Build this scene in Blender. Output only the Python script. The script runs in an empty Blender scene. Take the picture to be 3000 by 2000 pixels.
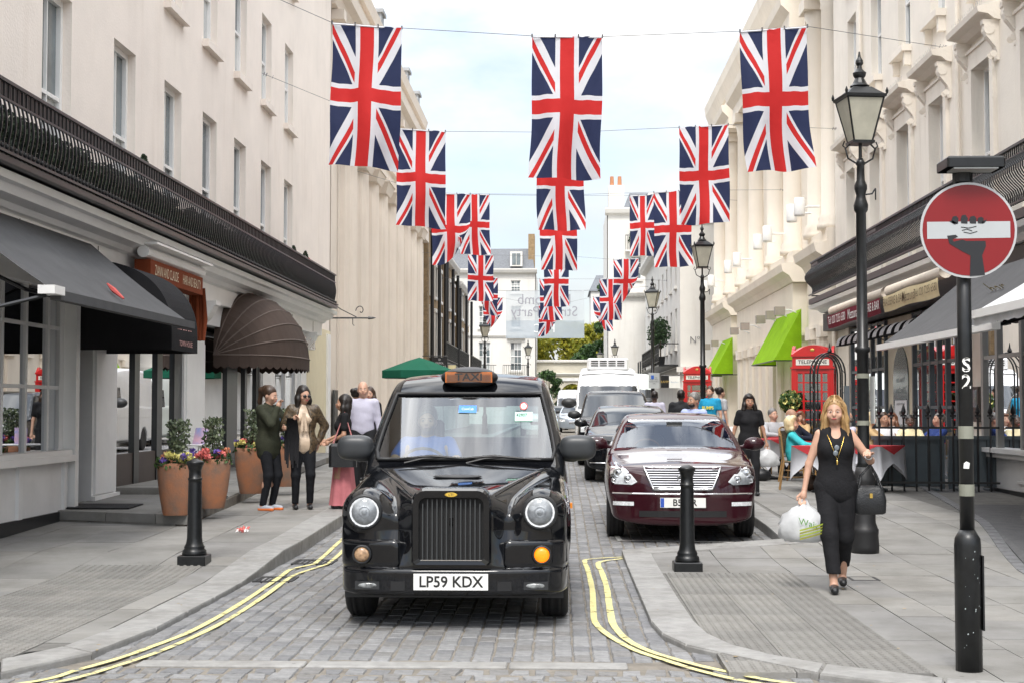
import bpy, bmesh, math, random
import numpy as np
from mathutils import Vector, Matrix
random.seed(7); NR=np.random.RandomState(11)
R=math.radians
SC=bpy.context.scene; COL=SC.collection
# ------------------------------------------------------------------ camera, sky, sun, exposure
cam=bpy.data.cameras.new('camera'); cam.lens=51.6; cam.sensor_width=36.0; cam.clip_start=.1; cam.clip_end=3000
co=bpy.data.objects.new('camera',cam); COL.objects.link(co)
co.location=(0,0,1.58); co.rotation_euler=(R(90+2.5965),0,R(1.8629)); SC.camera=co
SC.render.resolution_x=1024; SC.render.resolution_y=682
SC.view_settings.view_transform='Standard'; SC.view_settings.look='None'; SC.view_settings.exposure=0.88; SC.view_settings.gamma=1
SC.cycles.max_bounces=8; SC.cycles.diffuse_bounces=4; SC.cycles.glossy_bounces=4; SC.cycles.transmission_bounces=6; SC.cycles.transparent_max_bounces=12
SC.cycles.use_denoising=True; SC.cycles.caustics_reflective=False; SC.cycles.caustics_refractive=False
SUN_EL,SUN_AZ=54,185   # azimuth measured clockwise from +Y (the way the camera looks)
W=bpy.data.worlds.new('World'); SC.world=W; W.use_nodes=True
def _world():
    n=W.node_tree.nodes; l=W.node_tree.links; n.clear()
    out=n.new('ShaderNodeOutputWorld'); mix=n.new('ShaderNodeMixShader')
    sky=n.new('ShaderNodeTexSky'); sky.sky_type='NISHITA'; sky.sun_disc=False
    sky.sun_elevation=R(SUN_EL); sky.sun_rotation=R(SUN_AZ); sky.air_density=1.0; sky.dust_density=1.5; sky.ozone_density=1.0
    b1=n.new('ShaderNodeBackground'); b1.inputs[1].default_value=.12
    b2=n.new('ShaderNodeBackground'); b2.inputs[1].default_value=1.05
    tc=n.new('ShaderNodeTexCoord'); mp=n.new('ShaderNodeMapping'); mp.inputs['Scale'].default_value=(1.6,1.0,3.6); mp.inputs['Location'].default_value=(.15,.2,.62)
    nz=n.new('ShaderNodeTexNoise'); nz.inputs['Scale'].default_value=1.7; nz.inputs['Detail'].default_value=7; nz.inputs['Roughness'].default_value=.56
    rp=n.new('ShaderNodeValToRGB'); rp.color_ramp.elements[0].position=.37; rp.color_ramp.elements[1].position=.60
    rp.color_ramp.elements[0].color=(.10,.10,.10,1); rp.color_ramp.elements[1].color=(1,1,1,1)
    nz2=n.new('ShaderNodeTexNoise'); nz2.inputs['Scale'].default_value=3.3; nz2.inputs['Detail'].default_value=6
    rc=n.new('ShaderNodeValToRGB'); rc.color_ramp.elements[0].position=.3; rc.color_ramp.elements[1].position=.62
    rc.color_ramp.elements[0].color=(.84,.89,.95,1); rc.color_ramp.elements[1].color=(1.05,1.03,1.0,1)
    l.new(tc.outputs['Generated'],mp.inputs[0]); l.new(mp.outputs[0],nz.inputs['Vector']); l.new(mp.outputs[0],nz2.inputs['Vector'])
    l.new(nz.outputs['Fac'],rp.inputs[0]); l.new(nz2.outputs['Fac'],rc.inputs[0])
    sx=n.new('ShaderNodeSeparateXYZ'); ma=n.new('ShaderNodeMath'); ma.operation='MULTIPLY_ADD'; mm=n.new('ShaderNodeMath'); mm.operation='MAXIMUM'; mm.inputs[1].default_value=0   # cloud glow added towards the zenith to light the facades, steeper than CIE overcast
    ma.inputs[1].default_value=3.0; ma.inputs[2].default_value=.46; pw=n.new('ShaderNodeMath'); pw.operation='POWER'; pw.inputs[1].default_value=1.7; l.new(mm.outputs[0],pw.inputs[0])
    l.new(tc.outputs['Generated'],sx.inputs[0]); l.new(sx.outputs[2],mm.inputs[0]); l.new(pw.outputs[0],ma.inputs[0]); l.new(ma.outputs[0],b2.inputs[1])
    l.new(sky.outputs[0],b1.inputs[0]); l.new(rc.outputs[0],b2.inputs[0])
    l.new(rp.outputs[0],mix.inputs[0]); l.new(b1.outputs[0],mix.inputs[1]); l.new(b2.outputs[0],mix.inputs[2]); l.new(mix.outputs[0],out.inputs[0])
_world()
sl=bpy.data.lights.new('sun','SUN'); sl.energy=1.5; sl.angle=R(16); sl.color=(1.0,.96,.9)
so=bpy.data.objects.new('sun',sl); COL.objects.link(so)
_d=Vector((math.sin(R(SUN_AZ))*math.cos(R(SUN_EL)),math.cos(R(SUN_AZ))*math.cos(R(SUN_EL)),math.sin(R(SUN_EL))))
so.rotation_euler=_d.to_track_quat('Z','Y').to_euler(); so.location=(0,0,60)

# ------------------------------------------------------------------ materials
M={}
def mat(name,col=(.5,.5,.5),rough=.6,metal=0,var=.12,vs=3.0,bump=0,bs=60,spec=.5,coat=0,emit=None,es=1,col2=None,streak=0,trans=0,alpha=1,obj=True):
    if name in M: return M[name]
    m=bpy.data.materials.new(name); m.use_nodes=True; M[name]=m
    nt=m.node_tree; n=nt.nodes; l=nt.links; b=n['Principled BSDF']
    b.inputs['Roughness'].default_value=rough; b.inputs['Metallic'].default_value=metal
    b.inputs['Specular IOR Level'].default_value=spec
    if coat: b.inputs['Coat Weight'].default_value=coat; b.inputs['Coat Roughness'].default_value=.02
    if emit: b.inputs['Emission Color'].default_value=(*emit,1); b.inputs['Emission Strength'].default_value=es
    c=(*col,1); b.inputs['Base Color'].default_value=c
    if alpha<1: b.inputs['Alpha'].default_value=alpha
    tc=n.new('ShaderNodeTexCoord')
    if var>0 or col2 or streak:
        nz=n.new('ShaderNodeTexNoise'); nz.inputs['Scale'].default_value=vs; nz.inputs['Detail'].default_value=6; nz.inputs['Roughness'].default_value=.62
        src=tc.outputs['Object']
        if streak:
            mp=n.new('ShaderNodeMapping'); mp.inputs['Scale'].default_value=(1,1,streak); l.new(src,mp.inputs[0]); src=mp.outputs[0]
        l.new(src,nz.inputs['Vector'])
        rp=n.new('ShaderNodeValToRGB'); rp.color_ramp.elements[0].position=.32; rp.color_ramp.elements[1].position=.68
        d=col2 if col2 else tuple(max(0,x*(1-var)) for x in col)
        e=col if col2 else tuple(min(1,x*(1+var*.6)) for x in col)
        rp.color_ramp.elements[0].color=(*d,1); rp.color_ramp.elements[1].color=(*e,1)
        l.new(nz.outputs['Fac'],rp.inputs[0]); l.new(rp.outputs[0],b.inputs['Base Color'])
    if bump:
        n2=n.new('ShaderNodeTexNoise'); n2.inputs['Scale'].default_value=bs; n2.inputs['Detail'].default_value=5
        bp=n.new('ShaderNodeBump'); bp.inputs['Strength'].default_value=bump; bp.inputs['Distance'].default_value=.02
        l.new(tc.outputs['Object'],n2.inputs['Vector']); l.new(n2.outputs['Fac'],bp.inputs['Height']); l.new(bp.outputs[0],b.inputs['Normal'])
    if trans:   # thin cloth that lets light through
        tr=n.new('ShaderNodeBsdfTranslucent'); mx=n.new('ShaderNodeMixShader'); mx.inputs[0].default_value=trans
        out=n['Material Output']
        if b.inputs['Base Color'].links: l.new(b.inputs['Base Color'].links[0].from_socket,tr.inputs[0])
        else: tr.inputs[0].default_value=c
        l.new(b.outputs[0],mx.inputs[1]); l.new(tr.outputs[0],mx.inputs[2]); l.new(mx.outputs[0],out.inputs[0])
    return m
def stucco(name,c,dirt=(.62,.55,.47),amt=.35):
    m=mat(name,c,.86,var=.07,vs=.7,bump=.2,bs=28); n=m.node_tree.nodes; l=m.node_tree.links; b=n['Principled BSDF']; src=b.inputs['Base Color'].links[0].from_socket
    tc=n.new('ShaderNodeTexCoord'); mp=n.new('ShaderNodeMapping'); mp.inputs['Scale'].default_value=(1,1,.07); nz=n.new('ShaderNodeTexNoise'); nz.inputs['Scale'].default_value=3.4; nz.inputs['Detail'].default_value=8; nz.inputs['Roughness'].default_value=.7
    rp=n.new('ShaderNodeValToRGB'); rp.color_ramp.elements[0].position=.50; rp.color_ramp.elements[1].position=.78; rp.color_ramp.elements[0].color=(0,0,0,1); rp.color_ramp.elements[1].color=(amt,amt,amt,1)
    n3=n.new('ShaderNodeTexNoise'); n3.inputs['Scale'].default_value=.33; n3.inputs['Detail'].default_value=5; r3=n.new('ShaderNodeValToRGB'); r3.color_ramp.elements[0].position=.42; r3.color_ramp.elements[1].position=.62
    mu=n.new('ShaderNodeMath'); mu.operation='MULTIPLY'; mx=n.new('ShaderNodeMix'); mx.data_type='RGBA'; mx.inputs[7].default_value=(*[a*d for a,d in zip(c,dirt)],1)
    l.new(tc.outputs['Object'],mp.inputs[0]); l.new(mp.outputs[0],nz.inputs['Vector']); l.new(nz.outputs['Fac'],rp.inputs[0]); l.new(tc.outputs['Object'],n3.inputs['Vector']); l.new(n3.outputs['Fac'],r3.inputs[0]); l.new(rp.outputs[0],mu.inputs[0]); l.new(r3.outputs[0],mu.inputs[1])
    l.new(mu.outputs[0],mx.inputs[0]); l.new(src,mx.inputs[6]); l.new(mx.outputs[2],b.inputs['Base Color']); return m
def glass(name,tint=(.8,.86,.86),ior=1.5,refl=1.0,rough=.0):
    if name in M: return M[name]
    m=bpy.data.materials.new(name); m.use_nodes=True; M[name]=m
    n=m.node_tree.nodes; l=m.node_tree.links; n.clear()
    o=n.new('ShaderNodeOutputMaterial'); mx=n.new('ShaderNodeMixShader'); t=n.new('ShaderNodeBsdfTransparent'); g=n.new('ShaderNodeBsdfGlossy')
    fr=n.new('ShaderNodeFresnel'); fr.inputs[0].default_value=ior; g.inputs['Roughness'].default_value=rough
    ml=n.new('ShaderNodeMath'); ml.operation='MULTIPLY'; ml.inputs[1].default_value=refl; ml.use_clamp=True
    t.inputs[0].default_value=(*tint,1); g.inputs[0].default_value=(.95,.97,1,1)
    l.new(fr.outputs[0],ml.inputs[0]); l.new(ml.outputs[0],mx.inputs[0]); l.new(t.outputs[0],mx.inputs[1]); l.new(g.outputs[0],mx.inputs[2]); l.new(mx.outputs[0],o.inputs[0])
    return m

# ------------------------------------------------------------------ mesh building
class MB:
    def __init__(s,tf=None): s.v=[]; s.f=[]; s.m=[]; s.tf=tf
    def add(s,vs,fs,mi=0):
        b=len(s.v); s.v+=[tuple(s.tf(*p)) if s.tf else tuple(p) for p in vs]
        s.f+=[tuple(b+i for i in f) for f in fs]; s.m+=[mi]*len(fs); return s
    def box(s,x0,x1,y0,y1,z0,z1,mi=0):
        return s.add([(x0,y0,z0),(x1,y0,z0),(x1,y1,z0),(x0,y1,z0),(x0,y0,z1),(x1,y0,z1),(x1,y1,z1),(x0,y1,z1)],
            [(0,3,2,1),(4,5,6,7),(0,1,5,4),(1,2,6,5),(2,3,7,6),(3,0,4,7)],mi)
    def bbox(s,x0,x1,y0,y1,z0,z1,b=.01,mi=0):
        # box with chamfered vertical and top edges
        p=[(x0+b,y0),(x1-b,y0),(x1,y0+b),(x1,y1-b),(x1-b,y1),(x0+b,y1),(x0,y1-b),(x0,y0+b)]
        q=[(x0+b,y0+b),(x1-b,y0+b),(x1-b,y0+b),(x1-b,y1-b),(x1-b,y1-b),(x0+b,y1-b),(x0+b,y1-b),(x0+b,y0+b)]
        vs=[(a,c,z0) for a,c in p]+[(a,c,z1-b) for a,c in p]+[(a,c,z1) for a,c in [(x0+b,y0+b),(x1-b,y0+b),(x1-b,y1-b),(x0+b,y1-b)]]
        fs=[(i,(i+1)%8,8+(i+1)%8,8+i) for i in range(8)]+[(8,9,17,16),(9,10,17),(10,11,18,17),(11,12,18),(12,13,19,18),(13,14,19),(14,15,16,19),(15,8,16),(16,17,18,19)]
        return s.add(vs,fs,mi)
    def quad(s,a,b,c,d,mi=0): return s.add([a,b,c,d],[(0,1,2,3)],mi)
    def poly(s,pts,mi=0): return s.add(pts,[tuple(range(len(pts)))],mi)
    def prism(s,bot,top,mi=0):
        n=len(bot); return s.add(list(bot)+list(top),[(i,(i+1)%n,n+(i+1)%n,n+i) for i in range(n)]+[tuple(range(n-1,-1,-1)),tuple(range(n,2*n))],mi)
    def extr(s,pts,y0,y1,mi=0):   # profile in x-z extruded along y
        return s.prism([(p[0],y0,p[1]) for p in pts],[(p[0],y1,p[1]) for p in pts],mi)
    def lathe(s,prof,n=16,cx=0,cy=0,mi=0,z0=0,cap=True,sq=None):
        vs=[];fs=[]
        for r,z in prof:
            for k in range(n):
                a=2*math.pi*k/n; vs.append((cx+r*math.cos(a),cy+r*math.sin(a),z0+z))
        for j in range(len(prof)-1):
            for k in range(n): fs.append((j*n+k,j*n+(k+1)%n,(j+1)*n+(k+1)%n,(j+1)*n+k))
        if cap: fs+=[tuple(range(n-1,-1,-1)),tuple((len(prof)-1)*n+k for k in range(n))]
        return s.add(vs,fs,mi)
    def tube(s,pts,r,n=6,mi=0,cap=True):
        P=[Vector(p) for p in pts]; vs=[];fs=[]; up=None
        for i,p in enumerate(P):
            d=(P[min(i+1,len(P)-1)]-P[max(i-1,0)])
            if d.length<1e-9: d=Vector((0,0,1))
            d.normalize()
            if up is None: up=Vector((0,0,1)) if abs(d.z)<.9 else Vector((1,0,0))
            a=d.cross(up)
            if a.length<1e-6: a=d.cross(Vector((1,.3,0)))
            a.normalize(); b=a.cross(d); up=b
            rr=r[i] if isinstance(r,(list,tuple)) else r
            for k in range(n):
                t=2*math.pi*k/n; q=p+a*math.cos(t)*rr+b*math.sin(t)*rr; vs.append(tuple(q))
        for i in range(len(P)-1):
            for k in range(n): fs.append((i*n+k,i*n+(k+1)%n,(i+1)*n+(k+1)%n,(i+1)*n+k))
        if cap: fs+=[tuple(range(n)),tuple((len(P)-1)*n+k for k in range(n-1,-1,-1))]
        return s.add(vs,fs,mi)
    def ell(s,c,r,nu=12,nv=8,mi=0):
        vs=[];fs=[]
        for j in range(nv+1):
            p=math.pi*j/nv
            for i in range(nu):
                t=2*math.pi*i/nu; vs.append((c[0]+r[0]*math.sin(p)*math.cos(t),c[1]+r[1]*math.sin(p)*math.sin(t),c[2]+r[2]*math.cos(p)))
        for j in range(nv):
            for i in range(nu): fs.append((j*nu+i,(j+1)*nu+i,(j+1)*nu+(i+1)%nu,j*nu+(i+1)%nu))
        return s.add(vs,fs,mi)
    def grid(s,fn,nu,nv,mi=0):
        vs=[fn(i/nu,j/nv) for j in range(nv+1) for i in range(nu+1)]
        fs=[(j*(nu+1)+i,j*(nu+1)+i+1,(j+1)*(nu+1)+i+1,(j+1)*(nu+1)+i) for j in range(nv) for i in range(nu)]
        return s.add(vs,fs,mi)
    def text(s,string,size,place,bold=0,mi=0,align='CENTER',sx=1,depth=0):
        # lettering: place(u,w) maps text plane coordinates to a point
        vs,fs=text_mesh(string,size,align,bold)
        return s.add([place(x*sx,y) for x,y in vs],fs,mi)
    def data(s,name,mats,smooth=False):
        me=bpy.data.meshes.new(name); me.from_pydata(s.v,[],s.f)
        for m in (mats if isinstance(mats,(list,tuple)) else [mats]): me.materials.append(m)
        if any(s.m): me.polygons.foreach_set('material_index',s.m)
        if smooth: me.polygons.foreach_set('use_smooth',[True]*len(me.polygons))
        me.update(); return me
    def build(s,name,mats,parent=None,smooth=False):
        return obj(name,s.data(name,mats,smooth),parent)
_txt={}
def text_mesh(string,size,align='CENTER',bold=0):
    k=(string,align,bold)
    if k not in _txt:
        cu=bpy.data.curves.new('t','FONT'); cu.body=string; cu.align_x=align; cu.align_y='CENTER'; cu.size=1; cu.offset=bold; cu.resolution_u=3
        o=bpy.data.objects.new('t',cu); COL.objects.link(o); bpy.context.view_layer.update()
        dg=bpy.context.evaluated_depsgraph_get(); me=o.evaluated_get(dg).to_mesh()
        _txt[k]=([(v.co.x,v.co.y) for v in me.vertices],[tuple(p.vertices) for p in me.polygons])
        o.evaluated_get(dg).to_mesh_clear(); bpy.data.objects.remove(o); bpy.data.curves.remove(cu)
    vs,fs=_txt[k]; return [(x*size,y*size) for x,y in vs],fs
def obj(name,me,parent=None):
    o=bpy.data.objects.new(name,me); COL.objects.link(o)
    if parent is not None:
        o.parent=parent; o.matrix_parent_inverse=Matrix.Translation(-parent.location)
    return o
def thing(name,label,cat,loc=(0,0,0),group=None):
    o=bpy.data.objects.new(name,None); COL.objects.link(o); o.location=loc; o.empty_display_size=.2
    return tag(o,label,cat,group)
def tag(o,label=None,cat=None,group=None,kind=None):
    if label: o['label']=label
    if cat: o['category']=cat
    if group: o['group']=group
    if kind: o['kind']=kind
    return o
def copy_tree(o,parent=None):
    c=o.copy(); COL.objects.link(c); c.parent=parent
    if parent is not None: c.matrix_parent_inverse=o.matrix_parent_inverse.copy()
    for ch in [x for x in KIDS(o)]: copy_tree(ch,c)
    return c
def KIDS(o): return list(o.children)
def smoothmesh(me,ang=None):
    me.polygons.foreach_set('use_smooth',[True]*len(me.polygons))
def sstep(a,b,x):
    t=min(1,max(0,(x-a)/(b-a))); return t*t*(3-2*t)
# ------------------------------------------------------------------ implicit surfaces (surface nets)
def surfnet(F,o,h):
    ins=F<0; nx,ny,nz=F.shape
    cs=[(i,j,k) for i in (0,1) for j in (0,1) for k in (0,1)]
    cnt=sum(ins[i:nx-1+i,j:ny-1+j,k:nz-1+k].astype(np.int8) for i,j,k in cs)
    I,J,K=np.nonzero((cnt>0)&(cnt<8)); n=len(I)
    if n==0: return np.zeros((0,3)),[]
    idx=-np.ones((nx-1,ny-1,nz-1),np.int64); idx[I,J,K]=np.arange(n)
    val={c:F[I+c[0],J+c[1],K+c[2]] for c in cs}
    acc=np.zeros((n,3)); w=np.zeros(n)
    for c in cs:
        for ax in range(3):
            if c[ax]: continue
            d=list(c); d[ax]=1; d=tuple(d); a,b=val[c],val[d]; m=(a<0)!=(b<0)
            t=np.where(m,a/np.where(m,a-b,1),0); p=np.tile(np.array(c,float),(n,1)); p[:,ax]+=t
            acc+=p*m[:,None]; w+=m
    V=np.array(o)+(np.stack([I,J,K],1)+acc/w[:,None])*h
    Q=[]
    for ax in range(3):
        s=[slice(1,nx-1),slice(1,ny-1),slice(1,nz-1)]; s[ax]=slice(0,F.shape[ax]-1)
        s2=list(s); s2[ax]=slice(1,F.shape[ax])
        a=ins[tuple(s)]; b=ins[tuple(s2)]; m=np.nonzero(a!=b)
        p=[m[q]+(0 if q==ax else 1) for q in range(3)]; u,v=[(1,2),(2,0),(0,1)][ax]
        def g(du,dv):
            q=[x.copy() for x in p]; q[u]=q[u]-du; q[v]=q[v]-dv; return idx[q[0],q[1],q[2]]
        f=np.stack([g(1,1),g(0,1),g(0,0),g(1,0)],1); fl=~a[m]; f[fl]=f[fl][:,::-1]; Q.append(f)
    Q=np.concatenate(Q); Q=Q[(Q>=0).all(1)]
    return V,Q
def npmesh(name,V,Q,mats,smooth=True,mi=None,normals=None):
    me=bpy.data.meshes.new(name); me.vertices.add(len(V)); me.vertices.foreach_set('co',np.asarray(V,np.float32).ravel())
    Q=np.asarray(Q,np.int32); k=Q.shape[1]; me.loops.add(Q.size); me.loops.foreach_set('vertex_index',Q.ravel()); me.polygons.add(len(Q))
    me.polygons.foreach_set('loop_start',np.arange(len(Q),dtype=np.int32)*k)
    for m in (mats if isinstance(mats,(list,tuple)) else [mats]): me.materials.append(m)
    if mi is not None: me.polygons.foreach_set('material_index',np.asarray(mi,np.int32))
    me.update(calc_edges=True); me.validate()
    me.polygons.foreach_set('use_smooth',[smooth]*len(me.polygons))
    if normals is not None and len(normals)==len(me.vertices): me.normals_split_custom_set_from_vertices([tuple(x) for x in normals])
    return me
def implicit(name,f,lo,hi,h,mats,proj=2,mif=None,mirror=False):
    lo=np.array(lo,float); hi=np.array(hi,float); n=np.maximum(4,np.ceil((hi-lo)/h).astype(int)+1)
    ax=[(lo[i]+np.arange(n[i])*h).astype(np.float32) for i in range(3)]
    X,Y,Z=np.meshgrid(*ax,indexing='ij',sparse=True)
    F=np.broadcast_to(f(X,Y,Z),tuple(n)).astype(np.float32)
    V,Q=surfnet(F,lo,h)
    def grad(V):
        e=h*.4; G=np.zeros_like(V)
        for a in range(3):
            d=np.zeros(3); d[a]=e; p=V+d; q=V-d; G[:,a]=(f(p[:,0],p[:,1],p[:,2])-f(q[:,0],q[:,1],q[:,2]))/(2*e)
        return G
    for _ in range(proj):
        G=grad(V); fv=f(V[:,0],V[:,1],V[:,2]); g2=(G*G).sum(1)+1e-6
        st=np.clip(fv/g2,-2*h,2*h)[:,None]*G; ln=np.linalg.norm(st,axis=1,keepdims=True)+1e-9; st*=np.minimum(1,h*.5/ln); V=V-st
    G=grad(V); N=G/(np.linalg.norm(G,axis=1,keepdims=True)+1e-9)
    mi=None
    if mif is not None:
        C=V[Q].mean(1); mi=mif(C[:,0],C[:,1],C[:,2])
    return npmesh(name,V,Q,mats,True,mi,N if proj else None)
def smin(a,b,k): h=np.clip(.5+.5*(b-a)/k,0,1); return b+(a-b)*h-k*h*(1-h)
def smax(a,b,k): return -smin(-a,-b,k)
# ------------------------------------------------------------------ ground, road, kerbs, pavements
stone=[mat('sett_%d'%i,c,.62,var=.28,vs=14,bump=.5,bs=90,spec=.35) for i,c in enumerate([(.212,.213,.215),(.172,.174,.18),(.248,.248,.25),(.19,.186,.182)])]
slabm=[mat('slab_%d'%i,c,.78,var=.16,vs=1.7,bump=.25,bs=70,spec=.3) for i,c in enumerate([(.242,.237,.224),(.22,.215,.204),(.26,.253,.238),(.232,.228,.221)])]
kerbm=mat('granite_kerb',(.29,.286,.277),.7,var=.2,vs=9,bump=.3,bs=120)
joint=mat('joint_dirt',(.20,.18,.152),.95,var=.35,vs=6,bump=.5,bs=80)
bedm=mat('paving_mortar',(.15,.145,.135),.95,var=.3,vs=7)
tarm=mat('tarmac',(.115,.115,.118),.9,var=.2,vs=5,bump=.5,bs=150)
def G(y): return .26*(1-math.exp(-(y-16)/10.)) if y>16 else 0.   # the street climbs a little
for _m in slabm+[kerbm]:   # gum spots and stains with a shape of their own
    _n=_m.node_tree.nodes; _l=_m.node_tree.links; _b=_n['Principled BSDF']; _src=_b.inputs['Base Color'].links[0].from_socket
    _t=_n.new('ShaderNodeTexCoord'); _v=_n.new('ShaderNodeTexVoronoi'); _v.inputs['Scale'].default_value=4.5; _r=_n.new('ShaderNodeValToRGB'); _r.color_ramp.elements[0].position=.045; _r.color_ramp.elements[1].position=.075; _r.color_ramp.elements[0].color=(.62,.62,.62,1); _r.color_ramp.elements[1].color=(1,1,1,1)
    _z=_n.new('ShaderNodeTexNoise'); _z.inputs['Scale'].default_value=1.1; _z.inputs['Detail'].default_value=9; _z.inputs['Roughness'].default_value=.7; _q=_n.new('ShaderNodeValToRGB'); _q.color_ramp.elements[0].position=.36; _q.color_ramp.elements[1].position=.56; _q.color_ramp.elements[0].color=(.78,.77,.75,1); _q.color_ramp.elements[1].color=(1,1,1,1)
    _x=_n.new('ShaderNodeMix'); _x.data_type='RGBA'; _x.blend_type='MULTIPLY'; _x.inputs[0].default_value=1; _y=_n.new('ShaderNodeMix'); _y.data_type='RGBA'; _y.blend_type='MULTIPLY'; _y.inputs[0].default_value=1
    _l.new(_t.outputs['Object'],_v.inputs['Vector']); _l.new(_v.outputs['Distance'],_r.inputs[0]); _l.new(_t.outputs['Object'],_z.inputs['Vector']); _l.new(_z.outputs['Fac'],_q.inputs[0]); _l.new(_src,_x.inputs[6]); _l.new(_r.outputs[0],_x.inputs[7]); _l.new(_x.outputs[2],_y.inputs[6]); _l.new(_q.outputs[0],_y.inputs[7]); _l.new(_y.outputs[2],_b.inputs['Base Color'])
def zL(y): return .03+.10*sstep(13.0,15.2,y)+G(y)
def zR(y): return .03+.08*sstep(14.5,18,y)+G(y)
g=MB(); g.quad((-900,-300,-.06),(900,-300,-.06),(900,1500,-.06),(-900,1500,-.06)); tag(g.build('ground',tarm),kind='structure')
rd=MB(); rd.quad((-30,-8,-.009),(30,-8,-.009),(30,9.0,-.009),(-30,9.0,-.009)); _ys=[9,16]+[16+1.5*k for k in range(1,20)]+[50,60,75,90,160]
for _a,_b in zip(_ys[:-1],_ys[1:]): rd.quad((-3.2,_a,G(_a)-.009),(3.2,_a,G(_a)-.009),(3.2,_b,G(_b)-.009),(-3.2,_b,G(_b)-.009))
rd.quad((-60,112,.245),(60,112,.245),(60,117,.245),(-60,117,.245))
road=tag(rd.build('road',joint),kind='structure')
def settgeo(x,y,w,l,rot,dz,rough=1.0):
    j=lambda a: random.uniform(-a,a)*rough
    c,s=math.cos(rot),math.sin(rot); P=[(-w/2+j(.007),-l/2+j(.009)),(w/2+j(.007),-l/2+j(.009)),(w/2+j(.007),l/2+j(.009)),(-w/2+j(.007),l/2+j(.009))]
    tx,ty=j(.02),j(.02); out=[]
    for k,(f,z) in enumerate([(1.0,-.03),(1.0,-.010*rough-.001),(.86,0)]):
        for px,py in P:
            a,b=px*(f if f==1 else 1-.016/w),py*(f if f==1 else 1-.02/l)
            out.append((x+a*c-b*s,y+a*s+b*c,z+dz+(a*tx+b*ty if k else 0)))
    return out
SF=[(0,1,5,4),(1,2,6,5),(2,3,7,6),(3,0,4,7),(4,5,9,8),(5,6,10,9),(6,7,11,10),(7,4,8,11),(8,9,10,11)]
setts=[]
x=-3.6; ci=0
while x<2.75:   # courses that run along the street
    w=random.uniform(.108,.122); y=9.24+random.uniform(0,.1)
    if y<9.2: y=9.2
    while y<62:
        l=random.uniform(.165,.225)
        inr=(-2.86<x<.70) or (y<10.7 and -3.6<x<1.9) or (y>15.3+ (x-.66)*.45 and x<2.6)
        if inr and not (x<-2.2 and False):
            setts.append((x+w/2+.05*math.sin(y*.23)*0,y+l/2,w+.002,l-.007,random.uniform(-.025,.025),random.uniform(-.004,.004)+G(y),.8))
        y+=l
    x+=w+.014; ci+=1
yy=8.98
for r in range(9):     # rounder cobbles of the cross street
    l=random.uniform(.15,.19); xx=-6.2+random.uniform(0,.1)
    while xx<5.5:
        w=random.uniform(.10,.145)
        setts.append((xx+w/2,yy-l/2+random.uniform(-.01,.01),w-.006,l-.016,random.uniform(-.09,.09),random.uniform(-.008,.004),1.9)); xx+=w+.012
    yy-=l+.008
for (xx,yr) in ((-2.95,9.2),(-3.1,9.05),(-3.05,9.2)): pass
def vis(s): # how near a sett is to the camera and in frame
    u=abs(s[0]+.033*s[1])/s[1]
    return (s[1] if (u<.345 and s[1]>8.35) else 99)+(50 if (abs(s[0]+.785)<.95 and 10.4<s[1]<15.2) else 0)
setts.sort(key=vis)
for i,s in enumerate(setts[:290]):
    b=MB(); b.add([(a-s[0],c-s[1],z) for a,c,z in settgeo(*s)],SF); o=b.build('sett',stone[random.choice((0,0,1,2,3))],road); o.location=(s[0],s[1],0)
b=MB()
for s in setts[290:]: b.add(settgeo(*s),SF,random.choice((0,0,1,1,2,3)))
tag(b.build('setts',stone,road),kind='stuff')
# flush granite strip where the two streets meet
x=-2.62
for l in (1.05,1.25,.95,.6):
    b=MB(); b.bbox(x+.006,min(x+l,.42)-.006,9.02,9.2,-.03,.006,.008); b.build('threshold_stone',kerbm,road); x+=l
    if x>.4: break
# pavements: joint bed sheets and slabs
def strip(name,outer,inner,zf,m,dz=0):
    b=MB(); n=len(outer)
    for i in range(n-1):
        b.quad((outer[i][0],outer[i][1],zf(outer[i][1])+dz),(inner[i][0],inner[i][1],zf(inner[i][1])+dz),(inner[i+1][0],inner[i+1][1],zf(inner[i+1][1])+dz),(outer[i+1][0],outer[i+1][1],zf(outer[i+1][1])+dz))
    return b.build(name,m)
def dens(p,step=.5):
    out=[]
    for a,c in zip(p[:-1],p[1:]):
        n=max(1,int(math.dist(a,c)/step)); out+=[(a[0]+(c[0]-a[0])*k/n,a[1]+(c[1]-a[1])*k/n) for k in range(n)]
    return out+[p[-1]]
ysL=[8.6+.25*k for k in range(40)]+[18.6+2*k for k in range(52)]
pvL=tag(strip('pavement_left',[(-7.2,y) for y in ysL],[(-3.0 if y>9.9 else -3.0-.9*(9.9-y)**1.3,y) for y in ysL],zL,bedm,-.007),kind='structure')
ysR=[8.4+.25*k for k in range(44)]+[19.4+2*k for k in range(52)]
def rin(y): return .9 if y<15.9 and y>10.5 else (.9+1.05*(10.5-y)**1.4 if y<=10.5 else (.9+(y-15.9)*2.05 if y<16.7 else 2.6))
pvR=tag(strip('pavement_right',[(rin(y),y) for y in ysR],[(9.5,y) for y in ysR],zR,bedm,-.007),kind='structure')
def slab(x0,x1,y0,y1,zf,parent,name='slab',h=.06,gap=.004,stuff=None):
    dz=random.uniform(-.002,.002); c=[(x0+gap,y0+gap),(x1-gap,y0+gap),(x1-gap,y1-gap),(x0+gap,y1-gap)]
    top=[(a,d,zf(d)+dz) for a,d in c]; bot=[(a,d,zf(d)-h) for a,d in c]
    if stuff is not None: stuff.prism(bot,top,random.randrange(4)); return
    b=MB(); b.prism(bot,top); return b.build(name,random.choice(slabm),parent)
stepf=lambda y:-4.62-(y-18)*.042
sl=[]
rows=[-3.12,-3.86,-4.6,-5.3,-5.9,-6.55]
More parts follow.
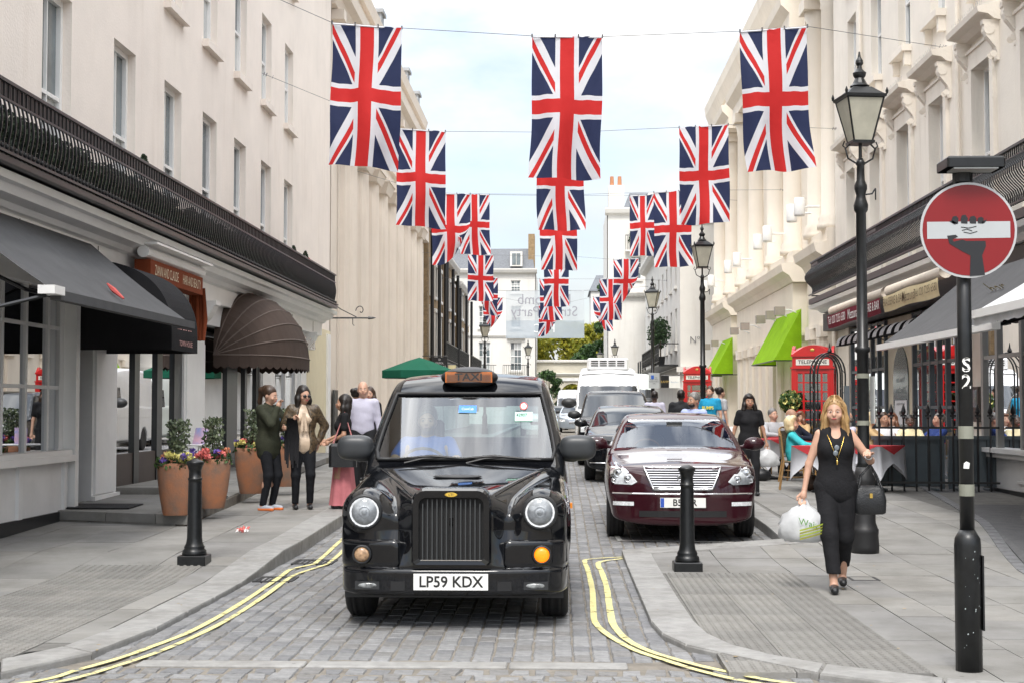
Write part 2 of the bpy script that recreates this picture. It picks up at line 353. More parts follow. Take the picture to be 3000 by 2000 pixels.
for a,b_ in zip(rows[1:],rows[:-1]):
    y=7.9+random.uniform(0,.4)
    while y<70:
        l=random.uniform(.6,1.15); y1=y+l
        if a>-4.65 and y1<14.05 : y=y1; continue
        if a>-4.65 and y<14.05: y=14.05; y1=max(y1,y+.5)
        if y>18.4 and b_<-4.7 and y<36: y=y1; continue
        sl.append((a,b_,y,y1,zL,pvL)); y=y1
rows=[.96,1.6,2.18,2.52,2.87,3.5,4.15,4.75,5.3]+[5.95,6.6,7.3]
for k,(a,b_) in enumerate(zip(rows[:-1],rows[1:])):
    y=8.3+random.uniform(0,.3)
    while y<70:
        l=random.uniform(.65,1.25); y1=y+l
        if b_<2.2 and y<13.95:
            y=13.95; y1=14.6
        if y>15.3 and b_<2.2 and (y1-15.7)*2.1>a-.6: y=y1+99; continue
        if a<2.55 and y>16.2: break
        if a>5.2 and 13<y<27: y=y1; continue
        sl.append((a,b_,y,y1,zR,pvR)); y=y1
for side in (pvL,pvR):
    L=sorted([s for s in sl if s[5] is side],key=lambda s:s[2]); 
    for s in L[:220]: slab(*s)
    b=MB()
    for s in L[220:]: slab(*s,stuff=b)
    if b.v: tag(b.build('slabs',slabm,side),kind='stuff')
# tactile paving with blisters
def tact_data(m):
    b=MB(); b.box(.003,.397,.003,.397,-.05,0)
    for i in range(6):
        for j in range(6):
            cx,cy=.0333+i*.0667,.0333+j*.0667; n=7; vs=[(cx+.0165*math.cos(2*math.pi*k/n),cy+.0165*math.sin(2*math.pi*k/n),0.0005) for k in range(n)]+[(cx+.0115*math.cos(2*math.pi*k/n),cy+.0115*math.sin(2*math.pi*k/n),.0085) for k in range(n)]
            b.add(vs,[(k,(k+1)%n,n+(k+1)%n,n+k) for k in range(n)]+[tuple(range(n,2*n))])
    return b.data('tactile_slab',m)
tds=[tact_data(m) for m in slabm[:3]]
for (x0,nx,y0,ny,zf,par) in ((-4.62,4,8.45,14,zL,pvL),(.99,3,8.75,13,zR,pvR)):
    if par is pvL: x0=-4.62; 
    for i in range(nx):
        for j in range(ny):
            X,Y=x0+i*.4-(.2 if par is pvL else 0)*0,y0+j*.4
            if par is pvL and X>-3.5: continue
            o=obj('tactile_slab',random.choice(tds),par); o.location=(X,Y,zf(Y)+.001); o.rotation_euler=(math.atan((zf(Y+.4)-zf(Y))/.4),0,0)
for (x0,x1,par,zf,ya) in ((-3.42,-3.17,pvL,zL,9.7),(2.19,2.2,pvR,zR,9)):
    y=ya
    while y<14: 
        if x1-x0>.05: slab(x0,x1,y,min(y+.8,14.02),zf,par)
        y+=.8
# kerb stones
KO=[(-9,7.5),(-5.5,7.62),(-4,8.05),(-3.27,8.55),(-2.96,9.27),(-2.84,10.33),(-2.82,12),(-2.82,14.0),(-2.8,20),(-2.8,25),(-2.8,30),(-2.8,40),(-2.8,60),(-2.8,112)]
KI=[(-9,7.9),(-5.5,8.0),(-4.1,8.45),(-3.44,9.0),(-3.22,9.5),(-3.14,10.33),(-3.14,12),(-3.16,14.0),(-3.16,20),(-3.16,25),(-3.16,30),(-3.16,40),(-3.16,60),(-3.16,112)]
RO=[(9,7.3),(6,7.45),(3.2,7.8),(2.1,8.2),(1.51,8.7),(1.01,9.4),(.82,9.71),(.70,10.19),(.66,10.78),(.66,12),(.66,14.5),(.66,15.86)]
RI=[(9,7.65),(6,7.85),(3.2,8.2),(2.2,8.55),(1.6,9.0),(1.32,9.34),(1.12,9.72),(1.01,10.2),(.97,10.8),(.96,12),(.96,14.5),(.96,15.62)]
EO=[(.665,15.87),(2.5,16.72)]; EI=[(.97,15.6),(2.7,16.42)]
BO=[(2.5,16.75),(2.5,20),(2.5,25),(2.5,30),(2.5,40),(2.5,110)]; BI=[(2.8,16.6),(2.8,20),(2.8,25),(2.8,30),(2.8,40),(2.8,110)]
kl=tag(bpy.data.objects.new('kerb_left',None),kind='structure'); COL.objects.link(kl)
kr=tag(bpy.data.objects.new('kerb_right',None),kind='structure'); COL.objects.link(kr)
def kerb(KO,KI,zf,par,step=.95,maxy=60):
    A=[];B=[]
    for i in range(len(KO)-1):
        n=max(1,round(math.dist(KO[i],KO[i+1])/step)); n=min(n,70)
        for k in range(n):
            t=k/n; A.append(tuple(KO[i][q]+(KO[i+1][q]-KO[i][q])*t for q in (0,1))); B.append(tuple(KI[i][q]+(KI[i+1][q]-KI[i][q])*t for q in (0,1)))
    A.append(KO[-1]);B.append(KI[-1])
    for i in range(len(A)-1):
        a,b,c,d=[Vector(p) for p in (A[i],B[i],B[i+1],A[i+1])]
        u=(d-a).normalized()*.004; w=(c-b).normalized()*.004; a=a+u;d=d-u;b=b+w;c=c-w
        m=MB(); P=[a,b,c,d]; ce=(a+b+c+d)/4
        Q=[p+(ce-p).normalized()*.012 for p in P]
        bot=[(p.x,p.y,-.12+G(p.y)) for p in P]; mid=[(p.x,p.y,zf(p.y)-.003) for p in P]; top=[(p.x,p.y,zf(p.y)+.011) for p in Q]
        m.add(bot+mid+top,[(0,1,5,4),(1,2,6,5),(2,3,7,6),(3,0,4,7),(4,5,9,8),(5,6,10,9),(6,7,11,10),(7,4,8,11),(8,9,10,11)])
        m.build('kerb_stone',kerbm,par)
kerb(KO,KI,zL,kl); kerb(RO,RI,zR,kr); kerb(EO,EI,zR,kr,.9); kerb(BO,BI,zR,kr)
# paint
def paint(name,c):
    m=mat(name,c,.7,var=.12,vs=8); nt=m.node_tree; n=nt.nodes; l=nt.links
    b=n['Principled BSDF']; o=n['Material Output']; t=n.new('ShaderNodeBsdfTransparent'); mx=n.new('ShaderNodeMixShader')
    nz=n.new('ShaderNodeTexNoise'); nz.inputs['Scale'].default_value=5; nz.inputs['Detail'].default_value=9; nz.inputs['Roughness'].default_value=.75
    rp=n.new('ShaderNodeValToRGB'); rp.color_ramp.elements[0].position=.375; rp.color_ramp.elements[1].position=.45
    tc=n.new('ShaderNodeTexCoord'); l.new(tc.outputs['Object'],nz.inputs['Vector']); l.new(nz.outputs['Fac'],rp.inputs[0])
    l.new(rp.outputs[0],mx.inputs[0]); l.new(t.outputs[0],mx.inputs[1]); l.new(b.outputs[0],mx.inputs[2]); l.new(mx.outputs[0],o.inputs[0]); return m
yel=paint('yellow_paint',(.66,.60,.27)); whi=paint('white_paint',(.75,.75,.72))
def ribbon(name,pts,w,m,z=.0085,par=road):
    P=[Vector((p[0],p[1],0)) for p in smoothpts(pts)]; b=MB(); L=[]
    for i,p in enumerate(P):
        d=(P[min(i+1,len(P)-1)]-P[max(i-1,0)]).normalized(); s=Vector((-d.y,d.x,0))*w/2*random.uniform(.9,1.1); L.append((p+s,p-s))
    for i in range(len(L)-1):
        q_=[L[i][0],L[i+1][0],L[i+1][1],L[i][1]]; b.quad(*[(v.x,v.y,z+G(v.y)) for v in q_])
    return b.build(name,m,par)
def smoothpts(p,n=5):
    out=[]; p=[Vector(q) for q in p]
    for i in range(len(p)-1):
        a,b,c,d=p[max(i-1,0)],p[i],p[i+1],p[min(i+2,len(p)-1)]
        for k in range(n):
            t=k/n; out.append(.5*((2*b)+(c-a)*t+(2*a-5*b+4*c-d)*t*t+(3*b-a-3*c+d)*t**3))
    return out+[p[-1]]
ribbon('yellow_line',[(-2.58,60),(-2.58,40),(-2.57,30),(-2.57,24),(-2.57,20),(-2.56,17),(-2.5,15.2),(-2.5,14.85),(-2.63,14.4),(-2.62,13.8),(-2.58,12),(-2.6,10.5),(-2.7,9.7),(-2.78,9.26),(-2.91,8.82),(-3.02,8.47),(-3.5,8.0)],.048,yel)
ribbon('yellow_line',[(-2.43,60),(-2.43,40),(-2.42,30),(-2.42,24),(-2.42,20),(-2.41,17),(-2.36,15.2),(-2.36,14.85),(-2.5,14.0),(-2.51,13.4),(-2.48,12.3),(-2.48,10.85),(-2.57,9.71),(-2.69,9.07),(-2.87,8.48),(-3.2,8.05)],.044,yel)
ribbon('yellow_line',[(.66,15.52),(.42,15.2),(.385,14.8),(.40,14.3),(.41,13.06),(.39,11.57),(.39,10.77),(.46,10.08),(.59,9.61),(.78,9.23),(.96,8.95),(1.26,8.59),(1.7,8.3)],.052,yel)
ribbon('yellow_line',[(.66,15.68),(.3,15.45),(.255,15.1),(.27,14.45),(.28,12.89),(.26,11.57),(.26,10.88),(.34,10.28),(.48,9.7),(.64,9.33),(.85,8.91),(1.09,8.58),(1.5,8.25)],.048,yel)
ribbon('bay_line',[(.70,17.3),(1.3,17.22),(2.1,17.12)],.06,whi); ribbon('bay_line',[(.70,17.27),(.68,17.9)],.06,whi)
for y in (22.4,29,35.5): ribbon('bay_line',[(.55,y),(.85,y)],.07,whi)
# drain gratings and dark forecourt
iron=mat('cast_iron_drain',(.05,.05,.052),.6,.6,var=.3,vs=20)
def grate(par,cx,cy,z,w,l):
    b=MB(); b.box(cx-w/2,cx+w/2,cy-l/2,cy-l/2+.03,z-.02,z); b.box(cx-w/2,cx+w/2,cy+l/2-.03,cy+l/2,z-.02,z); b.box(cx-w/2,cx-w/2+.03,cy-l/2+.03,cy+l/2-.03,z-.02,z); b.box(cx+w/2-.03,cx+w/2,cy-l/2+.03,cy+l/2-.03,z-.02,z)
    n=int(w/.045)
    for k in range(1,n): b.box(cx-w/2+k*w/n-.01,cx-w/2+k*w/n+.01,cy-l/2+.03,cy+l/2-.03,z-.02,z-.003)
    b.build('drain_grating',iron,par)
grate(road,-2.52,15.1,.01,.42,.42); grate(road,-2.62,13.55,.01,.36,.4); grate(pvR,2.76,13.56,zR(13.5)+.003,.26,.3)
b=MB(); P=[(5.32,18.5),(4.5,14.3),(4.2,12),(9.4,12),(9.4,27),(6.4,27)]
b.prism([(x,y,-.05) for x,y in P],[(x,y,zR(y)+.004) for x,y in P]); tag(b.build('forecourt',tarm),kind='structure')
x0=(4.2,12.); pts=[(4.2,12),(4.5,14.3),(5.32,18.5),(6.4,27)]
for a,c in zip(pts[:-1],pts[1:]):
    n=int(math.dist(a,c)/.3)
    for k in range(n):
        p=Vector(a).lerp(Vector(c),k/n); q=Vector(a).lerp(Vector(c),(k+.93)/n); s=Vector((-(q-p).y,(q-p).x)).normalized()*.12
        b=MB(); b.prism([(v.x,v.y,-.02) for v in (p,q,q+s,p+s)],[(v.x,v.y,zR(v.y)+.009) for v in (p,q,q+s,p+s)]); b.build('edging_sett',stone[1],pvR)
# ------------------------------------------------------------------ building helpers
def FL(X0): return lambda n,s,t:(X0+n,s,t)        # facade that looks to +x
def FR(X0): return lambda n,s,t:(X0-n,s,t)        # facade that looks to -x
def FF(Y0,X0=0): return lambda n,s,t:(X0+s,Y0-n,t)  # facade that looks to the camera
stuL=stucco('stucco_pink_cream',(.87,.79,.715))
stuL2=stucco('stucco_buff',(.76,.68,.59))
stuR=stucco('stucco_cream',(.84,.78,.69),amt=.4)
stuR2=stucco('stucco_ivory',(.82,.75,.645),amt=.4)
stuW=stucco('stucco_white',(.70,.68,.635),amt=.5)
whp=mat('white_gloss_paint',(.86,.855,.84),.4,var=.05,vs=2)
gyp=mat('grey_white_paint',(.80,.80,.80),.45,var=.07,vs=2)
blk=mat('black_gloss_paint',(.012,.013,.015),.28,var=.3,vs=6)
blki=mat('black_iron',(.014,.015,.017),.32,.1,var=.3,vs=15)
crm=mat('cream_paint',(.74,.66,.46),.6,var=.05)
dark=mat('dark_interior',(.03,.027,.024),.9,var=.3)
brown=mat('brown_interior',(.16,.10,.065),.9,var=.4,vs=2)
wgl=mat('window_glass',(.16,.19,.20),.06,var=.5,vs=.7,spec=1.0)
wgl2=mat('window_glass_blind',(.50,.52,.51),.1,var=.1,vs=1,spec=.9)
shopg=glass('shop_glass',(.55,.58,.58),1.5,4.0)
gwood=mat('blue_grey_paint',(.10,.125,.14),.45,var=.12,vs=5)
slate=mat('slate_roof',(.13,.14,.155),.6,var=.3,vs=7,streak=3)
brick=mat('stock_brick',(.30,.21,.115),.9,var=.35,vs=5)
def wall(tf,s0,s1,t0,t1,ops,parent,m,name='wall',n=0,rev=.22):
    S=sorted({s0,s1,*[v for o in ops for v in o[:2] if s0<v<s1]}); T=sorted({t0,t1,*[v for o in ops for v in o[2:4] if t0<v<t1]}); b=MB(tf)
    for a,c in zip(S[:-1],S[1:]):
        run=None
        for d,e in zip(T[:-1],T[1:]):
            hit=any(o[0]<(a+c)/2<o[1] and o[2]<(d+e)/2<o[3] for o in ops)
            if not hit: b.quad((n,a,d),(n,c,d),(n,c,e),(n,a,e))
    for o in ops:
        a,c,d,e=o[:4]; q=n-rev
        b.quad((n,a,d),(q,a,d),(q,a,e),(n,a,e)); b.quad((n,c,d),(q,c,d),(q,c,e),(n,c,e)); b.quad((n,a,e),(q,a,e),(q,c,e),(n,c,e)); b.quad((n,a,d),(q,a,d),(q,c,d),(n,c,d))
    return b.build(name,m,parent)
def window(tf,a,c,d,e,parent,n=-.2,cols=2,rows=2,fm=None,gm=None,sill=True,arch=False,fw=.055,depth=.07,sm=None,sproj=.12,sash=True):
    fm=fm or whp; gm=gm or wgl; b=MB(tf)
    b.box(n,n+depth,a,a+fw,d,e); b.box(n,n+depth,c-fw,c,d,e); b.box(n,n+depth,a+fw,c-fw,e-fw,e); b.box(n,n+depth,a+fw,c-fw,d,d+fw*1.3)
    ws=(c-a-2*fw)/cols; hs=(e-d-2.3*fw)/rows; t0=d+1.3*fw; bw=.028
    for i in range(1,cols): b.box(n+.012,n+depth*.8,a+fw+i*ws-bw/2,a+fw+i*ws+bw/2,d+1.3*fw,e-fw)
    for j in range(1,rows):
        w2=.05 if (sash and j==rows//2) else bw
        for i in range(cols): b.box(n+.012,n+depth*(.9 if w2>.04 else .8),a+fw+i*ws+(bw/2 if i else 0),a+fw+(i+1)*ws-(bw/2 if i<cols-1 else 0),t0+j*hs-w2/2,t0+j*hs+w2/2)
    w=b.build('window',fm,parent)
    for i in range(cols):
        for j in range(rows):
            g=MB(tf); g.box(n+.004,n+.01,a+fw+i*ws,a+fw+(i+1)*ws,t0+j*hs,t0+(j+1)*hs); g.build('pane',gm if not isinstance(gm,list) else random.choice(gm),w)
    if sill:
        g=MB(tf); g.box(n+.02,sproj,a-.09,c+.09,d-.14,d-.003); g.build('sill',sm or fm,w)
    return w
def console(tf,s,w,t0,t1,d,parent,m,name='console'):
    pts=[(0,t1),(d,t1),(d,t1-.07)]
    for k in range(7):
        u=k/6; pts.append((d*(.92-.72*u**.8)+.05*math.sin(u*6.3),t1-.09-(t1-t0-.12)*u))
    pts+=[(.05,t0),(0,t0)]
    b=MB(tf); b.extr([(p[0],p[1]) for p in pts],s-w/2,s+w/2)
    for q in (s-w/2-.012,s+w/2+.0):
        for (cn,ct,r) in ((d*.62,t1-.16,.09),(.1,t0+.1,.055)):
            n=10; ring=[(cn+r*math.cos(2*math.pi*k/n),ct+r*math.sin(2*math.pi*k/n)) for k in range(n)]; b.extr(ring,q,q+.012)
    return b.build(name,m,parent)
def cornice(tf,s0,s1,prof,parent,m,name='cornice'):
    b=MB(tf); b.extr(prof,s0,s1); return b.build(name,m,parent)
def leafmesh(n,fn,size,mats,name,parent=None,flat=.6):
    V=[];F=[];MI=[]
    for i in range(n):
        p=Vector(fn()); a=Vector((random.gauss(0,1),random.gauss(0,1),random.gauss(0,1)*flat)).normalized(); b_=a.orthogonal().normalized(); b_.rotate(Matrix.Rotation(random.uniform(0,6.28),3,a)); c=a.cross(b_)
        s=size*random.uniform(.6,1.25); k=len(V)
        V+=[tuple(p-b_*s*.5),tuple(p+c*s*.32+a*s*.08),tuple(p+b_*s*.55),tuple(p-c*s*.32+a*s*.08)]; F.append((k,k+1,k+2,k+3)); MI.append(random.randrange(len(mats)))
    me=bpy.data.meshes.new(name); me.from_pydata(V,[],F)
    for m in mats: me.materials.append(m)
    me.polygons.foreach_set('material_index',MI); me.update(); return obj(name,me,parent)
leafD=[mat('leaf_dark_%d'%i,c,.6,var=.3,vs=4,trans=.25) for i,c in enumerate([(.028,.06,.02),(.04,.085,.028),(.02,.045,.018)])]
leafB=[mat('box_leaf_%d'%i,c,.65,var=.3,vs=5) for i,c in enumerate([(.022,.042,.02),(.03,.058,.026),(.012,.026,.012)])]

# ------------------------------------------------------------------ left terrace with balcony and shops
TL=FL(-6.4)
bL=thing('terrace_house','long cream stucco terrace with black iron balcony over shops, left side','building',(-6.4,22,0))
wy=[12.6,15.2,17.8,20.7,23.4,25.95,28.5,31.1,33.75]
ops=[(y,y+1.08,4.25,6.9) for y in wy]+[(y,y+1.05,8.2,10.1) for y in wy]+[(y,y+1.05,11.5,13.2) for y in wy[3:]]
wall(TL,4,40.6,3.7,14.2,ops,bL,stuL)
for i,o in enumerate(ops):
    if o[0]<15: continue
    window(TL,*o,bL,n=-.19,fw=.085,cols=2 if i<9 else 2,rows=2,gm=[wgl,wgl2] if i>9 else [wgl,wgl,wgl2],sill=o[2]>8,sm=stuL)
b=MB(TL); b.box(-7,0,4,40.6,13.9,14.05); b.box(-7,-6.9,4,40.6,0,13.9); b.box(-6.9,0,40.55,40.6,0,13.9); b.box(-6.9,-.3,4,4.1,0,13.9); b.box(-6.9,-.3,4.1,40.5,4.0,4.05); b.build('core',stuL,bL)
cornice(TL,4,40.9,[(0,13.6),(.3,13.7),(.55,13.95),(.55,14.2),(0,14.25)],bL,stuL2,'parapet_cornice')
cornice(TL,4,37.2,[(0,3.42),(.34,3.42),(.34,3.72),(.42,3.74),(.46,3.80),(.60,3.84),(.64,3.93),(.72,3.94),(.74,4.02),(0,4.04)],bL,whp,'shop_cornice')
cornice(TL,4,37.0,[(.0,3.05),(.2,3.05),(.2,3.418),(0,3.418)],bL,gyp,'fascia')
b=MB(TL)
for k in range(12): b.box(.345,.352,5+k*2.8,5+k*2.8+.01,3.45,3.7)
b.build('fascia_joint',dark,bL)
# end pier of buff paint and end of the ground floor
b=MB(TL); b.box(-.3,.02,36.3,40.6,.05,3.7); b.build('end_pier',crm,bL)
b=MB(TL); b.box(.021,.08,36.1,36.45,.1,3.4); b.build('end_pilaster',whp,bL); b=MB(TL); b.box(.021,.07,39.9,40.4,.1,3.6); b.build('end_pilaster',whp,bL)
# balcony: bellied cast-iron railing
bal=MB(TL); bal.box(0.02,.86,6,36.4,4.045,4.11); bal=bal.build('balcony',blki,bL)
def rail(name,n,t,w,h,s0,s1,tf=TL,par=bal,m=blki): b=MB(tf); b.box(n-w/2,n+w/2,s0,s1,t-h/2,t+h/2); return b.build(name,m,par)
rail('handrail',.80,4.88,.06,.035,6,36.4); rail('rail',.80,4.70,.03,.025,6,36.4); rail('rail',.86,4.14,.05,.03,6,36.4); rail('rail',.83,4.05,.04,.02,6,36.4)
for q in (36.38,):
    for t in (4.88,4.70,4.14):
        b=MB(TL); b.box(0,.8,q-.02,q+.02,t-.015,t+.015); b.build('rail',blki,bal)
def belly(tf,s,mirror=1,amp=.035):
    b=MB(tf); pts=[]
    for k in range(9):
        u=k/8; t=4.14+.56*u; n=.80+amp*math.sin(min(1,(1-u)*1.25)*math.pi)*(1 if u<.95 else 1)+(.0 if u>.3 else .0)
        pts.append((n,t))
    for (n0,t0),(n1,t1) in zip(pts[:-1],pts[1:]):
        b.prism([(n0-.010,s-.009,t0),(n0+.010,s-.009,t0),(n0+.010,s+.009,t0),(n0-.010,s+.009,t0)],[(n1-.010,s-.009,t1),(n1+.010,s-.009,t1),(n1+.010,s+.009,t1),(n1-.010,s+.009,t1)])
    b.box(.785,.815,s-.010,s+.010,4.71,4.86); b.box(.795,.805,s+.055,s+.075,4.72,4.87); b.ell((.82+amp*.6,s,4.2),(.022,.03,.03),6,4)
    return b
s=12.0
base=belly(TL,0).data('baluster',blki)
while s<36.35:
    o=obj('baluster',base,bal); o.location=(o.location[0],s,0); s+=.125
b=MB(TL); s=12.
while s<36.35: b.box(.825,.845,s,s+.05,4.06,4.13); s+=.125
tag(b.build('bottom_frieze',blki,bal),kind='stuff')
k=0
for (a,c) in ((12.2,16.4),(16.6,17.7),(18.2,21.8),(22.4,25.6),(25.9,30.2),(30.6,33.0),(33.2,36.1)):
    t=thing('hedge_trough',['low clipped hedge in a trough behind the left balcony railing, nearest','short hedge trough behind left balcony railing, second from near end','hedge trough behind left balcony railing, third from near end','hedge trough behind left balcony railing, middle of the row','hedge trough behind left balcony railing, third from far end','hedge trough behind left balcony railing, second from far end','hedge trough at the far end of the left balcony'][k],'hedge',(-5.9,a,4.11),'hedge troughs on the balcony'); k+=1
    b=MB(); b.box(-6.05,-5.72,a,c,4.112,4.32); b.build('trough',blk,t)
    leafmesh(int((c-a)*1100),lambda:(random.uniform(-6.03,-5.70),random.uniform(a,c),4.3+random.random()**.8*.36+random.uniform(0,.02)),.07,leafB,'foliage',t)
for i,(y,h,lb) in enumerate(((20.35,.42,'small dark conifer poking above the left balcony rail, nearest the camera'),(26.9,.3,'small conifer above left balcony rail, second from camera'),(32.0,.42,'slim conical conifer above left balcony rail, third from camera'),(33.5,.46,'slim conical conifer above left balcony rail, beside the red flower'),(35.6,.3,'tiny conifer at the far end of the left balcony'))):
    t=thing('topiary',lb,'shrub',(-5.85,y,4.6),'conifers on the balcony'); 
    b=MB(); b.tube([(-5.85,y,4.45),(-5.85,y,4.8)],.02); b.build('trunk',mat('bark',(.07,.05,.035),.9,var=.3,vs=9),t)
    def fn(y=y,h=h):
        u=random.random(); r=.14*(1-u)**.8+.01; a=random.uniform(0,6.28); return (-5.85+r*math.cos(a),y+r*math.sin(a),4.72+u*h)
    leafmesh(380,fn,.05,leafB,'foliage',t)
redp=mat('red_petal',(.62,.02,.02),.6,var=.2,vs=20)
t=thing('geranium','single red geranium bloom above the left balcony rail','flower',(-5.7,33.0,4.6)); b=MB(); b.tube([(-5.7,33,4.5),(-5.7,33,4.86)],.006); b.build('stem',leafB[1],t)
leafmesh(60,lambda:(-5.7+random.gauss(0,.03),33+random.gauss(0,.03),4.9+random.gauss(0,.03)),.05,[redp],'bloom',t)
# pilasters and consoles between the shops
for (a,c) in ((19.62,20.7),(24.45,25.85),(30.75,32.2),(35.3,36.1)):
    b=MB(TL); b.box(-.3,.10,a,c,.26,3.05); b.box(.10,.13,a+.08,c-.08,.42,2.7); b.build('pilaster',gyp if a<20 else whp,bL)
    b=MB(TL); b.box(.102,.16,a-.02,c+.02,.26,.40); b.build('pilaster_base',whp,bL)
    console(TL,(a+c)/2,.34,2.72,3.42,.5,bL,whp)
# bay window of the first shop
b=MB(TL); b.box(-.25,.16,6,18.35,.30,.92); b.box(.16,.185,6,16.2,.44,.50); b.box(.16,.185,6,16.2,.74,.79); b.box(.16,.2,16.7,16.82,.3,.92); b.box(.16,.2,18.25,18.35,.3,.92); b.build('stall_riser',gyp,bL)
b=MB(TL); b.box(-.25,.19,6,18.37,.02,.30); b.build('plinth',blk,bL)
b=MB(TL); b.box(-.25,.30,6,18.45,.92,1.0); b.box(-.25,.24,6,18.42,1.0,1.06); b.build('shop_sill',whp,bL)
b=MB(TL); b.box(-.2,.26,18.46,18.60,.14,3.05); b.box(-.2,.2,18.62,18.68,.14,3.05); b.build('corner_post',whp,bL)
b=MB(TL); b.box(0,.12,18.69,18.78,.2,2.9); b.build('door_post',blk,bL)
w=MB(TL)
for q in (8.6,9.4,10.2,11,11.8,12.6,13.4,14.15,14.9,15.65,16.4,17.15,17.9): w.box(.03,.10,q-.035,q+.035,1.06,3.05)
w.box(.03,.10,18.3,18.46,1.06,3.05)
for t in (1.84,2.58): w.box(.04,.09,6,18.3,t-.022,t+.022)
w=w.build('shop_window',gyp,bL)
cols_=[8.6,9.4,10.2,11,11.8,12.6,13.4,14.15,14.9,15.65,16.4,17.15,17.9,18.3]
for i in range(4,len(cols_)-1):
    for j,t in enumerate((1.06,1.84,2.58)):
        g=MB(TL); g.box(.06,.066,cols_[i]+.035,cols_[i+1]-.035,t+(.022 if j else 0),(1.84,2.58,3.05)[j]-.022); g.build('pane',shopg,w)
# rooms behind the shop glass
def room(s0,s1,m,d=2.2,t1=3.05,t0=.2):
    b=MB(TL); b.box(-d-.05,-d,s0,s1,t0,t1); b.box(-d,-.01,s0,s0+.03,t0,t1); b.box(-d,-.01,s1-.03,s1,t0,t1); b.box(-d,-.02,s0+.03,s1-.03,t0,t0+.03); b.box(-d,-.02,s0+.03,s1-.03,t1-.03,t1); b.build('shop_interior',m,bL)
room(6.1,18.3,brown,2.4); room(20.7,24.45,dark,1.6); room(25.85,30.75,dark,1.6); room(32.2,35.3,mat('pale_interior',(.55,.62,.58),.8,var=.2),.9)
# recessed grey panel and door between first and second shop
b=MB(TL); b.box(-1.2,-1.1,18.6,19.62,.26,3.05); b.build('door',blk,bL)
b=MB(TL); b.box(-1.1,-1.06,18.75,19.5,.4,1.2); b.build('door_panel',dark,bL)
def front(s0,s1,posts,riser,fm,gm,parent,t0=.3,t1=2.95,n=-.02):
    b=MB(TL); 
    for p in posts: b.box(n,n+.08,p[0],p[1],t0,t1)
    b.box(n,n+.08,s0,s1,t1-.08,t1); b.box(n,n+.1,s0,s1,t0,t0+.1); f=b.build('shop_front',fm,parent)
    ed=sorted([s0,*[v for p in posts for v in p],s1]); 
    for a,c in zip(ed[::2],ed[1::2]):
        if c-a<.05: continue
        g=MB(TL); g.box(n+.03,n+.036,a,c,t0+riser,t1-.08); g.build('pane',gm,f)
        if riser>.15: g=MB(TL); g.box(n+.02,n+.06,a,c,t0+.1,t0+riser); g.build('riser_panel',mat('dark_brown_panel',(.06,.045,.04),.5,var=.2),f)
    return f
f=front(20.7,24.45,[(20.7,20.78),(21.72,21.98),(22.95,23.25),(23.98,24.45)],.62,blk,shopg,bL)
b=MB(TL)
for k in range(7): b.box(-.16,-.10,22.05+k*.12,22.05+k*.12+.07,.45,2.85)
b.build('vertical_blind',whp,bL)
f=front(25.85,30.75,[(25.85,25.95),(27.8,28.7),(29.4,29.6),(30.5,30.75)],.35,blk,shopg,bL)
f=front(32.2,35.3,[(32.2,32.5),(33.7,33.8),(35.0,35.3)],.6,whp,shopg,bL)
# raised stone step in front of the doors
P=[(-6.42,18.2),(-4.50,17.58),(-4.55,20),(-4.65,22),(-4.8,24),(-5.0,27),(-5.2,32),(-5.3,36.2),(-6.42,36.2),(-6.42,32),(-6.42,27),(-6.42,24),(-6.42,22),(-6.42,20)]
b=MB(); b.prism([(x,y,.02) for x,y in P],[(x,y,.252+G(y)) for x,y in P]); stp=tag(b.build('step',joint),kind='structure')
def edge(y): return -4.47-(y-17.55)*.05
ys=[17.58,18.4,19.1,20.3,21.2,22.4,23.5,24.6,25.8,27,28.3,29.6,31,32.4,34,36.1]
for a,c in zip(ys[:-1],ys[1:]):
    for (p,q) in ((0,.42),(.42,1.1),(1.1,1.78)):
        y0=lambda x:a if a>17.7 else 17.56+(edge(17.56)-x)*.33
        x0,x1=edge(a)-p,edge(a)-min(q,6.4+edge(a)); x2,x3=edge(c)-min(q,6.4+edge(c)),edge(c)-p
        if x0<=x1: continue
        g_=.004; pts=[(x0-g_-(0 if p else .0)+(.015 if p==0 else 0),y0(x0)+g_-(.02 if a<17.7 else 0)),(x1+g_,y0(x1)+g_-(.02 if a<17.7 else 0)),(x2+g_,c-g_),(x3-g_+(.015 if p==0 else 0),c-g_)]
        b=MB(); b.prism([(x,y,.15+G(y)) for x,y in pts],[(x,y,.262+G(y)+random.uniform(-.001,.001)) for x,y in pts]); b.build('slab',random.choice(slabm),stp)
x=-6.4
for w_ in (.62,.5,.66):
    b=MB(); y0=18.19-(x+6.4)*.33; y1=y0-w_*.33; b.prism([(x+.005,y0-.025,.02),(x+w_-.005,y1-.025,.02),(x+w_-.005,y1+.06,.02),(x+.005,y0+.06,.02)],[(x+.005,y0-.025,.185),(x+w_-.005,y1-.025,.185),(x+w_-.005,y1+.06,.185),(x+.005,y0+.06,.185)]); b.build('riser_stone',slabm[1],stp); x+=w_
b=MB(); b.bbox(-6.36,-5.62,20.75,23.2,.3,.37+.09,.01); b.build('door_step',slabm[2],stp)
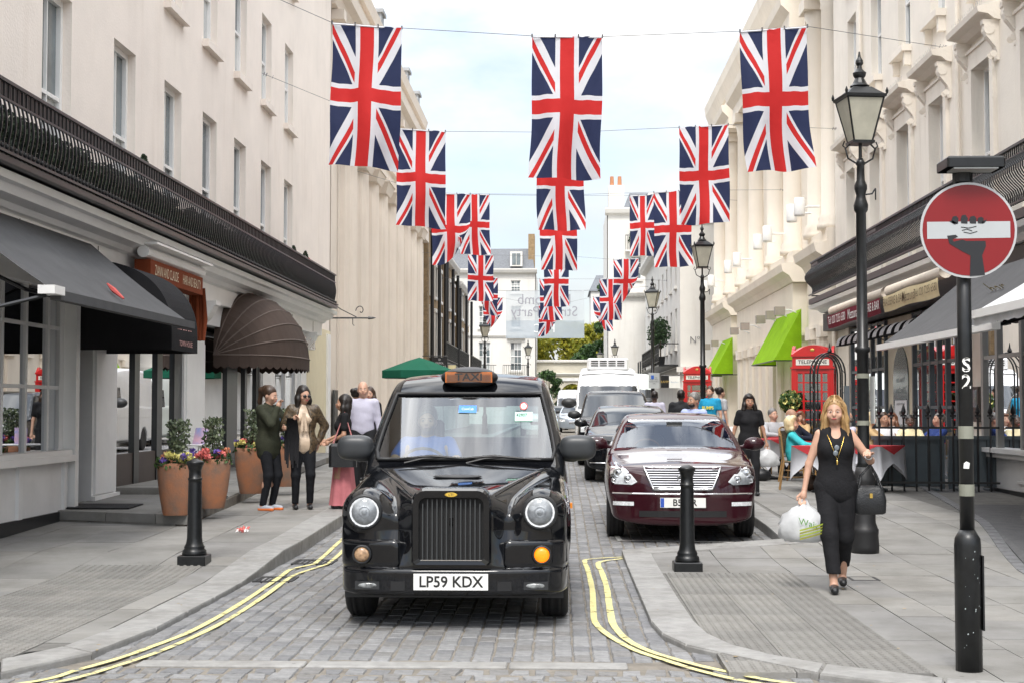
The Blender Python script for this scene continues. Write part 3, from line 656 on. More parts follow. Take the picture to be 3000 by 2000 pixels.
# ------------------------------------------------------------------ left giant-order hall
TH=FL(-6.55)
bH=thing('pilastered_hall','tall buff stucco hall with giant fluted pilasters beside the cream terrace','building',(-6.55,55,0))
b=MB(TH); b.box(-9,0,40.95,69.6,0,15.0); b.build('wall',stuL2,bH)
b=MB(TH); b.box(0,.12,40.95,42.0,0,9.4); b.build('corner_panel',stuL2,bH); b=MB(TH); b.box(0,.06,64.4,69.6,0,9.4); b.build('corner_panel',stuL2,bH)
for k in range(9):
    s=42.9+2.58*k; b=MB(TH); b.box(0,.16,s-.85,s+.85,1.15,8.95); n=9
    for q in range(n):
        a0=math.pi*q/n; a1=math.pi*(q+1)/n
        p=[(.16+.42*math.sin(a0),s-.6*math.cos(a0)),(.16+.42*math.sin(a1),s-.6*math.cos(a1))]; m_=((p[0][0]+p[1][0])/2*.93,(p[0][1]+p[1][1])/2)
        b.quad((p[0][0],p[0][1],1.15),(m_[0],m_[1],1.15),(m_[0],m_[1],8.95),(p[0][0],p[0][1],8.95)); b.quad((m_[0],m_[1],1.15),(p[1][0],p[1][1],1.15),(p[1][0],p[1][1],8.95),(m_[0],m_[1],8.95))
    pl=b.build('pilaster',stuL2,bH)
    b=MB(TH); b.prism([(0,s-.7,8.95),(.6,s-.7,8.95),(.6,s+.7,8.95),(0,s+.7,8.95)],[(0,s-.95,9.3),(.72,s-.9,9.3),(.72,s+.9,9.3),(0,s+.95,9.3)]); b.box(0,.75,s-.93,s+.93,9.302,9.45); b.build('capital',stuL2,pl)
    b=MB(TH); b.box(0,.74,s-.8,s+.8,.8,1.148); b.build('base',stuL2,pl)
cornice(TH,40.95,69.8,[(0,9.46),(.3,9.46),(.3,10.2),(.42,10.25),(.42,10.6),(0,10.62)],bH,stuL2,'architrave')
cornice(TH,40.95,69.7,[(0,13.0),(.2,13.05),(.3,13.3),(.5,13.4),(.55,13.7),(0,13.75)],bH,stuL2)
for k in range(15):
    s=41.6+k*2.0; b=MB(TH); b.box(0,.4,s-.22,s+.22,12.7,12.99); b.build('bracket',stuL2,bH)
cornice(TH,40.95,69.8,[(0,14.9),(.15,14.9),(.25,15.25),(0,15.3)],bH,stuL2,'parapet')
for k in range(6):
    s=43.5+k*4.6; b=MB(TH); b.box(-.6,.12,s-.4,s+.4,15.28,15.85); b.box(-.6,.2,s-.5,s+.5,15.852,15.98); b.build('parapet_block',mat('lead_grey',(.3,.31,.32),.7),bH)
for k,(a,c) in enumerate(((41.1,41.9),(44.2,45.6),(46.9,48.2))):
    b=MB(TH); b.box(.165,.2,a,c,.7,2.1); b.box(.2,.21,a+.1,c-.1,.8,2.0); b.build('poster_frame',mat('dark_frame',(.05,.05,.05),.5),bH)
# ------------------------------------------------------------------ left brick terrace beyond
def brick_house(s0,s1,X0,t1,label,seed):
    random.seed(seed); tf=FL(X0); h=thing('brick_house',label,'building',(X0,(s0+s1)/2,0),'brick houses on the left'); w=s1-s0; n=max(2,int(w/2.6)); ops=[]
    for k in range(n):
        c=s0+w*(k+.5)/n; ops+=[(c-.5,c+.5,4.2,6.4),(c-.5,c+.5,7.2,8.7)]
    wall(tf,s0,s1,3.4,t1,ops,h,brick,rev=.15)
    for o in ops:
        window(tf,*o,h,n=-.14,cols=2,rows=2,sill=True)
        b=MB(tf); b.box(0,.06,o[0]-.16,o[0]-.01,o[2],o[3]); b.box(0,.06,o[1]+.01,o[1]+.16,o[2],o[3]); b.box(0,.1,o[0]-.2,o[1]+.2,o[3]+.01,o[3]+.2); b.build('window_surround',stuW,h)
    b=MB(tf); b.box(-8,.05,s0,s1,0,3.398); b.build('shop_storey',stuW,h)
    b=MB(tf); b.box(-8,-.3,s0,s1,3.4,t1-.02); b.box(-8,-.01,s0,s0+.05,3.4,t1-.02); b.build('core',brick,h)
    cornice(tf,s0,s1,[(0,t1-.35),(.2,t1-.3),(.35,t1-.1),(.35,t1),(-.3,t1+.02)],h,stuW)
    cornice(tf,s0,s1,[(0,3.3),(.3,3.4),(.45,3.6),(.45,3.72),(0,3.74)],h,stuW,'shop_cornice')
    for s in (s0+.25,s0+w*.52,s0+w*.97):
        b=MB(tf); b.tube([(.2,s,t1-.4),(.2,s,3.8)],.09,8); b.build('drainpipe',blki,h)
    bb=MB(tf); bb.box(.05,.9,s0+.3,s1-.3,3.745,3.82); bb=bb.build('balcony',blki,h); b=MB(tf); s=s0+.3
    b.box(.85,.9,s0+.3,s1-.3,4.75,4.8); b.box(.86,.89,s0+.3,s1-.3,3.95,3.98)
    while s<s1-.3: b.box(.865,.885,s,s+.03,3.82,4.75); s+=.14
    b.build('railing',blki,bb); random.seed(seed+1)
brick_house(70.3,79,-6.35,10.6,'stock brick house with black drainpipes just past the buff hall',3)
brick_house(79.05,88,-6.3,9.9,'middle stock brick house between its two brick neighbours',4)
brick_house(88.05,100,-6.2,9.2,'farthest stock brick house before the white end house',5)
# ------------------------------------------------------------------ right terrace with balcony and restaurants
random.seed(21)
TR=FR(7.2)
bR=thing('terrace_house','cream stucco terrace with bracketed window hoods above the restaurants, right side','building',(7.2,30,0))
ws=[(21.7,22.75),(24.4,25.45),(27.35,28.4),(30.05,31.1),(32.75,33.8),(35.5,36.55)]
ops=[(a,c,4.45,7.42) for a,c in ws]+[(a,c,9.02,11.2) for a,c in ws]+[(a,c,12.2,13.9) for a,c in ws]
wall(TR,6,38.4,3.9,15.5,ops,bR,stuR)
b=MB(TR); b.box(-7,-.35,6,38.4,3.9,15.4); b.box(-7,-6.9,6,38.4,0,3.9); b.box(-6.9,-.01,38.36,38.4,0,3.9); b.box(-6.9,-.3,6,38.3,3.82,3.88); b.build('core',stuR,bR)
for i,o in enumerate(ops):
    window(TR,*o,bR,n=-.22,cols=2,rows=2,gm=[wgl,wgl2],sill=o[2]>5,sm=stuR,sproj=.2)
    a,c,d,e=o
    if 4<d<5:
        b=MB(TR); b.box(0,.07,a-.2,a-.003,d,e); b.box(0,.07,c+.003,c+.2,d,e); b.box(0,.07,a-.2,c+.2,e+.003,e+.30); b.box(.07,.1,a-.24,c+.24,e+.302,e+.36); b.build('architrave',stuR,bR)
        b=MB(TR); b.extr([(0,e+.5),(.10,e+.52),(.2,e+.6),(.36,e+.63),(.38,e+.72),(.0,e+.8)],a-.45,c+.45); hd=b.build('window_hood',stuR,bR)
        for q in (a-.3,c+.3): console(TR,q,.15,e-.15,e+.52,.26,hd,stuR)
        b=MB(TR)
        for k in range(24): b.tube([(.3,a-.4+k*.075,e+.74),(.3+.02*(k%3-1),a-.4+k*.075,e+.86)],.003,3)
        tag(b.build('bird_spikes',mat('steel_wire',(.5,.5,.5),.4,.8),hd),kind='stuff')
    elif d>8.5:
        for q in (a+.02,c-.02): 
            b=MB(TR); b.box(.0,.14,q-.06,q+.06,d-.42,d-.145); b.build('sill_bracket',stuR,bR)
cornice(TR,6,38.5,[(0,14.9),(.4,15),(.7,15.3),(.7,15.6),(-.3,15.62)],bR,stuR)
for s in (26.3,34.7):
    b=MB(TR); b.tube([(.07,s,14.9),(.07,s,4.3)],.045,8); b.build('drainpipe',stuR,bR)
# balcony with S-curved bars
cornice(TR,6,38.1,[(0,4.0),(.45,4.02),(.55,4.1),(.74,4.12),(.78,4.2),(0,4.22)],bR,whp,'shop_cornice')
b=MB(TR); b.box(.02,.78,6,38.0,4.225,4.36); balR=b.build('balcony',blki,bR)
def railR(name,n,t,w,h): return rail(name,n,t,w,h,6,38.05,TR,balR)
railR('handrail',.70,5.31,.07,.04); railR('rail',.70,5.17,.03,.025); railR('rail',.76,4.47,.04,.03)
b=MB(TR); b.box(0,.7,38.02,38.05,5.29,5.33); b.build('rail',blki,balR); b=MB(TR); b.box(0,.7,38.02,38.05,4.45,4.48); b.build('rail',blki,balR)
b=MB(TR); pts=[]
for k in range(11):
    u=k/10; pts.append((.70+.17*math.sin(math.pi*min(1,(1-u)*1.35))*(1-u*.2)-.03*math.sin(u*6.28),4.47+.70*u))
for (n0,t0),(n1,t1) in zip(pts[:-1],pts[1:]): b.prism([(n0-.01,-.011,t0),(n0+.01,-.011,t0),(n0+.01,.011,t0),(n0-.01,.011,t0)],[(n1-.01,-.011,t1),(n1+.01,-.011,t1),(n1+.01,.011,t1),(n1-.01,.011,t1)])
b.box(.69,.71,-.012,.012,5.18,5.30)
base=b.data('baluster',blki); s=14.0
while s<38.05: o=obj('baluster',base,balR); o.location=(0,s,0); s+=.098
b=MB(TR); b.box(.69,.72,30.2,31.4,5.2,5.28); b.box(.69,.72,37,37.9,5.19,5.28); b.build('rail_ornament',mat('weathered_iron',(.12,.1,.1),.7),balR)
# ground floor, right
b=MB(TR); b.box(-.3,.0,24.75,26.6,.1,3.9); b.build('pier',stuR,bR)
b=MB(TR); b.box(-.3,.06,36.2,38.4,.1,3.99); b.box(.06,.12,36.2,36.6,.1,3.9); b.box(.06,.12,37.9,38.4,.1,3.9); b.build('end_pier',stuR2,bR)
b=MB(TR); b.box(-.02,.4,6,38.1,3.55,3.99); b.build('fascia',mat('dark_grey_fascia',(.035,.035,.038),.5,var=.2),bR)
b=MB(TR); b.box(-.3,.12,6,24.7,.3,.80); b.box(.12,.15,6,23.0,.42,.46); b.box(.12,.2,24.4,24.7,.3,.80); b.build('stall_riser',gyp,bR)
b=MB(TR); b.box(-.3,.16,6,24.72,.05,.3); b.build('plinth',blk,bR)
b=MB(TR); b.box(-.3,.27,6,24.8,.80,.88); b.box(-.3,.34,6,24.85,.88,.95); b.build('shop_sill',gyp,bR)
gp=mat('grey_window_paint',(.30,.30,.29),.45,var=.1)
b=MB(TR)
for q in (6.2,8,9.8,11.6,13.4,15.1,16.7,18.2,19.8,21.3,22.55,23.8,24.6): b.box(.1,.2,q-.06,q+.06,.95,3.55)
b.box(.12,.18,6,24.7,2.38,2.44); w=b.build('shop_window',gp,bR)
for a,c in zip((6.2,8,9.8,11.6,13.4,15.1,16.7,18.2,19.8,21.3,22.55,23.8),(8,9.8,11.6,13.4,15.1,16.7,18.2,19.8,21.3,22.55,23.8,24.6)):
    for d,e in ((.95,2.38),(2.44,3.55)):
        g_=MB(TR); g_.box(.145,.15,a+.06,c-.06,d,e); g_.build('pane',shopg,w)
b=MB(TR); b.box(-1.6,-1.55,6,36,.1,3.6); b.box(-1.5,-.05,24.7,24.8,.1,3.5); b.box(-1.5,-.05,26.5,26.55,.1,3.5); b.build('shop_interior',mat('cream_interior',(.30,.26,.20),.9,var=.4,vs=1.2),bR)
b=MB(TR); b.box(-.05,.03,29.95,32.3,.1,3.5); b.build('door_surround',mat('cream_gloss',(.66,.60,.46),.5,var=.06),bR)
b=MB(TR); pts=[(30.4,.15),(31.75,.15)]+[(31.075+.675*math.cos(math.pi*k/10),2.2+.675*math.sin(math.pi*k/10)) for k in range(11)]
b.prism([(.031,s_,t) for s_,t in pts],[(.05,s_,t) for s_,t in pts]); dr=b.build('arched_door',mat('dark_teal_glass',(.025,.04,.045),.15,var=.2,spec=.8),bR)
for k,(tx) in enumerate(('Please Use','Other Door','Main Entrance')):
    b=MB(TR); b.text(tx,.17,lambda u,w_,k=k:(.054,31.07+u,2.18-.22*k+w_)); b.build('lettering',mat('faded_lettering',(.2,.24,.25),.6),dr)
b=MB(TR); b.box(.055,.06,30.5,31.55,1.25,1.75); nt=b.build('notice',mat('paper_white',(.75,.76,.78),.8,var=.03),dr)
b=MB(TR); b.text('Street Party in Belgravia',.075,lambda u,w_:(.064,31.02+u,1.68+w_)); b.box(.0625,.064,30.9,31.15,1.45,1.52); b.build('lettering',blk,nt)
b=MB(TR)
for L in ((26.62,27.3,27.9,28.5,29.1,29.85),(32.4,33.1,33.8,34.5,35.2,36.1)):
    b=MB(TR)
    for q in L: b.box(.0,.09,q-.045,q+.045,.75,3.5)
    for t in (.78,1.6,2.45,3.46): b.box(.01,.08,L[0],L[-1],t-.03,t+.03)
    w=b.build('restaurant_window',gwood,bR)
    for a,c in zip(L[:-1],L[1:]):
        for d,e in ((.81,1.57),(1.63,2.42),(2.48,3.43)):
            g_=MB(TR); g_.box(.04,.045,a+.045,c-.045,d,e); g_.build('pane',shopg,w)
for k,(a,c) in enumerate(((27.35,27.85),(27.95,28.45),(28.55,29.05),(29.15,29.75))):
    b=MB(TR); b.box(.02,.03,a,c,1.66,2.1); p=b.build('poster',mat('poster_purple',(.10,.055,.22),.6,var=.3,vs=9),bR)
    b=MB(TR); b.box(.0305,.033,a,c,1.88,2.1); b.build('poster_picture',mat('poster_photo',(.5,.28,.3),.6,var=.9,vs=16),p)
b=MB(TR); b.box(-.05,.08,26.62,29.9,.1,.75); b.build('riser_panel',gwood,bR)
b=MB(TR); b.box(-.05,.08,32.3,36.2,.1,.75); b.build('riser_panel',gwood,bR)
b=MB(TR); b.box(.0,.1,25.2,25.62,1.35,1.95); mb_=b.build('menu_box',mat('bronze_box',(.06,.05,.045),.5),bR); b=MB(TR); b.box(.1,.105,25.26,25.56,1.6,1.9); b.build('menu_glass',wgl,mb_)
# ------------------------------------------------------------------ right hall with giant columns
TC=FR(7.45)
bC=thing('columned_hall','ivory stucco hall with giant columns on stepped pedestals, right of street','building',(7.45,55,0))
aops=[(42.3,43.9,8.2,12.4),(51.0,52.4,8.2,12.4),(58.8,60.0,8.2,12.4)]
wall(TC,38.45,70,0,16,[(47.2,48.1,7.0,10.5),(55.2,56.1,7.0,10.5),(42.5,43.7,7.4,12.6),(51.1,52.3,7.4,12.6),(58.9,60.0,7.4,12.6),(64,64.9,7,10.5)],bC,stuR2,rev=.3)
for (a,c,d,e) in [(47.2,48.1,7.0,10.5),(55.2,56.1,7.0,10.5),(64,64.9,7,10.5)]:
    window(TC,a,c,d,e,bC,n=-.28,cols=2,rows=4,sill=False)
    b=MB(TC); b.prism([(0,a-.35,e+.5),(0,c+.35,e+.5),(0,(a+c)/2,e+1.1)],[(.25,a-.35,e+.5),(.25,c+.35,e+.5),(.25,(a+c)/2,e+1.1)]); b.box(0,.2,a-.3,c+.3,e+.2,e+.498); b.build('pediment',stuR2,bC)
for (a,c,d,e) in [(42.5,43.7,7.4,12.6),(51.1,52.3,7.4,12.6),(58.9,60.0,7.4,12.6)]:
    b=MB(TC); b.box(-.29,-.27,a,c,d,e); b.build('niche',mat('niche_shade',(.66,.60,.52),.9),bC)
    b=MB(TC); r=(c-a)/2; m_=(a+c)/2; n=12
    for k in range(n):
        a0,a1=math.pi*k/n,math.pi*(k+1)/n; p=[(m_+q*math.cos(x),12.62+q*math.sin(x)) for x in (a0,a1) for q in (r,r+.22)]
        b.prism([(0,*p[0]),(0,*p[1]),(0,*p[3]),(0,*p[2])],[(.12,*p[0]),(.12,*p[1]),(.12,*p[3]),(.12,*p[2])])
    b.build('arch_moulding',stuR2,bC)
b=MB(TC); b.box(-8,-.45,38.5,70,0,15.9); b.box(-8,0,69.96,70,0,15.9); b.build('core',stuR2,bC)
for (a,c,cols) in ((38.5,41.9,(39.0,41.2)),(44.2,58.6,(45.6,49.2,54.0,57.4)),(60.2,68.0,(61.6,66.2))):
    b=MB(TC); b.box(0,.42,a+.25,c-.25,0,5.35); b.box(0,.5,a+.1,c-.1,3.75,3.85)
    pd=b.build('pedestal',stuR2,bC)
    b=MB(TC); q=a+.6
    while q<c-.6: b.box(.42,.52,q-.3,q+.3,0,3.6); b.box(.42,.6,q-.38,q+.38,3.45,3.74); q+=1.75
    b.build('lower_pilaster',stuR2,pd)
    b=MB(TC); b.extr([(0,5.36),(.45,5.36),(.55,5.55),(.75,5.68),(.8,5.9),(.45,5.95),(.45,6.3),(0,6.3)],a,c); b.build('pedestal_cornice',stuR2,pd)
    for s in cols:
        b=MB(TC); b.lathe([(.46,6.3),(.46,6.42),(.41,6.5),(.43,6.6),(.35,6.7),(.34,9),(.30,12.2),(.33,12.25),(.31,12.35),(.4,12.7)],14,.16,s); cl=b.build('column',stuR2,bC,True)
        b=MB(TC); b.box(-.1,.62,s-.45,s+.45,12.7,13.05); b.build('capital',stuR2,cl)
    b=MB(TC); b.extr([(0,13.06),(.5,13.06),(.5,13.5),(.6,13.6),(.75,13.75),(.8,14.0),(.4,14.05),(.4,14.5),(0,14.5)],a-.1,c+.1); b.build('entablature',stuR2,bC)
cornice(TC,38.5,70.1,[(0,14.9),(.25,15),(.45,15.5),(.5,15.9),(-.2,16)],bC,stuR2)
wl=mat('lamp_white',(.78,.78,.76),.4)
k=0
lampw=[(39.3,6.75),(40.6,6.75),(45.4,6.75),(47.6,6.75),(53.2,6.75),(56.0,6.75),(62.2,6.75),(65.0,6.75)]
for (s,t) in lampw:
    o=thing('wall_spotlight','white cylinder spotlight on the ivory hall ledge, number %s from the near end'%('one two three four five six seven eight'.split()[k]),'lamp',(6.6,s,t),'cylinder spotlights'); k+=1
    b=MB(); b.tube([(6.95,s,t+.2),(6.5,s,t+.2)],.03); b.build('arm',wl,o); b=MB(); b.lathe([(.14,-.05),(.15,0),(.15,.42),(.13,.44)],12,6.42,s,z0=t); b.build('housing',wl,o,True)
lampb=[(43.4,4.35),(45.2,4.35),(47.5,4.35),(51.5,4.35),(54.6,4.35),(61.5,4.2),(64.8,4.2)]
k=0
for (s,t) in lampb:
    o=thing('floodlight','small bronze floodlight over the green awnings, number %s from the near end'%('one two three four five six seven'.split()[k]),'lamp',(6.6,s,t),'bronze floodlights'); k+=1
    b=MB(); b.tube([(7.03,s,t),(6.75,s,t+.12),(6.55,s,t+.1)],.02); b.build('arm',wl,o); b=MB(); b.box(6.33,6.62,s-.14,s+.14,t-.05,t+.2); b.build('housing',mat('bronze_lamp',(.32,.28,.24),.5),o); b=MB(); b.box(6.35,6.6,s-.12,s+.12,t-.06,t-.052); b.build('lens',wgl2,o)
# ------------------------------------------------------------------ white corner house No 1 and terrace behind
TN=FR(5.9)
bN=thing('corner_house','white terrace with long iron balcony and a number on its end wall','building',(5.9,85,0))
ops=[(a,a+1.1,4.6,6.6) for a in (74,77.2,80.4,83.6,86.8,90,93.2,96.4)]+[(a,a+1.0,7.7,9.2) for a in (74,77.2,80.4,83.6,86.8,90,93.2,96.4)]
wall(TN,72,101,3.6,11.0,ops,bN,stuW,rev=.25)
for o in ops: window(TN,*o,bN,n=-.22,cols=2,rows=2,sm=stuW)
b=MB(TN); b.box(-9,0,72,72.05,0,11); b.box(-9,-.3,72.1,101,0,10.9); b.box(-9,.02,72.1,101,0,3.55); b.build('core',stuW,bN)
cornice(TN,71.9,101,[(0,10.6),(.3,10.7),(.45,10.9),(.45,11.1),(-9,11.15)],bN,stuW)
b=MB(); b.box(5.7,9,71.6,71.98,3.35,3.6); b.build('band',stuW,bN)
b=MB(); b.box(5.95,6.35,71.85,71.98,.1,3.3); b.build('end_pilaster',stuW,bN)
b=MB(); b.box(7.0,7.5,71.85,71.98,.1,3.3); b.build('end_pilaster',stuW,bN)
b=MB(); pts=[(6.65+.5*math.cos(math.pi*k/12),2.5+.5*math.sin(math.pi*k/12)) for k in range(13)]; b.prism([(x,71.9,z) for x,z in pts],[(x,71.97,z) for x,z in pts]); b.build('fanlight',wgl,bN)
b=MB(); b.text('Nº1',.45,lambda u,w_:(6.72+u,71.94,4.9+w_)); b.build('house_number',mat('grey_lettering',(.2,.2,.2),.6),bN)
b=MB(TN); b.box(.03,1.0,73,88,3.66,3.75); bb=b.build('balcony',blki,bN)
b=MB(TN); b.box(.95,1.0,73,88,4.75,4.8); b.box(.96,.99,73,88,3.9,3.93); b.box(0,.95,73,73.04,4.75,4.8); b.build('rail',blki,bb)
s=73.
while s<88:
    b=MB(TN); b.box(.965,.985,s,s+.03,3.93,4.75); b.box(.965,.985,s+.1,s+.13,4.1,4.6); b.box(.965,.985,s+.03,s+.1,4.3,4.36); b.build('baluster',blki,bb); s+=.3
for j in range(4):
    q=89.2+j*2.6; b=MB(TN); b.box(.03,.7,q,q+1.6,3.66,3.72); b2=b.build('balcony',blki,bN); b=MB(TN); b.box(.66,.69,q,q+1.6,4.6,4.64)
    for i in range(9): b.box(.665,.685,q+i*.19,q+i*.19+.03,3.72,4.6)
    b.build('railing',blki,b2)
for k,(x,y,lb) in enumerate(((5.15,75.2,'round bay tree on the white house balcony, nearer'),(5.15,77.6,'round bay tree on the white house balcony, farther'))):
    t=thing('balcony_tree',lb,'shrub',(x,y,3.76),'trees on the white balcony'); b=MB(); b.tube([(x,y,4.2),(x,y,5.0)],.04); b.build('trunk',M['bark'],t); b=MB(); b.lathe([(.2,0),(.26,.45)],10,x,y,z0=3.77); b.build('pot',blk,t)
    leafmesh(900,lambda x=x,y=y:(lambda d,r:(x+d.x*r*.55,y+d.y*r*.55,5.45+d.z*r*.8))(Vector((random.gauss(0,1),random.gauss(0,1),random.gauss(0,1))).normalized(),random.random()**.4),.14,leafD,'crown',t)
# tall white house facing the camera behind it
TW=FF(103)
bW=thing('tall_house','tall white corner block with slate mansard and topiary balcony rising behind','building',(7,103,0))
ops=[(5.0,5.75,12.9,14.6),(7.0,7.75,12.9,14.6),(5.0,5.75,10.6,12.2),(7.0,7.75,10.6,12.2)]
wall(TW,3.35,10,0,15.5,ops,bW,stuW,rev=.2)
for o in ops: window(TW,*o,bW,n=-.18,cols=2,rows=4,sm=stuW)
b=MB(); b.box(3.35,3.4,103,112,0,15.5); b.box(3.4,10,103.4,112,0,15.4); b.build('core',stuW,bW)
cornice(TW,3.0,10,[(0,11.9-2.6),(.3,9.4),(.4,9.6),(.4,9.7),(0,9.72)],bW,stuW)
cornice(TW,3.2,10,[(0,15.1),(.3,15.25),(.4,15.5),(.4,15.62),(-.3,15.65)],bW,stuW,'parapet')
b=MB(); b.prism([(4.5,103.5,15.6),(10,103.5,15.6),(10,112,15.6),(4.5,112,15.6)],[(5.0,104.6,16.9),(10,104.6,16.9),(10,112,16.9),(5.0,112,16.9)]); b.build('mansard_roof',slate,bW)
b=MB(); b.box(6.3,8.2,103.7,105,15.9,16.8); dm=b.build('dormer',stuW,bW); b=MB(); b.box(6.45,7.15,103.66,103.7,16.0,16.7); b.build('pane',wgl,dm); b=MB(); b.box(7.3,8.05,103.66,103.7,16.0,16.7); b.build('pane',wgl,dm)
b=MB(); b.box(3.5,4.6,104,106,15.66,17.4); ch=b.build('chimney',stuW,bW)
for q in (3.75,4.3): b=MB(); b.lathe([(.16,0),(.13,.7)],8,q,104.6,z0=17.4); b.build('chimney_pot',mat('terracotta_pot',(.45,.2,.1),.8),ch)
b=MB(); b.box(4.6,7,102.3,102.95,12.5,12.6); bb=b.build('balcony',stuW,bW); b=MB(); b.box(4.6,7,102.3,102.34,13.6,13.65)
for i in range(17): b.box(4.6+i*.15,4.63+i*.15,102.31,102.33,12.6,13.6)
b.build('railing',blki,bb)
t=thing('cone_topiary','cone-shaped topiary on the tall white house balcony','shrub',(5.2,102.6,12.6)); b=MB(); b.lathe([(.2,0),(.25,.5)],10,5.2,102.6,z0=12.6); b.build('pot',stuW,t)
leafmesh(500,lambda:(lambda u,a:(5.2+.42*(1-u)*math.cos(a),102.6+.3*(1-u)*math.sin(a),13.1+u*1.7))(random.random(),random.uniform(0,6.28)),.12,leafD,'foliage',t)
# ------------------------------------------------------------------ end of the street
TE=FF(114)
bE=thing('end_house','white stucco house with slate roof and dormer closing the street','building',(-4.7,114,0))
ops=[(-3.85,-2.95,4.5,6.7),(-6.3,-5.4,4.5,6.7),(-3.8,-3.05,10.55,11.5),(-6.3,-5.55,10.55,11.5),(-3.8,-3.0,7.8,9.5),(-6.3,-5.5,7.8,9.5)]
wall(TE,-9,-1.85,0,12.3,ops,bE,stuW,rev=.2)
for o in ops: window(TE,*o,bE,n=-.18,cols=3,rows=4,sm=stuW,gm=[wgl,wgl2])
b=MB(); b.box(-9,-1.85,114.4,124,0,12.2); b.box(-1.9,-1.85,114,114.4,0,12.2); b.build('core',stuW,bE)
cornice(TE,-9,-1.75,[(0,12.0),(.3,12.1),(.4,12.3),(.4,12.4),(0,12.42)],bE,stuW); cornice(TE,-9,-1.75,[(0,7.1),(.1,7.1),(.15,7.25),(0,7.3)],bE,stuW,'string_course'); cornice(TE,-9,-1.75,[(0,3.8),(.1,3.8),(.15,3.95),(0,4.0)],bE,stuW,'string_course')
b=MB(); b.prism([(-9,114.1,12.42),(-1.95,114.1,12.42),(-1.95,123,12.42),(-9,123,12.42)],[(-9,115.2,14.1),(-2.2,115.2,14.1),(-2.2,123,14.1),(-9,123,14.1)]); b.build('slate_roof',slate,bE)
b=MB(); b.box(-3.85,-2.9,113.95,115.2,12.6,13.75); dm=b.build('dormer',stuW,bE); b=MB(); b.box(-3.7,-3.4,113.92,113.95,12.7,13.6); b.build('pane',wgl,dm); b=MB(); b.box(-3.35,-3.05,113.92,113.95,12.7,13.6); b.build('pane',wgl,dm)
b=MB(); b.box(-2.45,-1.95,114.6,116.5,12.4,15.2); b.build('chimney',brick,bE)
for (x0,x1) in ((-4.4,-2.4),(-6.8,-4.9)):
    b=MB(); b.box(x0,x1,113.4,113.98,4.05,4.15); bb=b.build('balcony',stuW,bE); b=MB(); b.box(x0,x1,113.42,113.46,4.9,4.94)
    for i in range(int((x1-x0)/.14)): b.box(x0+i*.14,x0+i*.14+.03,113.43,113.45,4.15,4.9)
    b.build('railing',blki,bb)
for (x0,x1) in ((-4.1,-2.7),): cornice(TE,x0,x1,[(0,6.9),(.2,6.95),(.3,7.05),(0,7.08)],bE,stuW,'window_hood')
# arched garden wall
TA=FF(117)
gwl=thing('arched_wall','cream garden wall with an arched gateway at the end of the street','wall',(1,117,0))
b=MB(TA); 
def archwall(b,x0,x1,cx,r,sp,top,n=12,d=.5):
    b.box(-d,0,x0,cx-r,0,top); b.box(-d,0,cx+r,x1,0,top); pts=[(cx-r,top),(cx-r,sp)]+[(cx-r*math.cos(math.pi*k/n),sp+r*math.sin(math.pi*k/n)) for k in range(1,n)]+[(cx+r,sp),(cx+r,top)]
    for k in range(1,len(pts)-2):
        p,q=pts[k],pts[k+1]; b.prism([(0,p[0],p[1]),(0,q[0],q[1]),(0,q[0],top),(0,p[0],top)],[(-d,p[0],p[1]),(-d,q[0],q[1]),(-d,q[0],top),(-d,p[0],top)])
archwall(b,-1.84,6,1.0,.95,2.6,5.2); b.build('wall',mat('cream_wall',(.62,.58,.48),.85,var=.15,vs=1.2),gwl)
cornice(TA,-1.84,6,[(0,4.2),(.12,4.2),(.2,4.35),(0,4.4)],gwl,stuW,'string_course'); cornice(TA,-1.84,6,[(0,5.22),(.2,5.25),(.2,5.4),(-.5,5.45)],gwl,stuW,'coping')
b=MB(); b.box(.15,1.6,116.9,116.99,3.75,4.0); b.build('name_plate',wl,gwl)
# ------------------------------------------------------------------ trees
bark=M['bark']
def tree(name,label,x,y,h,rad,mats,n,size,trunk_h,squash=1.0,seed=1,grp=None,lobes=14,z0=0,lo=.25):
    random.seed(seed); t=thing(name,label,'tree',(x,y,z0),grp); b=MB(); b.tube([(x,y,z0),(x+.05*h*.2,y,z0+trunk_h),(x,y,z0+h*.7)],[rad*.09,rad*.07,rad*.02],8)
    C=[]
    for k in range(lobes):
        a=random.uniform(0,6.28); u=random.random(); zz=z0+h*(lo+(.93-lo)*u); rr=rad*random.uniform(.35,.9)*math.sqrt(max(.05,1-(2*u-.9)**2*.8)); c=Vector((x+rr*math.cos(a),y+rr*math.sin(a)*.8,zz)); C.append((c,rad*random.uniform(.22,.42)))
        b.tube([(x,y,z0+trunk_h+(zz-z0-trunk_h)*.4),tuple(c)],[rad*.03,rad*.01],5)
    b.build('trunk',bark,t,True)
    def fn():
        c,r=random.choice(C); d=Vector((random.gauss(0,1),random.gauss(0,1),random.gauss(0,1))).normalized(); q=r*random.random()**.35; return (c.x+d.x*q*1.15,c.y+d.y*q,c.z+d.z*q*.8*squash)
    leafmesh(n,fn,size,mats,'crown',t); return t
leafY=[mat('leaf_yellow_%d'%i,c,.55,var=.25,vs=2,trans=.35) for i,c in enumerate([(.36,.34,.03),(.44,.40,.04),(.22,.25,.03),(.32,.32,.04)])]
leafG=[mat('leaf_mid_%d'%i,c,.55,var=.3,vs=2,trans=.3) for i,c in enumerate([(.06,.125,.03),(.085,.16,.04),(.04,.09,.025)])]
tree('golden_tree','golden-green acacia in leaf behind the arched wall, left','a',0,0,0,[],0,0,0) if False else None
tree('golden_tree','golden yellow tree crown over the arched wall, beside the white end house',0.2,124,8.6,3.5,leafY,8200,.36,2.5,seed=31,grp='trees behind the wall',lobes=20,lo=.3)
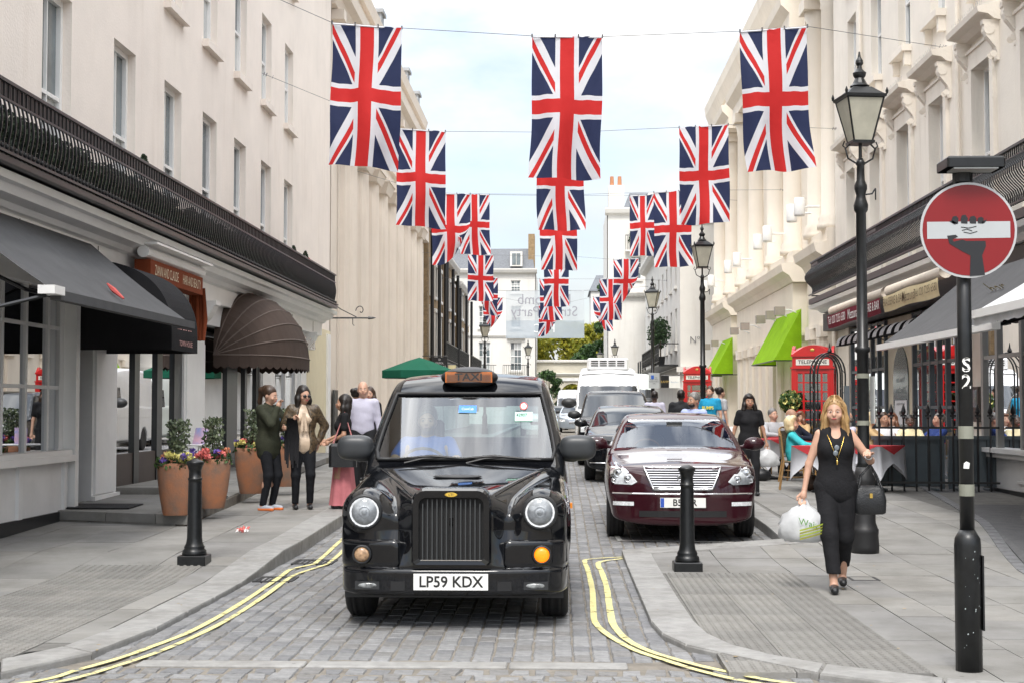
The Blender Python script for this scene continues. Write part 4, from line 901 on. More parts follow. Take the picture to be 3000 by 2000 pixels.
tree('golden_tree','golden yellow tree crown over the arched wall, nearer the middle of the gap',2.6,126,8.9,3.2,leafY,7600,.36,2.5,seed=32,grp='trees behind the wall',lobes=18,lo=.3)
tree('green_tree','dark green tree in front of the golden ones above the wall',3.0,119.5,7.2,2.3,leafG+leafD+leafG,5200,.3,2.2,seed=33,grp='trees behind the wall',lobes=14,lo=.4)
tree('tall_tree','tall slim green tree beside the tall white block',4.2,118,13.2,1.25,leafD+leafG,4200,.33,3,seed=34,lobes=22,lo=.15)
tree('wall_shrub','glossy green magnolia trained against the arched wall',-.8,113.5,4.6,1.35,leafG+leafD,2400,.26,.8,seed=35,lobes=14,lo=.1)
# distant pale house behind the trees
b=MB(); b.box(3.2,9,150,158,0,13.5); dh=thing('distant_house','pale house with grey roof glimpsed between trees and the tall block','building',(6,150,0)); b.build('wall',stuW,dh)
b=MB(); b.prism([(3.0,149.8,13.5),(9.2,149.8,13.5),(9.2,158.2,13.5),(3.0,158.2,13.5)],[(3.8,152,15.3),(8.6,152,15.3),(8.6,156,15.3),(3.8,156,15.3)]); b.build('roof',slate,dh)
for x in (4.2,6.2):
    for z in (6,9.5): b=MB(); b.box(x,x+1,149.93,149.99,z,z+2); b.build('window',wgl,dh)
# ------------------------------------------------------------------ vehicles
def crv(pts):
    P=np.array(pts,float); x,y=P[:,0],P[:,1]; d=np.diff(y)/np.diff(x); m=np.zeros(len(x)); m[0]=d[0]; m[-1]=d[-1]; m[1:-1]=(d[:-1]+d[1:])/2
    for i in range(len(d)):
        if d[i]==0: m[i]=m[i+1]=0
    for i in range(1,len(x)-1):
        if d[i-1]*d[i]<=0: m[i]=0
    def f(t):
        t=np.clip(t,x[0],x[-1]); i=np.clip(np.searchsorted(x,t)-1,0,len(x)-2); h=x[i+1]-x[i]; u=(t-x[i])/h
        return (2*u**3-3*u**2+1)*y[i]+(u**3-2*u**2+u)*h*m[i]+(-2*u**3+3*u**2)*y[i+1]+(u**3-u**2)*h*m[i+1]
    return f
rub=mat('tyre_rubber',(.016,.016,.017),.75,var=.3,vs=30,bump=.2,bs=60); chrome=mat('chrome',(.75,.75,.76),.12,1.0,var=.05); alloy=mat('alloy',(.45,.46,.47),.3,.9,var=.1)
blp=mat('black_plastic',(.02,.021,.023),.45,var=.15,vs=20); seal=mat('rubber_seal',(.008,.008,.009),.5,var=0); lens=glass('lamp_lens',(.94,.95,.96),1.45,1.0); refl=mat('lamp_reflector',(.72,.74,.76),.4,0,var=.3,vs=32)
plw=mat('number_plate_white',(.80,.80,.77),.45,var=.04); ltr=mat('plate_letter',(.012,.012,.012),.5,var=0); cgl=glass('car_glass',(.52,.63,.63),1.5,2.5); cgd=mat('car_glass_dark',(.02,.025,.03),.03,var=0,spec=1.0)
seatm=mat('seat_cloth',(.045,.047,.052),.8,var=.2,vs=9); amber=mat('amber_lit',(.6,.16,.01),.3,emit=(1.0,.20,.004),es=.95,var=.5,vs=60); ambo=mat('amber_unlit',(.42,.27,.16),.2,var=.5,vs=40)
def yd(cx,cy,cz): return lambda x,y,z:(cx+x,cy-z,cz+y)      # lathe axis towards the viewer (-y)
def xd(cx,cy,cz,sg): return lambda x,y,z:(cx+sg*z,cy+x,cz+y)
def wheel(par,x,y,z,r,w,sg,hub=alloy,spokes=7):
    b=MB(xd(x,y,z,sg)); hw=w/2; b.lathe([(r*.62,-hw),(r*.9,-hw),(r*.98,-hw*.8),(r,-hw*.55),(r*.985,-hw*.5),(r*.985,-hw*.42),(r,-hw*.4),(r,-.02),(r*.985,-.015),(r*.985,.015),(r,.02),(r,hw*.4),(r*.985,hw*.42),(r*.985,hw*.5),(r,hw*.55),(r*.98,hw*.8),(r*.9,hw),(r*.64,hw)],28); t=b.build('wheel',rub,par,True)
    b=MB(xd(x,y,z,sg)); b.lathe([(.02,hw*.55),(r*.2,hw*.6),(r*.3,hw*.4),(r*.55,hw*.3),(r*.6,hw*.85),(r*.65,hw*.95)],24,cap=False)
    for k in range(spokes):
        a=2*math.pi*k/spokes; c,s=math.cos(a),math.sin(a); b.prism([(r*.15*c-.02*s,r*.15*s+.02*c,hw*.62),(r*.15*c+.02*s,r*.15*s-.02*c,hw*.62),(r*.6*c+.02*s,r*.6*s-.02*c,hw*.8),(r*.6*c-.02*s,r*.6*s+.02*c,hw*.8)],[(r*.15*c-.02*s,r*.15*s+.02*c,hw*.8),(r*.15*c+.02*s,r*.15*s-.02*c,hw*.8),(r*.6*c+.02*s,r*.6*s-.02*c,hw*.95),(r*.6*c-.02*s,r*.6*s+.02*c,hw*.95)])
    b.build('rim',hub,t,False); return t
def split(par,f,lo,hi,h,paint,cls,names,gm):
    """polygonise field f, cut the glass faces out into parts of their own"""
    lo=np.array(lo,float); hi=np.array(hi,float); n=np.ceil((hi-lo)/h).astype(int)+1
    ax=[(lo[i]+np.arange(n[i])*h).astype(np.float32) for i in range(3)]; X,Y,Z=np.meshgrid(*ax,indexing='ij',sparse=True)
    F=np.broadcast_to(f(X,Y,Z),tuple(n)).astype(np.float32); V,Q=surfnet(F,lo,h)
    def grad(V):
        e=h*.35; G_=np.zeros_like(V)
        for a in range(3):
            d=np.zeros(3); d[a]=e; p=V+d; q=V-d; G_[:,a]=(f(p[:,0],p[:,1],p[:,2])-f(q[:,0],q[:,1],q[:,2]))/(2*e)
        return G_
    for _ in range(3):
        g_=grad(V); fv=f(V[:,0],V[:,1],V[:,2]); st=np.clip(fv/((g_*g_).sum(1)+1e-4),-h,h)[:,None]*g_; ln=np.linalg.norm(st,axis=1,keepdims=True)+1e-9; V=V-st*np.minimum(1,h*.6/ln)
    g_=grad(V); N=g_/(np.linalg.norm(g_,axis=1,keepdims=True)+1e-9); C=V[Q].mean(1); cl=cls(C[:,0],C[:,1],C[:,2],N[Q].mean(1)); out={}
    for k,nm in enumerate(names):
        m=cl==k
        if not m.any(): continue
        q=Q[m]; u,inv=np.unique(q,return_inverse=True); me=npmesh(nm,V[u],inv.reshape(q.shape),paint if k==0 else gm,True,None,N[u]); out[k]=obj(nm,me,par)
    return out
def wells(B,x,y,z,ws,r,depth=.5):
    for wy in ws:
        c=np.sqrt((y-wy)**2+(z-r*.98)**2)-(r+.055); B=smax(B,-smax(c,depth-x,.02),.02)
    return B
def plate(par,x,y,z,w,h,txt,gb=False):
    b=MB(); b.box(x-w/2,x+w/2,y-.012,y,z-h/2,z+h/2); p=b.build('number_plate',plw,par)
    b=MB(); b.text(txt,h*.95,lambda u,v:(x+u+(.02 if gb else 0),y-.0135,z+v-.002),bold=.02,sx=.95); b.build('lettering',ltr,p)
    if gb: b=MB(); b.box(x-w/2+.004,x-w/2+.045,y-.0135,y-.0122,z-h/2+.004,z+h/2-.004); b.build('blue_band',mat('plate_blue',(.03,.09,.45),.5,var=0),p)
    return p
# ---- the black taxi
taxi=thing('taxi','shiny black cab driving towards the camera in the middle of the street','taxi',(0,0,0))
tp=mat('taxi_black',(.005,.0055,.007),.045,var=0,spec=.55)
bz=crv([(-.1,.95),(.1,.975),(.3,1.01),(.8,1.08),(1.4,1.145),(1.8,1.16),(5,1.16)]); wbc=crv([(-.1,.22),(.1,.25),(.5,.37),(1.0,.53),(1.5,.68),(2.2,.8),(5,.8)]); wzc=crv([(-.1,.87),(.1,.90),(.35,.955),(.8,1.0),(1.4,1.06),(2.2,1.1),(5,1.1)])
roofc=crv([(1.0,1.58),(1.6,1.70),(2.0,1.81),(2.5,1.885),(3.1,1.905),(3.8,1.87),(4.3,1.79),(4.8,1.5)]); sxz=crv([(0,.83),(1.0,.83),(1.15,.815),(1.4,.77),(1.7,.69),(1.9,.635),(2.2,.55)])
Wz=crv([(0,.80),(.3,.83),(.6,.862),(.85,.852),(1.1,.81),(1.3,.78),(2,.7)]); wfr=crv([(-.2,.80),(0,.86),(.25,.945),(.5,.985),(.8,1.0),(4,1.0),(4.4,.97),(4.7,.86)])
def taxi_f(X,Y,Z):
    x=np.abs(X); wb=wbc(Y); zb=bz(Y)-.035*(x/wb)**2-.9*np.maximum(0,x-wb)**1.3*1.1
    zw=wzc(Y)-1.15*(x-.66)**2; T=smax(zb,zw,.05)
    F=.05+.13*np.clip(x/.8,0,1.2)**3+.075*np.exp(-((x-.405)/.10)**2)*np.clip((Z-.45)*4,0,1)+.55*np.maximum(0,Z-.80)**1.6+.02*np.maximum(0,.45-Z)
    W=Wz(Z)*wfr(Y); low=smax(smax(Z-T,F-Y,.09),x-W,.09); low=smax(low,Y-4.5+.1*x*x,.1); low=smax(low,.24-Z,.03)
    ws=1.40+(Z-1.13)*1.08+.13*(x/.75)**2-Y; cab=smax(smax(ws*.68,Z-roofc(Y)+.05*(x/.65)**2,.09),x-sxz(Z),.09); cab=smax(cab,(Y-4.52+(Z-1.1)*.25)*.97,.15); cab=smax(cab,.9-Z,.02)
    lamp=np.sqrt((x-.632)**2+((Y-.34)*.75)**2+(Z-.835)**2)-.165
    B=smin(smin(low,lamp,.06),cab,.035); return wells(B,x,Y,Z,(.80,3.68),.335)
def taxi_c(x,y,z,N):
    a=np.abs(x); ws=np.abs(1.40+(z-1.13)*1.08+.13*(a/.75)**2-y)<.035; c=np.zeros(len(x),int)
    c[ws&(z>1.17)&(z<1.69)&(a<sxz(z)-.075)]=1
    sd=(a>sxz(z)-.05)&(z>1.17)&(z<1.6)&(N[:,2]<.6); c[sd&(x<0)&(y>1.85)&(y<2.95)]=2; c[sd&(x>0)&(y>1.85)&(y<2.95)]=3; c[sd&(x<0)&(y>3.03)&(y<4.1)]=4; c[sd&(x>0)&(y>3.03)&(y<4.1)]=5
    c[(y>4.3)&(z>1.2)&(z<1.6)&(a<.55)]=6; return c
split(taxi,taxi_f,(-.96,-.06,.18),(.96,4.66,1.94),.0145,tp,taxi_c,['body','windscreen','side_window','side_window','side_window','side_window','rear_window'],cgl)
# bumper with corner blocks
def bump_f(X,Y,Z):
    x=np.abs(X); F=.0+.16*np.clip(x/.84,0,1.2)**3.2; band=smax(smax(smax(F-Y,Y-.55,.03),x-.855*wfr(Y)*1.0,.07),np.abs(Z-.345)-.092,.03)
    blkc=smax(smax(smax(F+.02-Y,Y-.5,.03),x-.86*wfr(Y),.07),smax(np.abs(Z-.535)-.105,.37-x,.05),.04)
    return wells(smin(band,blkc,.012),x,Y,Z,(.80,),.335,.6)
obj('bumper',implicit('bumper',bump_f,(-.92,-.05,.2),(.92,.62,.70),.013,tp),taxi)
b=MB(); b.box(-.80,.80,.30,.5,.20,.27); b.build('undertray',blp,taxi)
for sg in (-1,1):
    x=sg*.632; b=MB(yd(x,.13,.835)); b.lathe([(.128,-.03),(.128,.03),(.114,.05),(.105,.04)],24,cap=False); r_=b.build('headlight',blp,taxi,True)
    b=MB(yd(x,.085,.835)); b.lathe([(.106,.004),(.07,.0),(.0,.0)],20,cap=False); b.lathe([(.045,.001),(.04,.008),(.036,.001)],16,cap=False); b.ell((0,0,.004),(.022,.022,.012),10,6); b.build('reflector',refl,r_,True)
    b=MB(yd(x,.13,.835)); b.lathe([(.106,.035),(.09,.05),(.06,.062),(.02,.07),(.0,.071)],24,cap=False); b.build('lens',lens,r_,True)
    x=sg*.645; F=.0+.16*(.645/.84)**3.2; lit=sg>0
    b=MB(yd(x,F+.02,.535)); b.lathe([(.068,0),(.07,.03),(.058,.045),(.054,.02)],20,cap=False); r_=b.build('indicator',blp,taxi,True)
    b=MB(yd(x,F+.0,.535)); b.lathe([(.056,.0),(.05,.022),(.025,.03),(0,.032)],18,cap=False); b.build('lens',amber if lit else ambo,r_,True)
    b=MB(); b.box(sg*.60-.09,sg*.60+.09,F-.035,F+.05,.29,.345); fr=b.build('fog_lamp',blp,taxi); 
    b=MB(); b.ell((sg*.60,F-.032,.318),(.075,.01,.02),12,6); b.build('lens',mat('fog_lens',(.22,.23,.23),.1,var=.9,vs=30),fr,True)
    b=MB(); b.box(sg*.38-.05,sg*.38+.05,.004,.1,.285,.35); b.build('air_slot',seal,taxi)
    wheel(taxi,sg*.735,.80,.335,.335,.20,sg); wheel(taxi,sg*.735,3.68,.335,.335,.20,sg)
    b=MB(); b.box(sg*.86-.012,sg*.86+.012,1.05,1.13,.80,.84); b.build('side_repeater',mat('orange_lens',(.8,.25,.02),.3,var=0),taxi)
    def mir(X,Y,Z,sg=sg):
        x=X*sg; q=(np.abs((x-.925)/.15)**3+np.abs((Y-1.72)/.10)**3+np.abs((Z-1.255)/.105)**3)**(1/3); return smin((q-1)*.09,smax(smax(np.abs(x-.83)-.06,np.abs(Y-1.76)-.05,.02),np.abs(Z-1.195)-.045,.02),.05)
    xx=sorted((sg*.74,sg*1.1)); obj('wing_mirror',implicit('wing_mirror',mir,(xx[0],1.58,1.08),(xx[1],1.86,1.38),.011,mat('mirror_grey',(.035,.038,.042),.4,var=.1)),taxi)
# grille
b=MB(); 
def rr(w,z0,z1,r,y): 
    P=[(-w,y,z0+.02),(-w+.02,y,z0),(w-.02,y,z0),(w,y,z0+.02)]
    for k in range(7): a=math.pi/2*k/6; P.append((w-r+r*math.cos(a),y,z1-r+r*math.sin(a)))
    for k in range(7): a=math.pi/2*(1+k/6); P.append((-w+r+r*math.cos(a),y,z1-r+r*math.sin(a)))
    return P
def ringbox(b,Pa,Pb,ya,yb):
    n=len(Pa)
    for i in range(n):
        j=(i+1)%n; a,c=Pa[i],Pa[j]; d,e=Pb[i],Pb[j]
        b.quad((a[0],ya,a[2]),(c[0],ya,c[2]),(e[0],ya,e[2]),(d[0],ya,d[2])); b.quad((a[0],ya,a[2]),(c[0],ya,c[2]),(c[0],yb,c[2]),(a[0],yb,a[2])); b.quad((d[0],ya,d[2]),(e[0],ya,e[2]),(e[0],yb,e[2]),(d[0],yb,d[2]))
mid=rr(.272,.47,.995,.09,0); out_=rr(.285,.465,1.01,.10,0); inn=rr(.232,.495,.945,.055,0); n=len(mid)
for A,ya,Bq,yb in ((out_,.22,out_,.03),(out_,.03,mid,-.015),(mid,-.015,inn,-.01),(inn,-.01,inn,.05)):
    for i in range(n):
        j=(i+1)%n; b.quad((A[i][0],ya,A[i][2]),(A[j][0],ya,A[j][2]),(Bq[j][0],yb,Bq[j][2]),(Bq[i][0],yb,Bq[i][2]))
gs=b.build('grille_shell',tp,taxi,False)
b=MB(); b.poly([(p[0],.05,p[2]) for p in inn]); b.build('grille_mesh',mat('grille_back',(.01,.01,.011),.6,var=.5,vs=90),gs)
for k in range(13): b=MB(); x=-.204+k*.034; zt=.93 if abs(x)<.19 else .90; b.box(x-.004,x+.004,.012,.032,.497,zt); b.build('grille_bar',mat('grille_bar_paint',(.045,.048,.05),.35,var=.1),gs)
b=MB(); b.box(-.23,.23,.004,.02,.497,.503); b.build('grille_trim',chrome,gs)
b=MB(yd(0,-.012,.966)); b.lathe([(.0,.006),(.03,.006),(.036,.0)],18); 
for i,v in enumerate(b.v): b.v[i]=(v[0]*1.25,v[1],.966+(v[2]-.966)*.48)
bd=b.build('badge',mat('badge_gold',(.75,.5,.08),.35,.5,var=.1),gs); b=MB(); b.text('LTI',.026,lambda u,v:(u,-.0185,.966+v),bold=.01); b.build('lettering',ltr,bd)
plate(taxi,0,-.012,.350,.53,.115,'LP59 KDX')
b=MB(); b.lathe([(.0,.012),(.17,.010),(.19,0)],20,0,.66,z0=1.062); 
for i,v in enumerate(b.v): b.v[i]=(v[0],.66+(v[1]-.66)*.32,v[2]+ (v[1]-.66)*.03)
b.build('bonnet_vent',blp,taxi,True)
for sg in (-1,1): 
    P=[(sg*(float(wbc(y))+.03),y,float(bz(y)-.035*((float(wbc(y))+.03)/float(wbc(y)))**2-.9*.03**1.3*1.1)+.004) for y in np.linspace(.22,1.36,16)]
    b=MB(); b.tube(P,.0045,5); b.build('bonnet_seam',seal,taxi)
# windscreen seal and wipers
def onws(x,z): return (x,1.40+(z-1.13)*1.08+.13*(abs(x)/.75)**2,z)
P=[]
for k in range(13): u=k/12; P.append(onws(-.715+1.43*u,1.16))
for k in range(1,8): z=1.16+.54*k/8; P.append(onws(float(sxz(z))-.07,z))
for k in range(13): u=k/12; P.append(onws(.62-1.24*u,1.70))
for k in range(1,8): z=1.70-.54*k/8; P.append(onws(-float(sxz(z))+.07,z))
P.append(P[0]); b=MB(); b.tube([(p[0],p[1]-.012,p[2]+.006) for p in P],.017,6); b.build('windscreen_seal',seal,taxi,True)
for x0 in (-.28,.22):
    b=MB(); b.tube([(x0-.20,1.36,1.14),(x0-.05,1.38,1.175),(x0+.10,1.39,1.185)],.008,5); b.tube([(x0-.26,1.39,1.175),(x0+.02,1.385,1.195),(x0+.40,1.40,1.165)],[.006,.014,.006],5); b.build('wiper',seal,taxi)
stb=mat('sticker_blue',(.07,.25,.75),.5,var=0); stg=mat('sticker_green',(.45,.80,.62),.5,var=0); stw=mat('sticker_white',(.8,.8,.78),.5,var=0)
def wsq(x0,x1,z0,z1,name,m,off=.012):
    b=MB(); p=[onws(x,z) for x,z in ((x0,z0),(x1,z0),(x1,z1),(x0,z1))]; b.poly([(a,y-off,z) for a,y,z in p]); return b.build(name,m,taxi)
s_=wsq(-.075,.075,1.545,1.605,'sticker',stb); b=MB(); b.text('ComCab',.028,lambda u,v:(u,onws(0,1.575+v)[1]-.016,1.575+v)); b.build('lettering',stw,s_)
s_=wsq(.40,.545,1.475,1.55,'licence_sticker',stg); b=MB(); b.text('42907',.036,lambda u,v:(.455+u,onws(.455+u,1.525+v)[1]-.016,1.525+v),bold=.01); b.build('lettering',ltr,s_)
b=MB(); c=(.47,1.60); n=16
for k in range(n):
    a0,a1=6.283*k/n,6.283*(k+1)/n; q=[onws(c[0]+r*math.cos(a),c[1]+r*math.sin(a)) for a,r in ((a0,.024),(a1,.024),(a1,.032),(a0,.032))]; b.poly([(x,y-.014,z) for x,y,z in q])
s_=b.build('no_smoking_ring',mat('sticker_red',(.65,.06,.05),.5,var=0),taxi); b=MB(); b.poly([(x,y-.013,z) for x,y,z in [onws(c[0]+.024*math.cos(6.283*k/n),c[1]+.024*math.sin(6.283*k/n)) for k in range(n)]]); b.build('sticker_face',stw,s_)
# roof sign
def sign_f(X,Y,Z): return (np.sqrt((X/.245)**2+((Y-2.12)/.16)**2+((Z-1.845)/.092)**2)-1)*.085
def sign_h(X,Y,Z): return smax(sign_f(X,Y,Z),-smax(smax(np.abs(X)-.195,np.abs(Z-1.845)-.040,.03),Y-2.02,.005),.01)
sg_=obj('roof_sign',implicit('roof_sign',sign_h,(-.27,1.93,1.72),(.27,2.32,1.96),.0105,blp),taxi)
b=MB(); b.box(-.20,.20,2.005,2.015,1.80,1.89); b.build('amber_panel',mat('sign_amber',(.62,.17,.03),.35,var=.25,vs=8),sg_)
b=MB(); b.text('TAXI',.085,lambda u,v:(u*1.25,2.002,1.844+v),bold=.02); b.build('lettering',ltr,sg_)
b=MB(); b.box(-.19,.19,1.992,1.996,1.806,1.884); b.build('sign_glass',lens,sg_)
b=MB(); b.tube([(0,3.2,1.88),(0,3.22,1.96)],.01); b.build('aerial',blp,taxi)
# inside
b=MB(); b.box(-.70,.70,1.35,1.62,.7,1.10); b.build('dashboard',blp,taxi)
b=MB(); b.box(-.75,.75,2.75,2.80,.4,1.12); b.build('partition',seatm,taxi)
b=MB(); b.bbox(-.62,-.12,2.35,2.52,.55,1.25,.05); s_=b.build('seat',seatm,taxi); b=MB(); b.bbox(-.50,-.24,2.38,2.48,1.26,1.48,.03); b.build('headrest',seatm,s_)
b=MB(); b.bbox(-.62,.62,3.75,3.95,.45,1.3,.05); b.build('rear_seat',seatm,taxi)
b=MB(); n=20; b.tube([(-.36+.19*math.cos(6.283*k/n),1.78-.10*math.sin(6.283*k/n),1.10+.15*math.sin(6.283*k/n)) for k in range(n+1)],.013,6); b.tube([(-.55,1.78,1.10),(-.17,1.78,1.10)],.012,5); b.build('steering_wheel',blp,taxi,True)
b=MB(); b.box(-.09,.09,1.93,1.96,1.555,1.615); b.build('rear_view_mirror',blp,taxi)
b=MB(); b.box(-.75,.75,.4,4.3,.26,.30); b.build('floor_pan',blp,taxi)
taxi.location=(-.775,10.48,0)
# ---- generic saloon / van body
SY={}
def car(name,label,cat,loc,rot,p,paint,h=.02,glassm=None,group=None):
    t=thing(name,label,cat,(0,0,0),group); L=p['L']; hw=p['hw']; zc=crv(p['line']); rf=crv(p['roof']); pl=crv(p['plan']); (wy0,wz0),(wy1,wz1)=p['ws']; (ry0,rz0),(ry1,rz1)=p['rs']; sx=crv(p['side']); R_=p['r']; k1=p.get('k',.07)
    zs=crv(p.get('zw',[(0,.9),(.35,.95),(.65,1.0),(.95,.965),(1.4,.93),(3,.9)])); cr=p.get('crown',.05); fx=p.get('fx',.22); nose=crv(p.get('nose',[(0,.08),(.3,.0),(.5,0),(.7,.025),(.9,.1),(1.2,.3),(3,.4)])); tail=p.get('tail',.12); zb=p.get('zb',.2)
    def f(X,Y,Z):
        x=np.abs(X); W=hw*pl(Y)*zs(Z); low=smax(Z-zc(Y)+cr*(x/hw)**2,nose(Z)+fx*(x/hw)**3-Y,k1); low=smax(low,x-W,k1); low=smax(low,Y-L+tail*(x/hw)**3+.05*np.maximum(0,.4-Z),k1); low=smax(low,zb+p.get('lift',.13)*(x/hw)**4-Z,.03)
        ws=wy0+(Z-wz0)*(wy1-wy0)/(wz1-wz0)+.16*(x/hw)**2-Y; rs=Y-(ry0+(Z-rz0)*(ry1-ry0)/(rz1-rz0))+.12*(x/hw)**2
        cab=smax(smax(ws*p.get('wf',.6),Z-rf(Y)+.06*(x/hw)**2,.09),x-sx(Z),.07); cab=smax(cab,rs*p.get('rfk',.6),.12); cab=smax(cab,wz0-.2-Z,.02); return wells(smin(low,cab,p.get('kb',.05)),x,Y,Z,p['wh'],R_)
    def c(x,y,z,N):
        a=np.abs(x); o=np.zeros(len(x),int); ws=np.abs(wy0+(z-wz0)*(wy1-wy0)/(wz1-wz0)+.16*(a/hw)**2-y)<.05
        o[ws&(z>wz0+.03)&(z<p['gt'])&(a<sx(z)-.07)]=1
        sd=(a>sx(z)-.045)&(z>p['gb'])&(z<p['gt']-.03)&(N[:,2]<.75)
        for i,(y0,y1) in enumerate(p['sw']):
            o[sd&(x<0)&(y>y0)&(y<y1)&(y>wy0+(z-wz0)*(wy1-wy0)/(wz1-wz0)+.22)]=2+2*i; o[sd&(x>0)&(y>y0)&(y<y1)&(y>wy0+(z-wz0)*(wy1-wy0)/(wz1-wz0)+.22)]=3+2*i
        return o
    def sy(x,z,off=.006):
        ys=np.linspace(-.1,1.6,340); v=f(np.full(340,float(x)),ys,np.full(340,float(z)))<0; return float(ys[np.argmax(v)])-off if v.any() else 1.0
    SY[t.name]=sy
    zmax=max(q[1] for q in p['roof'])+.08
    split(t,f,(-hw-.08,-.06,.12),(hw+.08,L+.08,zmax),h,paint,c,['body','windscreen']+['side_window']*6,glassm or cgd)
    for sg in (-1,1):
        for wy in p['wh']: wheel(t,sg*(hw-.13),wy,R_,R_,.21,sg,p.get('hub',alloy))
    if p.get('mir'):
        mx,my,mz,ms=p['mir']
        for sg in (-1,1):
            def mir(X,Y,Z,sg=sg): return smin((np.sqrt(((X*sg-mx)/(.13*ms))**2+((Y-my)/(.08*ms))**2+((Z-mz)/(.085*ms))**2)-1)*.08,smax(np.abs(X*sg-mx+.13)-.06,smax(np.abs(Y-my)-.03,np.abs(Z-mz+.04)-.02,.01),.01),.03)
            xx=sorted((sg*(mx-.22),sg*(mx+.2*ms))); obj('wing_mirror',implicit('wing_mirror',mir,(xx[0],my-.15*ms,mz-.15*ms),(xx[1],my+.15*ms,mz+.15*ms),max(.014,h*.8),p.get('mm',paint)),t)
    b=MB(); b.box(-hw+.25,hw-.25,.5,L-.5,zb+.02,zb+.08); b.build('floor_pan',blp,t)
    t.location=loc; t.rotation_euler=(p.get('pitch',0),p.get('roll',0),rot); return t
SED=dict(L=4.98,hw=.90,line=[(-.2,.74),(.0,.81),(.25,.895),(.6,.94),(1.2,1.0),(1.55,1.035),(2.2,1.05),(4.0,1.06),(4.6,1.06),(5,1.0)],roof=[(1,1.1),(1.9,1.38),(2.3,1.455),(2.9,1.49),(3.5,1.455),(4,1.35),(4.6,1.1)],plan=[(-.2,.86),(.1,.92),(.5,.975),(1,1),(3.8,1),(4.6,.96),(5.1,.88)],ws=((1.42,1.02),(2.28,1.45)),rs=((4.25,1.02),(3.55,1.42)),side=[(0,.86),(.9,.85),(1.0,.835),(1.2,.76),(1.4,.655),(1.6,.55)],gb=1.07,gt=1.40,sw=[(1.9,2.85),(2.95,4.0)],wh=(.92,3.84),r=.335,mir=(.99,1.75,1.10,1.0),fx=.26)
mar=mat('maroon_paint',(.032,.007,.011),.07,var=0,spec=.5)
lex=car('saloon_car','dark maroon saloon parked at the kerb behind the right bollard','car',(1.41,16.95,.035),R(-1.8),SED,mar,.0165,cgl)
def lexpart(): 
    t=lex; L=t.location.copy(); t.location=(0,0,0); rz=t.rotation_euler.copy(); t.rotation_euler=(0,0,0)
    # trapezoid grille with chrome slats
    sy=SY[t.name]; gl=lambda z:.335+(z-.62)*.44
    P=[(-.335,.62),(.335,.62),(.445,.865),(-.445,.865)]
    b=MB(); b.grid(lambda u,v:(lambda z:(lambda x:(x,sy(x,z,.01),z))((2*u-1)*gl(z)))(.62+.245*v),12,6); gr=b.build('grille',seal,t,True)
    P2=P+[P[0]]; Q=[(P2[q][0]+(P2[q+1][0]-P2[q][0])*k/8,P2[q][1]+(P2[q+1][1]-P2[q][1])*k/8) for q in range(4) for k in range(8)]; Q.append(Q[0]); b=MB(); b.tube([(x,sy(x,z,.016),z) for x,z in Q],.017,6); b.build('grille_surround',chrome,gr,True)
    for k in range(8):
        z=.648+k*.0265; w=gl(z); b=MB(); b.tube([(x,sy(x,z,.02),z) for x in np.linspace(-w,w,11)],.0065,5); b.build('grille_slat',chrome,gr)
    b=MB(yd(0,sy(0,.745,.034),.745)); n=22; b.tube([(.058*math.cos(6.283*k/n),.042*math.sin(6.283*k/n),0) for k in range(n+1)],.007,5); b.tube([(.03,.026,0),(-.014,-.010,0),(.05,-.010,0)],.007,5); b.build('badge',chrome,gr,True)
    for sg in (-1,1):
        P=[(.52,.70),(.58,.665),(.78,.67),(.835,.74),(.825,.86),(.77,.915),(.68,.87),(.58,.77)]; ce=(.71,.78)
        vs=[(sg*(ce[0]+(x-ce[0])*q),sy(ce[0]+(x-ce[0])*q,ce[1]+(z-ce[1])*q,.012),ce[1]+(z-ce[1])*q) for q in (1,.66,.33) for x,z in P]+[(sg*ce[0],sy(*ce,.012),ce[1])]
        fs=[(r*8+i,r*8+(i+1)%8,r*8+8+(i+1)%8,r*8+8+i) for r in (0,1) for i in range(8)]+[(16+i,16+(i+1)%8,24) for i in range(8)]
        b=MB(); b.add(vs,fs); hl=b.build('headlight',refl,t,True)
        for (cx,cz,r) in ((.735,.80,.062),(.63,.735,.045),(.79,.71,.03)):
            b=MB(yd(sg*cx,sy(cx,cz,.018),cz)); b.lathe([(r,.002),(r*.85,.012),(r*.78,.004),(r*.5,.008),(0,.016)],18,cap=False); b.build('lamp',chrome,hl,True)
        b=MB(); b.add([(x,y-.028,z) for x,y,z in vs],fs); b.build('lens',lens,hl,True)
        b=MB(); b.grid(lambda u,v:(lambda x,z:(sg*x,sy(x,z,.008),z))(.56+.24*u,.425+.045*v),5,1); b.build('fog_lamp',refl,t)
    b=MB(); b.tube([(x,sy(x,.565,.002),.565) for x in np.linspace(-.86,.86,31)],.009,5); b.build('bumper_strip',chrome,t)
    b=MB(); b.grid(lambda u,v:(-.5+u,sy(-.5+u,.30+.07*v,.006),.30+.07*v),14,2); b.build('lower_intake',seal,t)
    plate(t,0,sy(.2,.465,.006),.465,.52,.112,'B57  R',True)
    b=MB(); b.box(-.70,.70,1.75,2.0,.75,1.03); b.build('dashboard',mat('tan_dash',(.30,.27,.23),.7),t)
    for x in (-.36,.36): b=MB(); b.bbox(x-.25,x+.25,2.55,2.72,.6,1.2,.05); s_=b.build('seat',mat('tan_seat',(.34,.31,.27),.7),t); b=MB(); b.bbox(x-.13,x+.13,2.58,2.68,1.21,1.33,.03); b.build('headrest',M['tan_seat'],s_)
    b=MB(); n=18; b.tube([(-.36+.18*math.cos(6.283*k/n),2.02-.08*math.sin(6.283*k/n),1.0+.15*math.sin(6.283*k/n)) for k in range(n+1)],.013,5); b.build('steering_wheel',mat('wood_rim',(.25,.12,.06),.4),t,True)
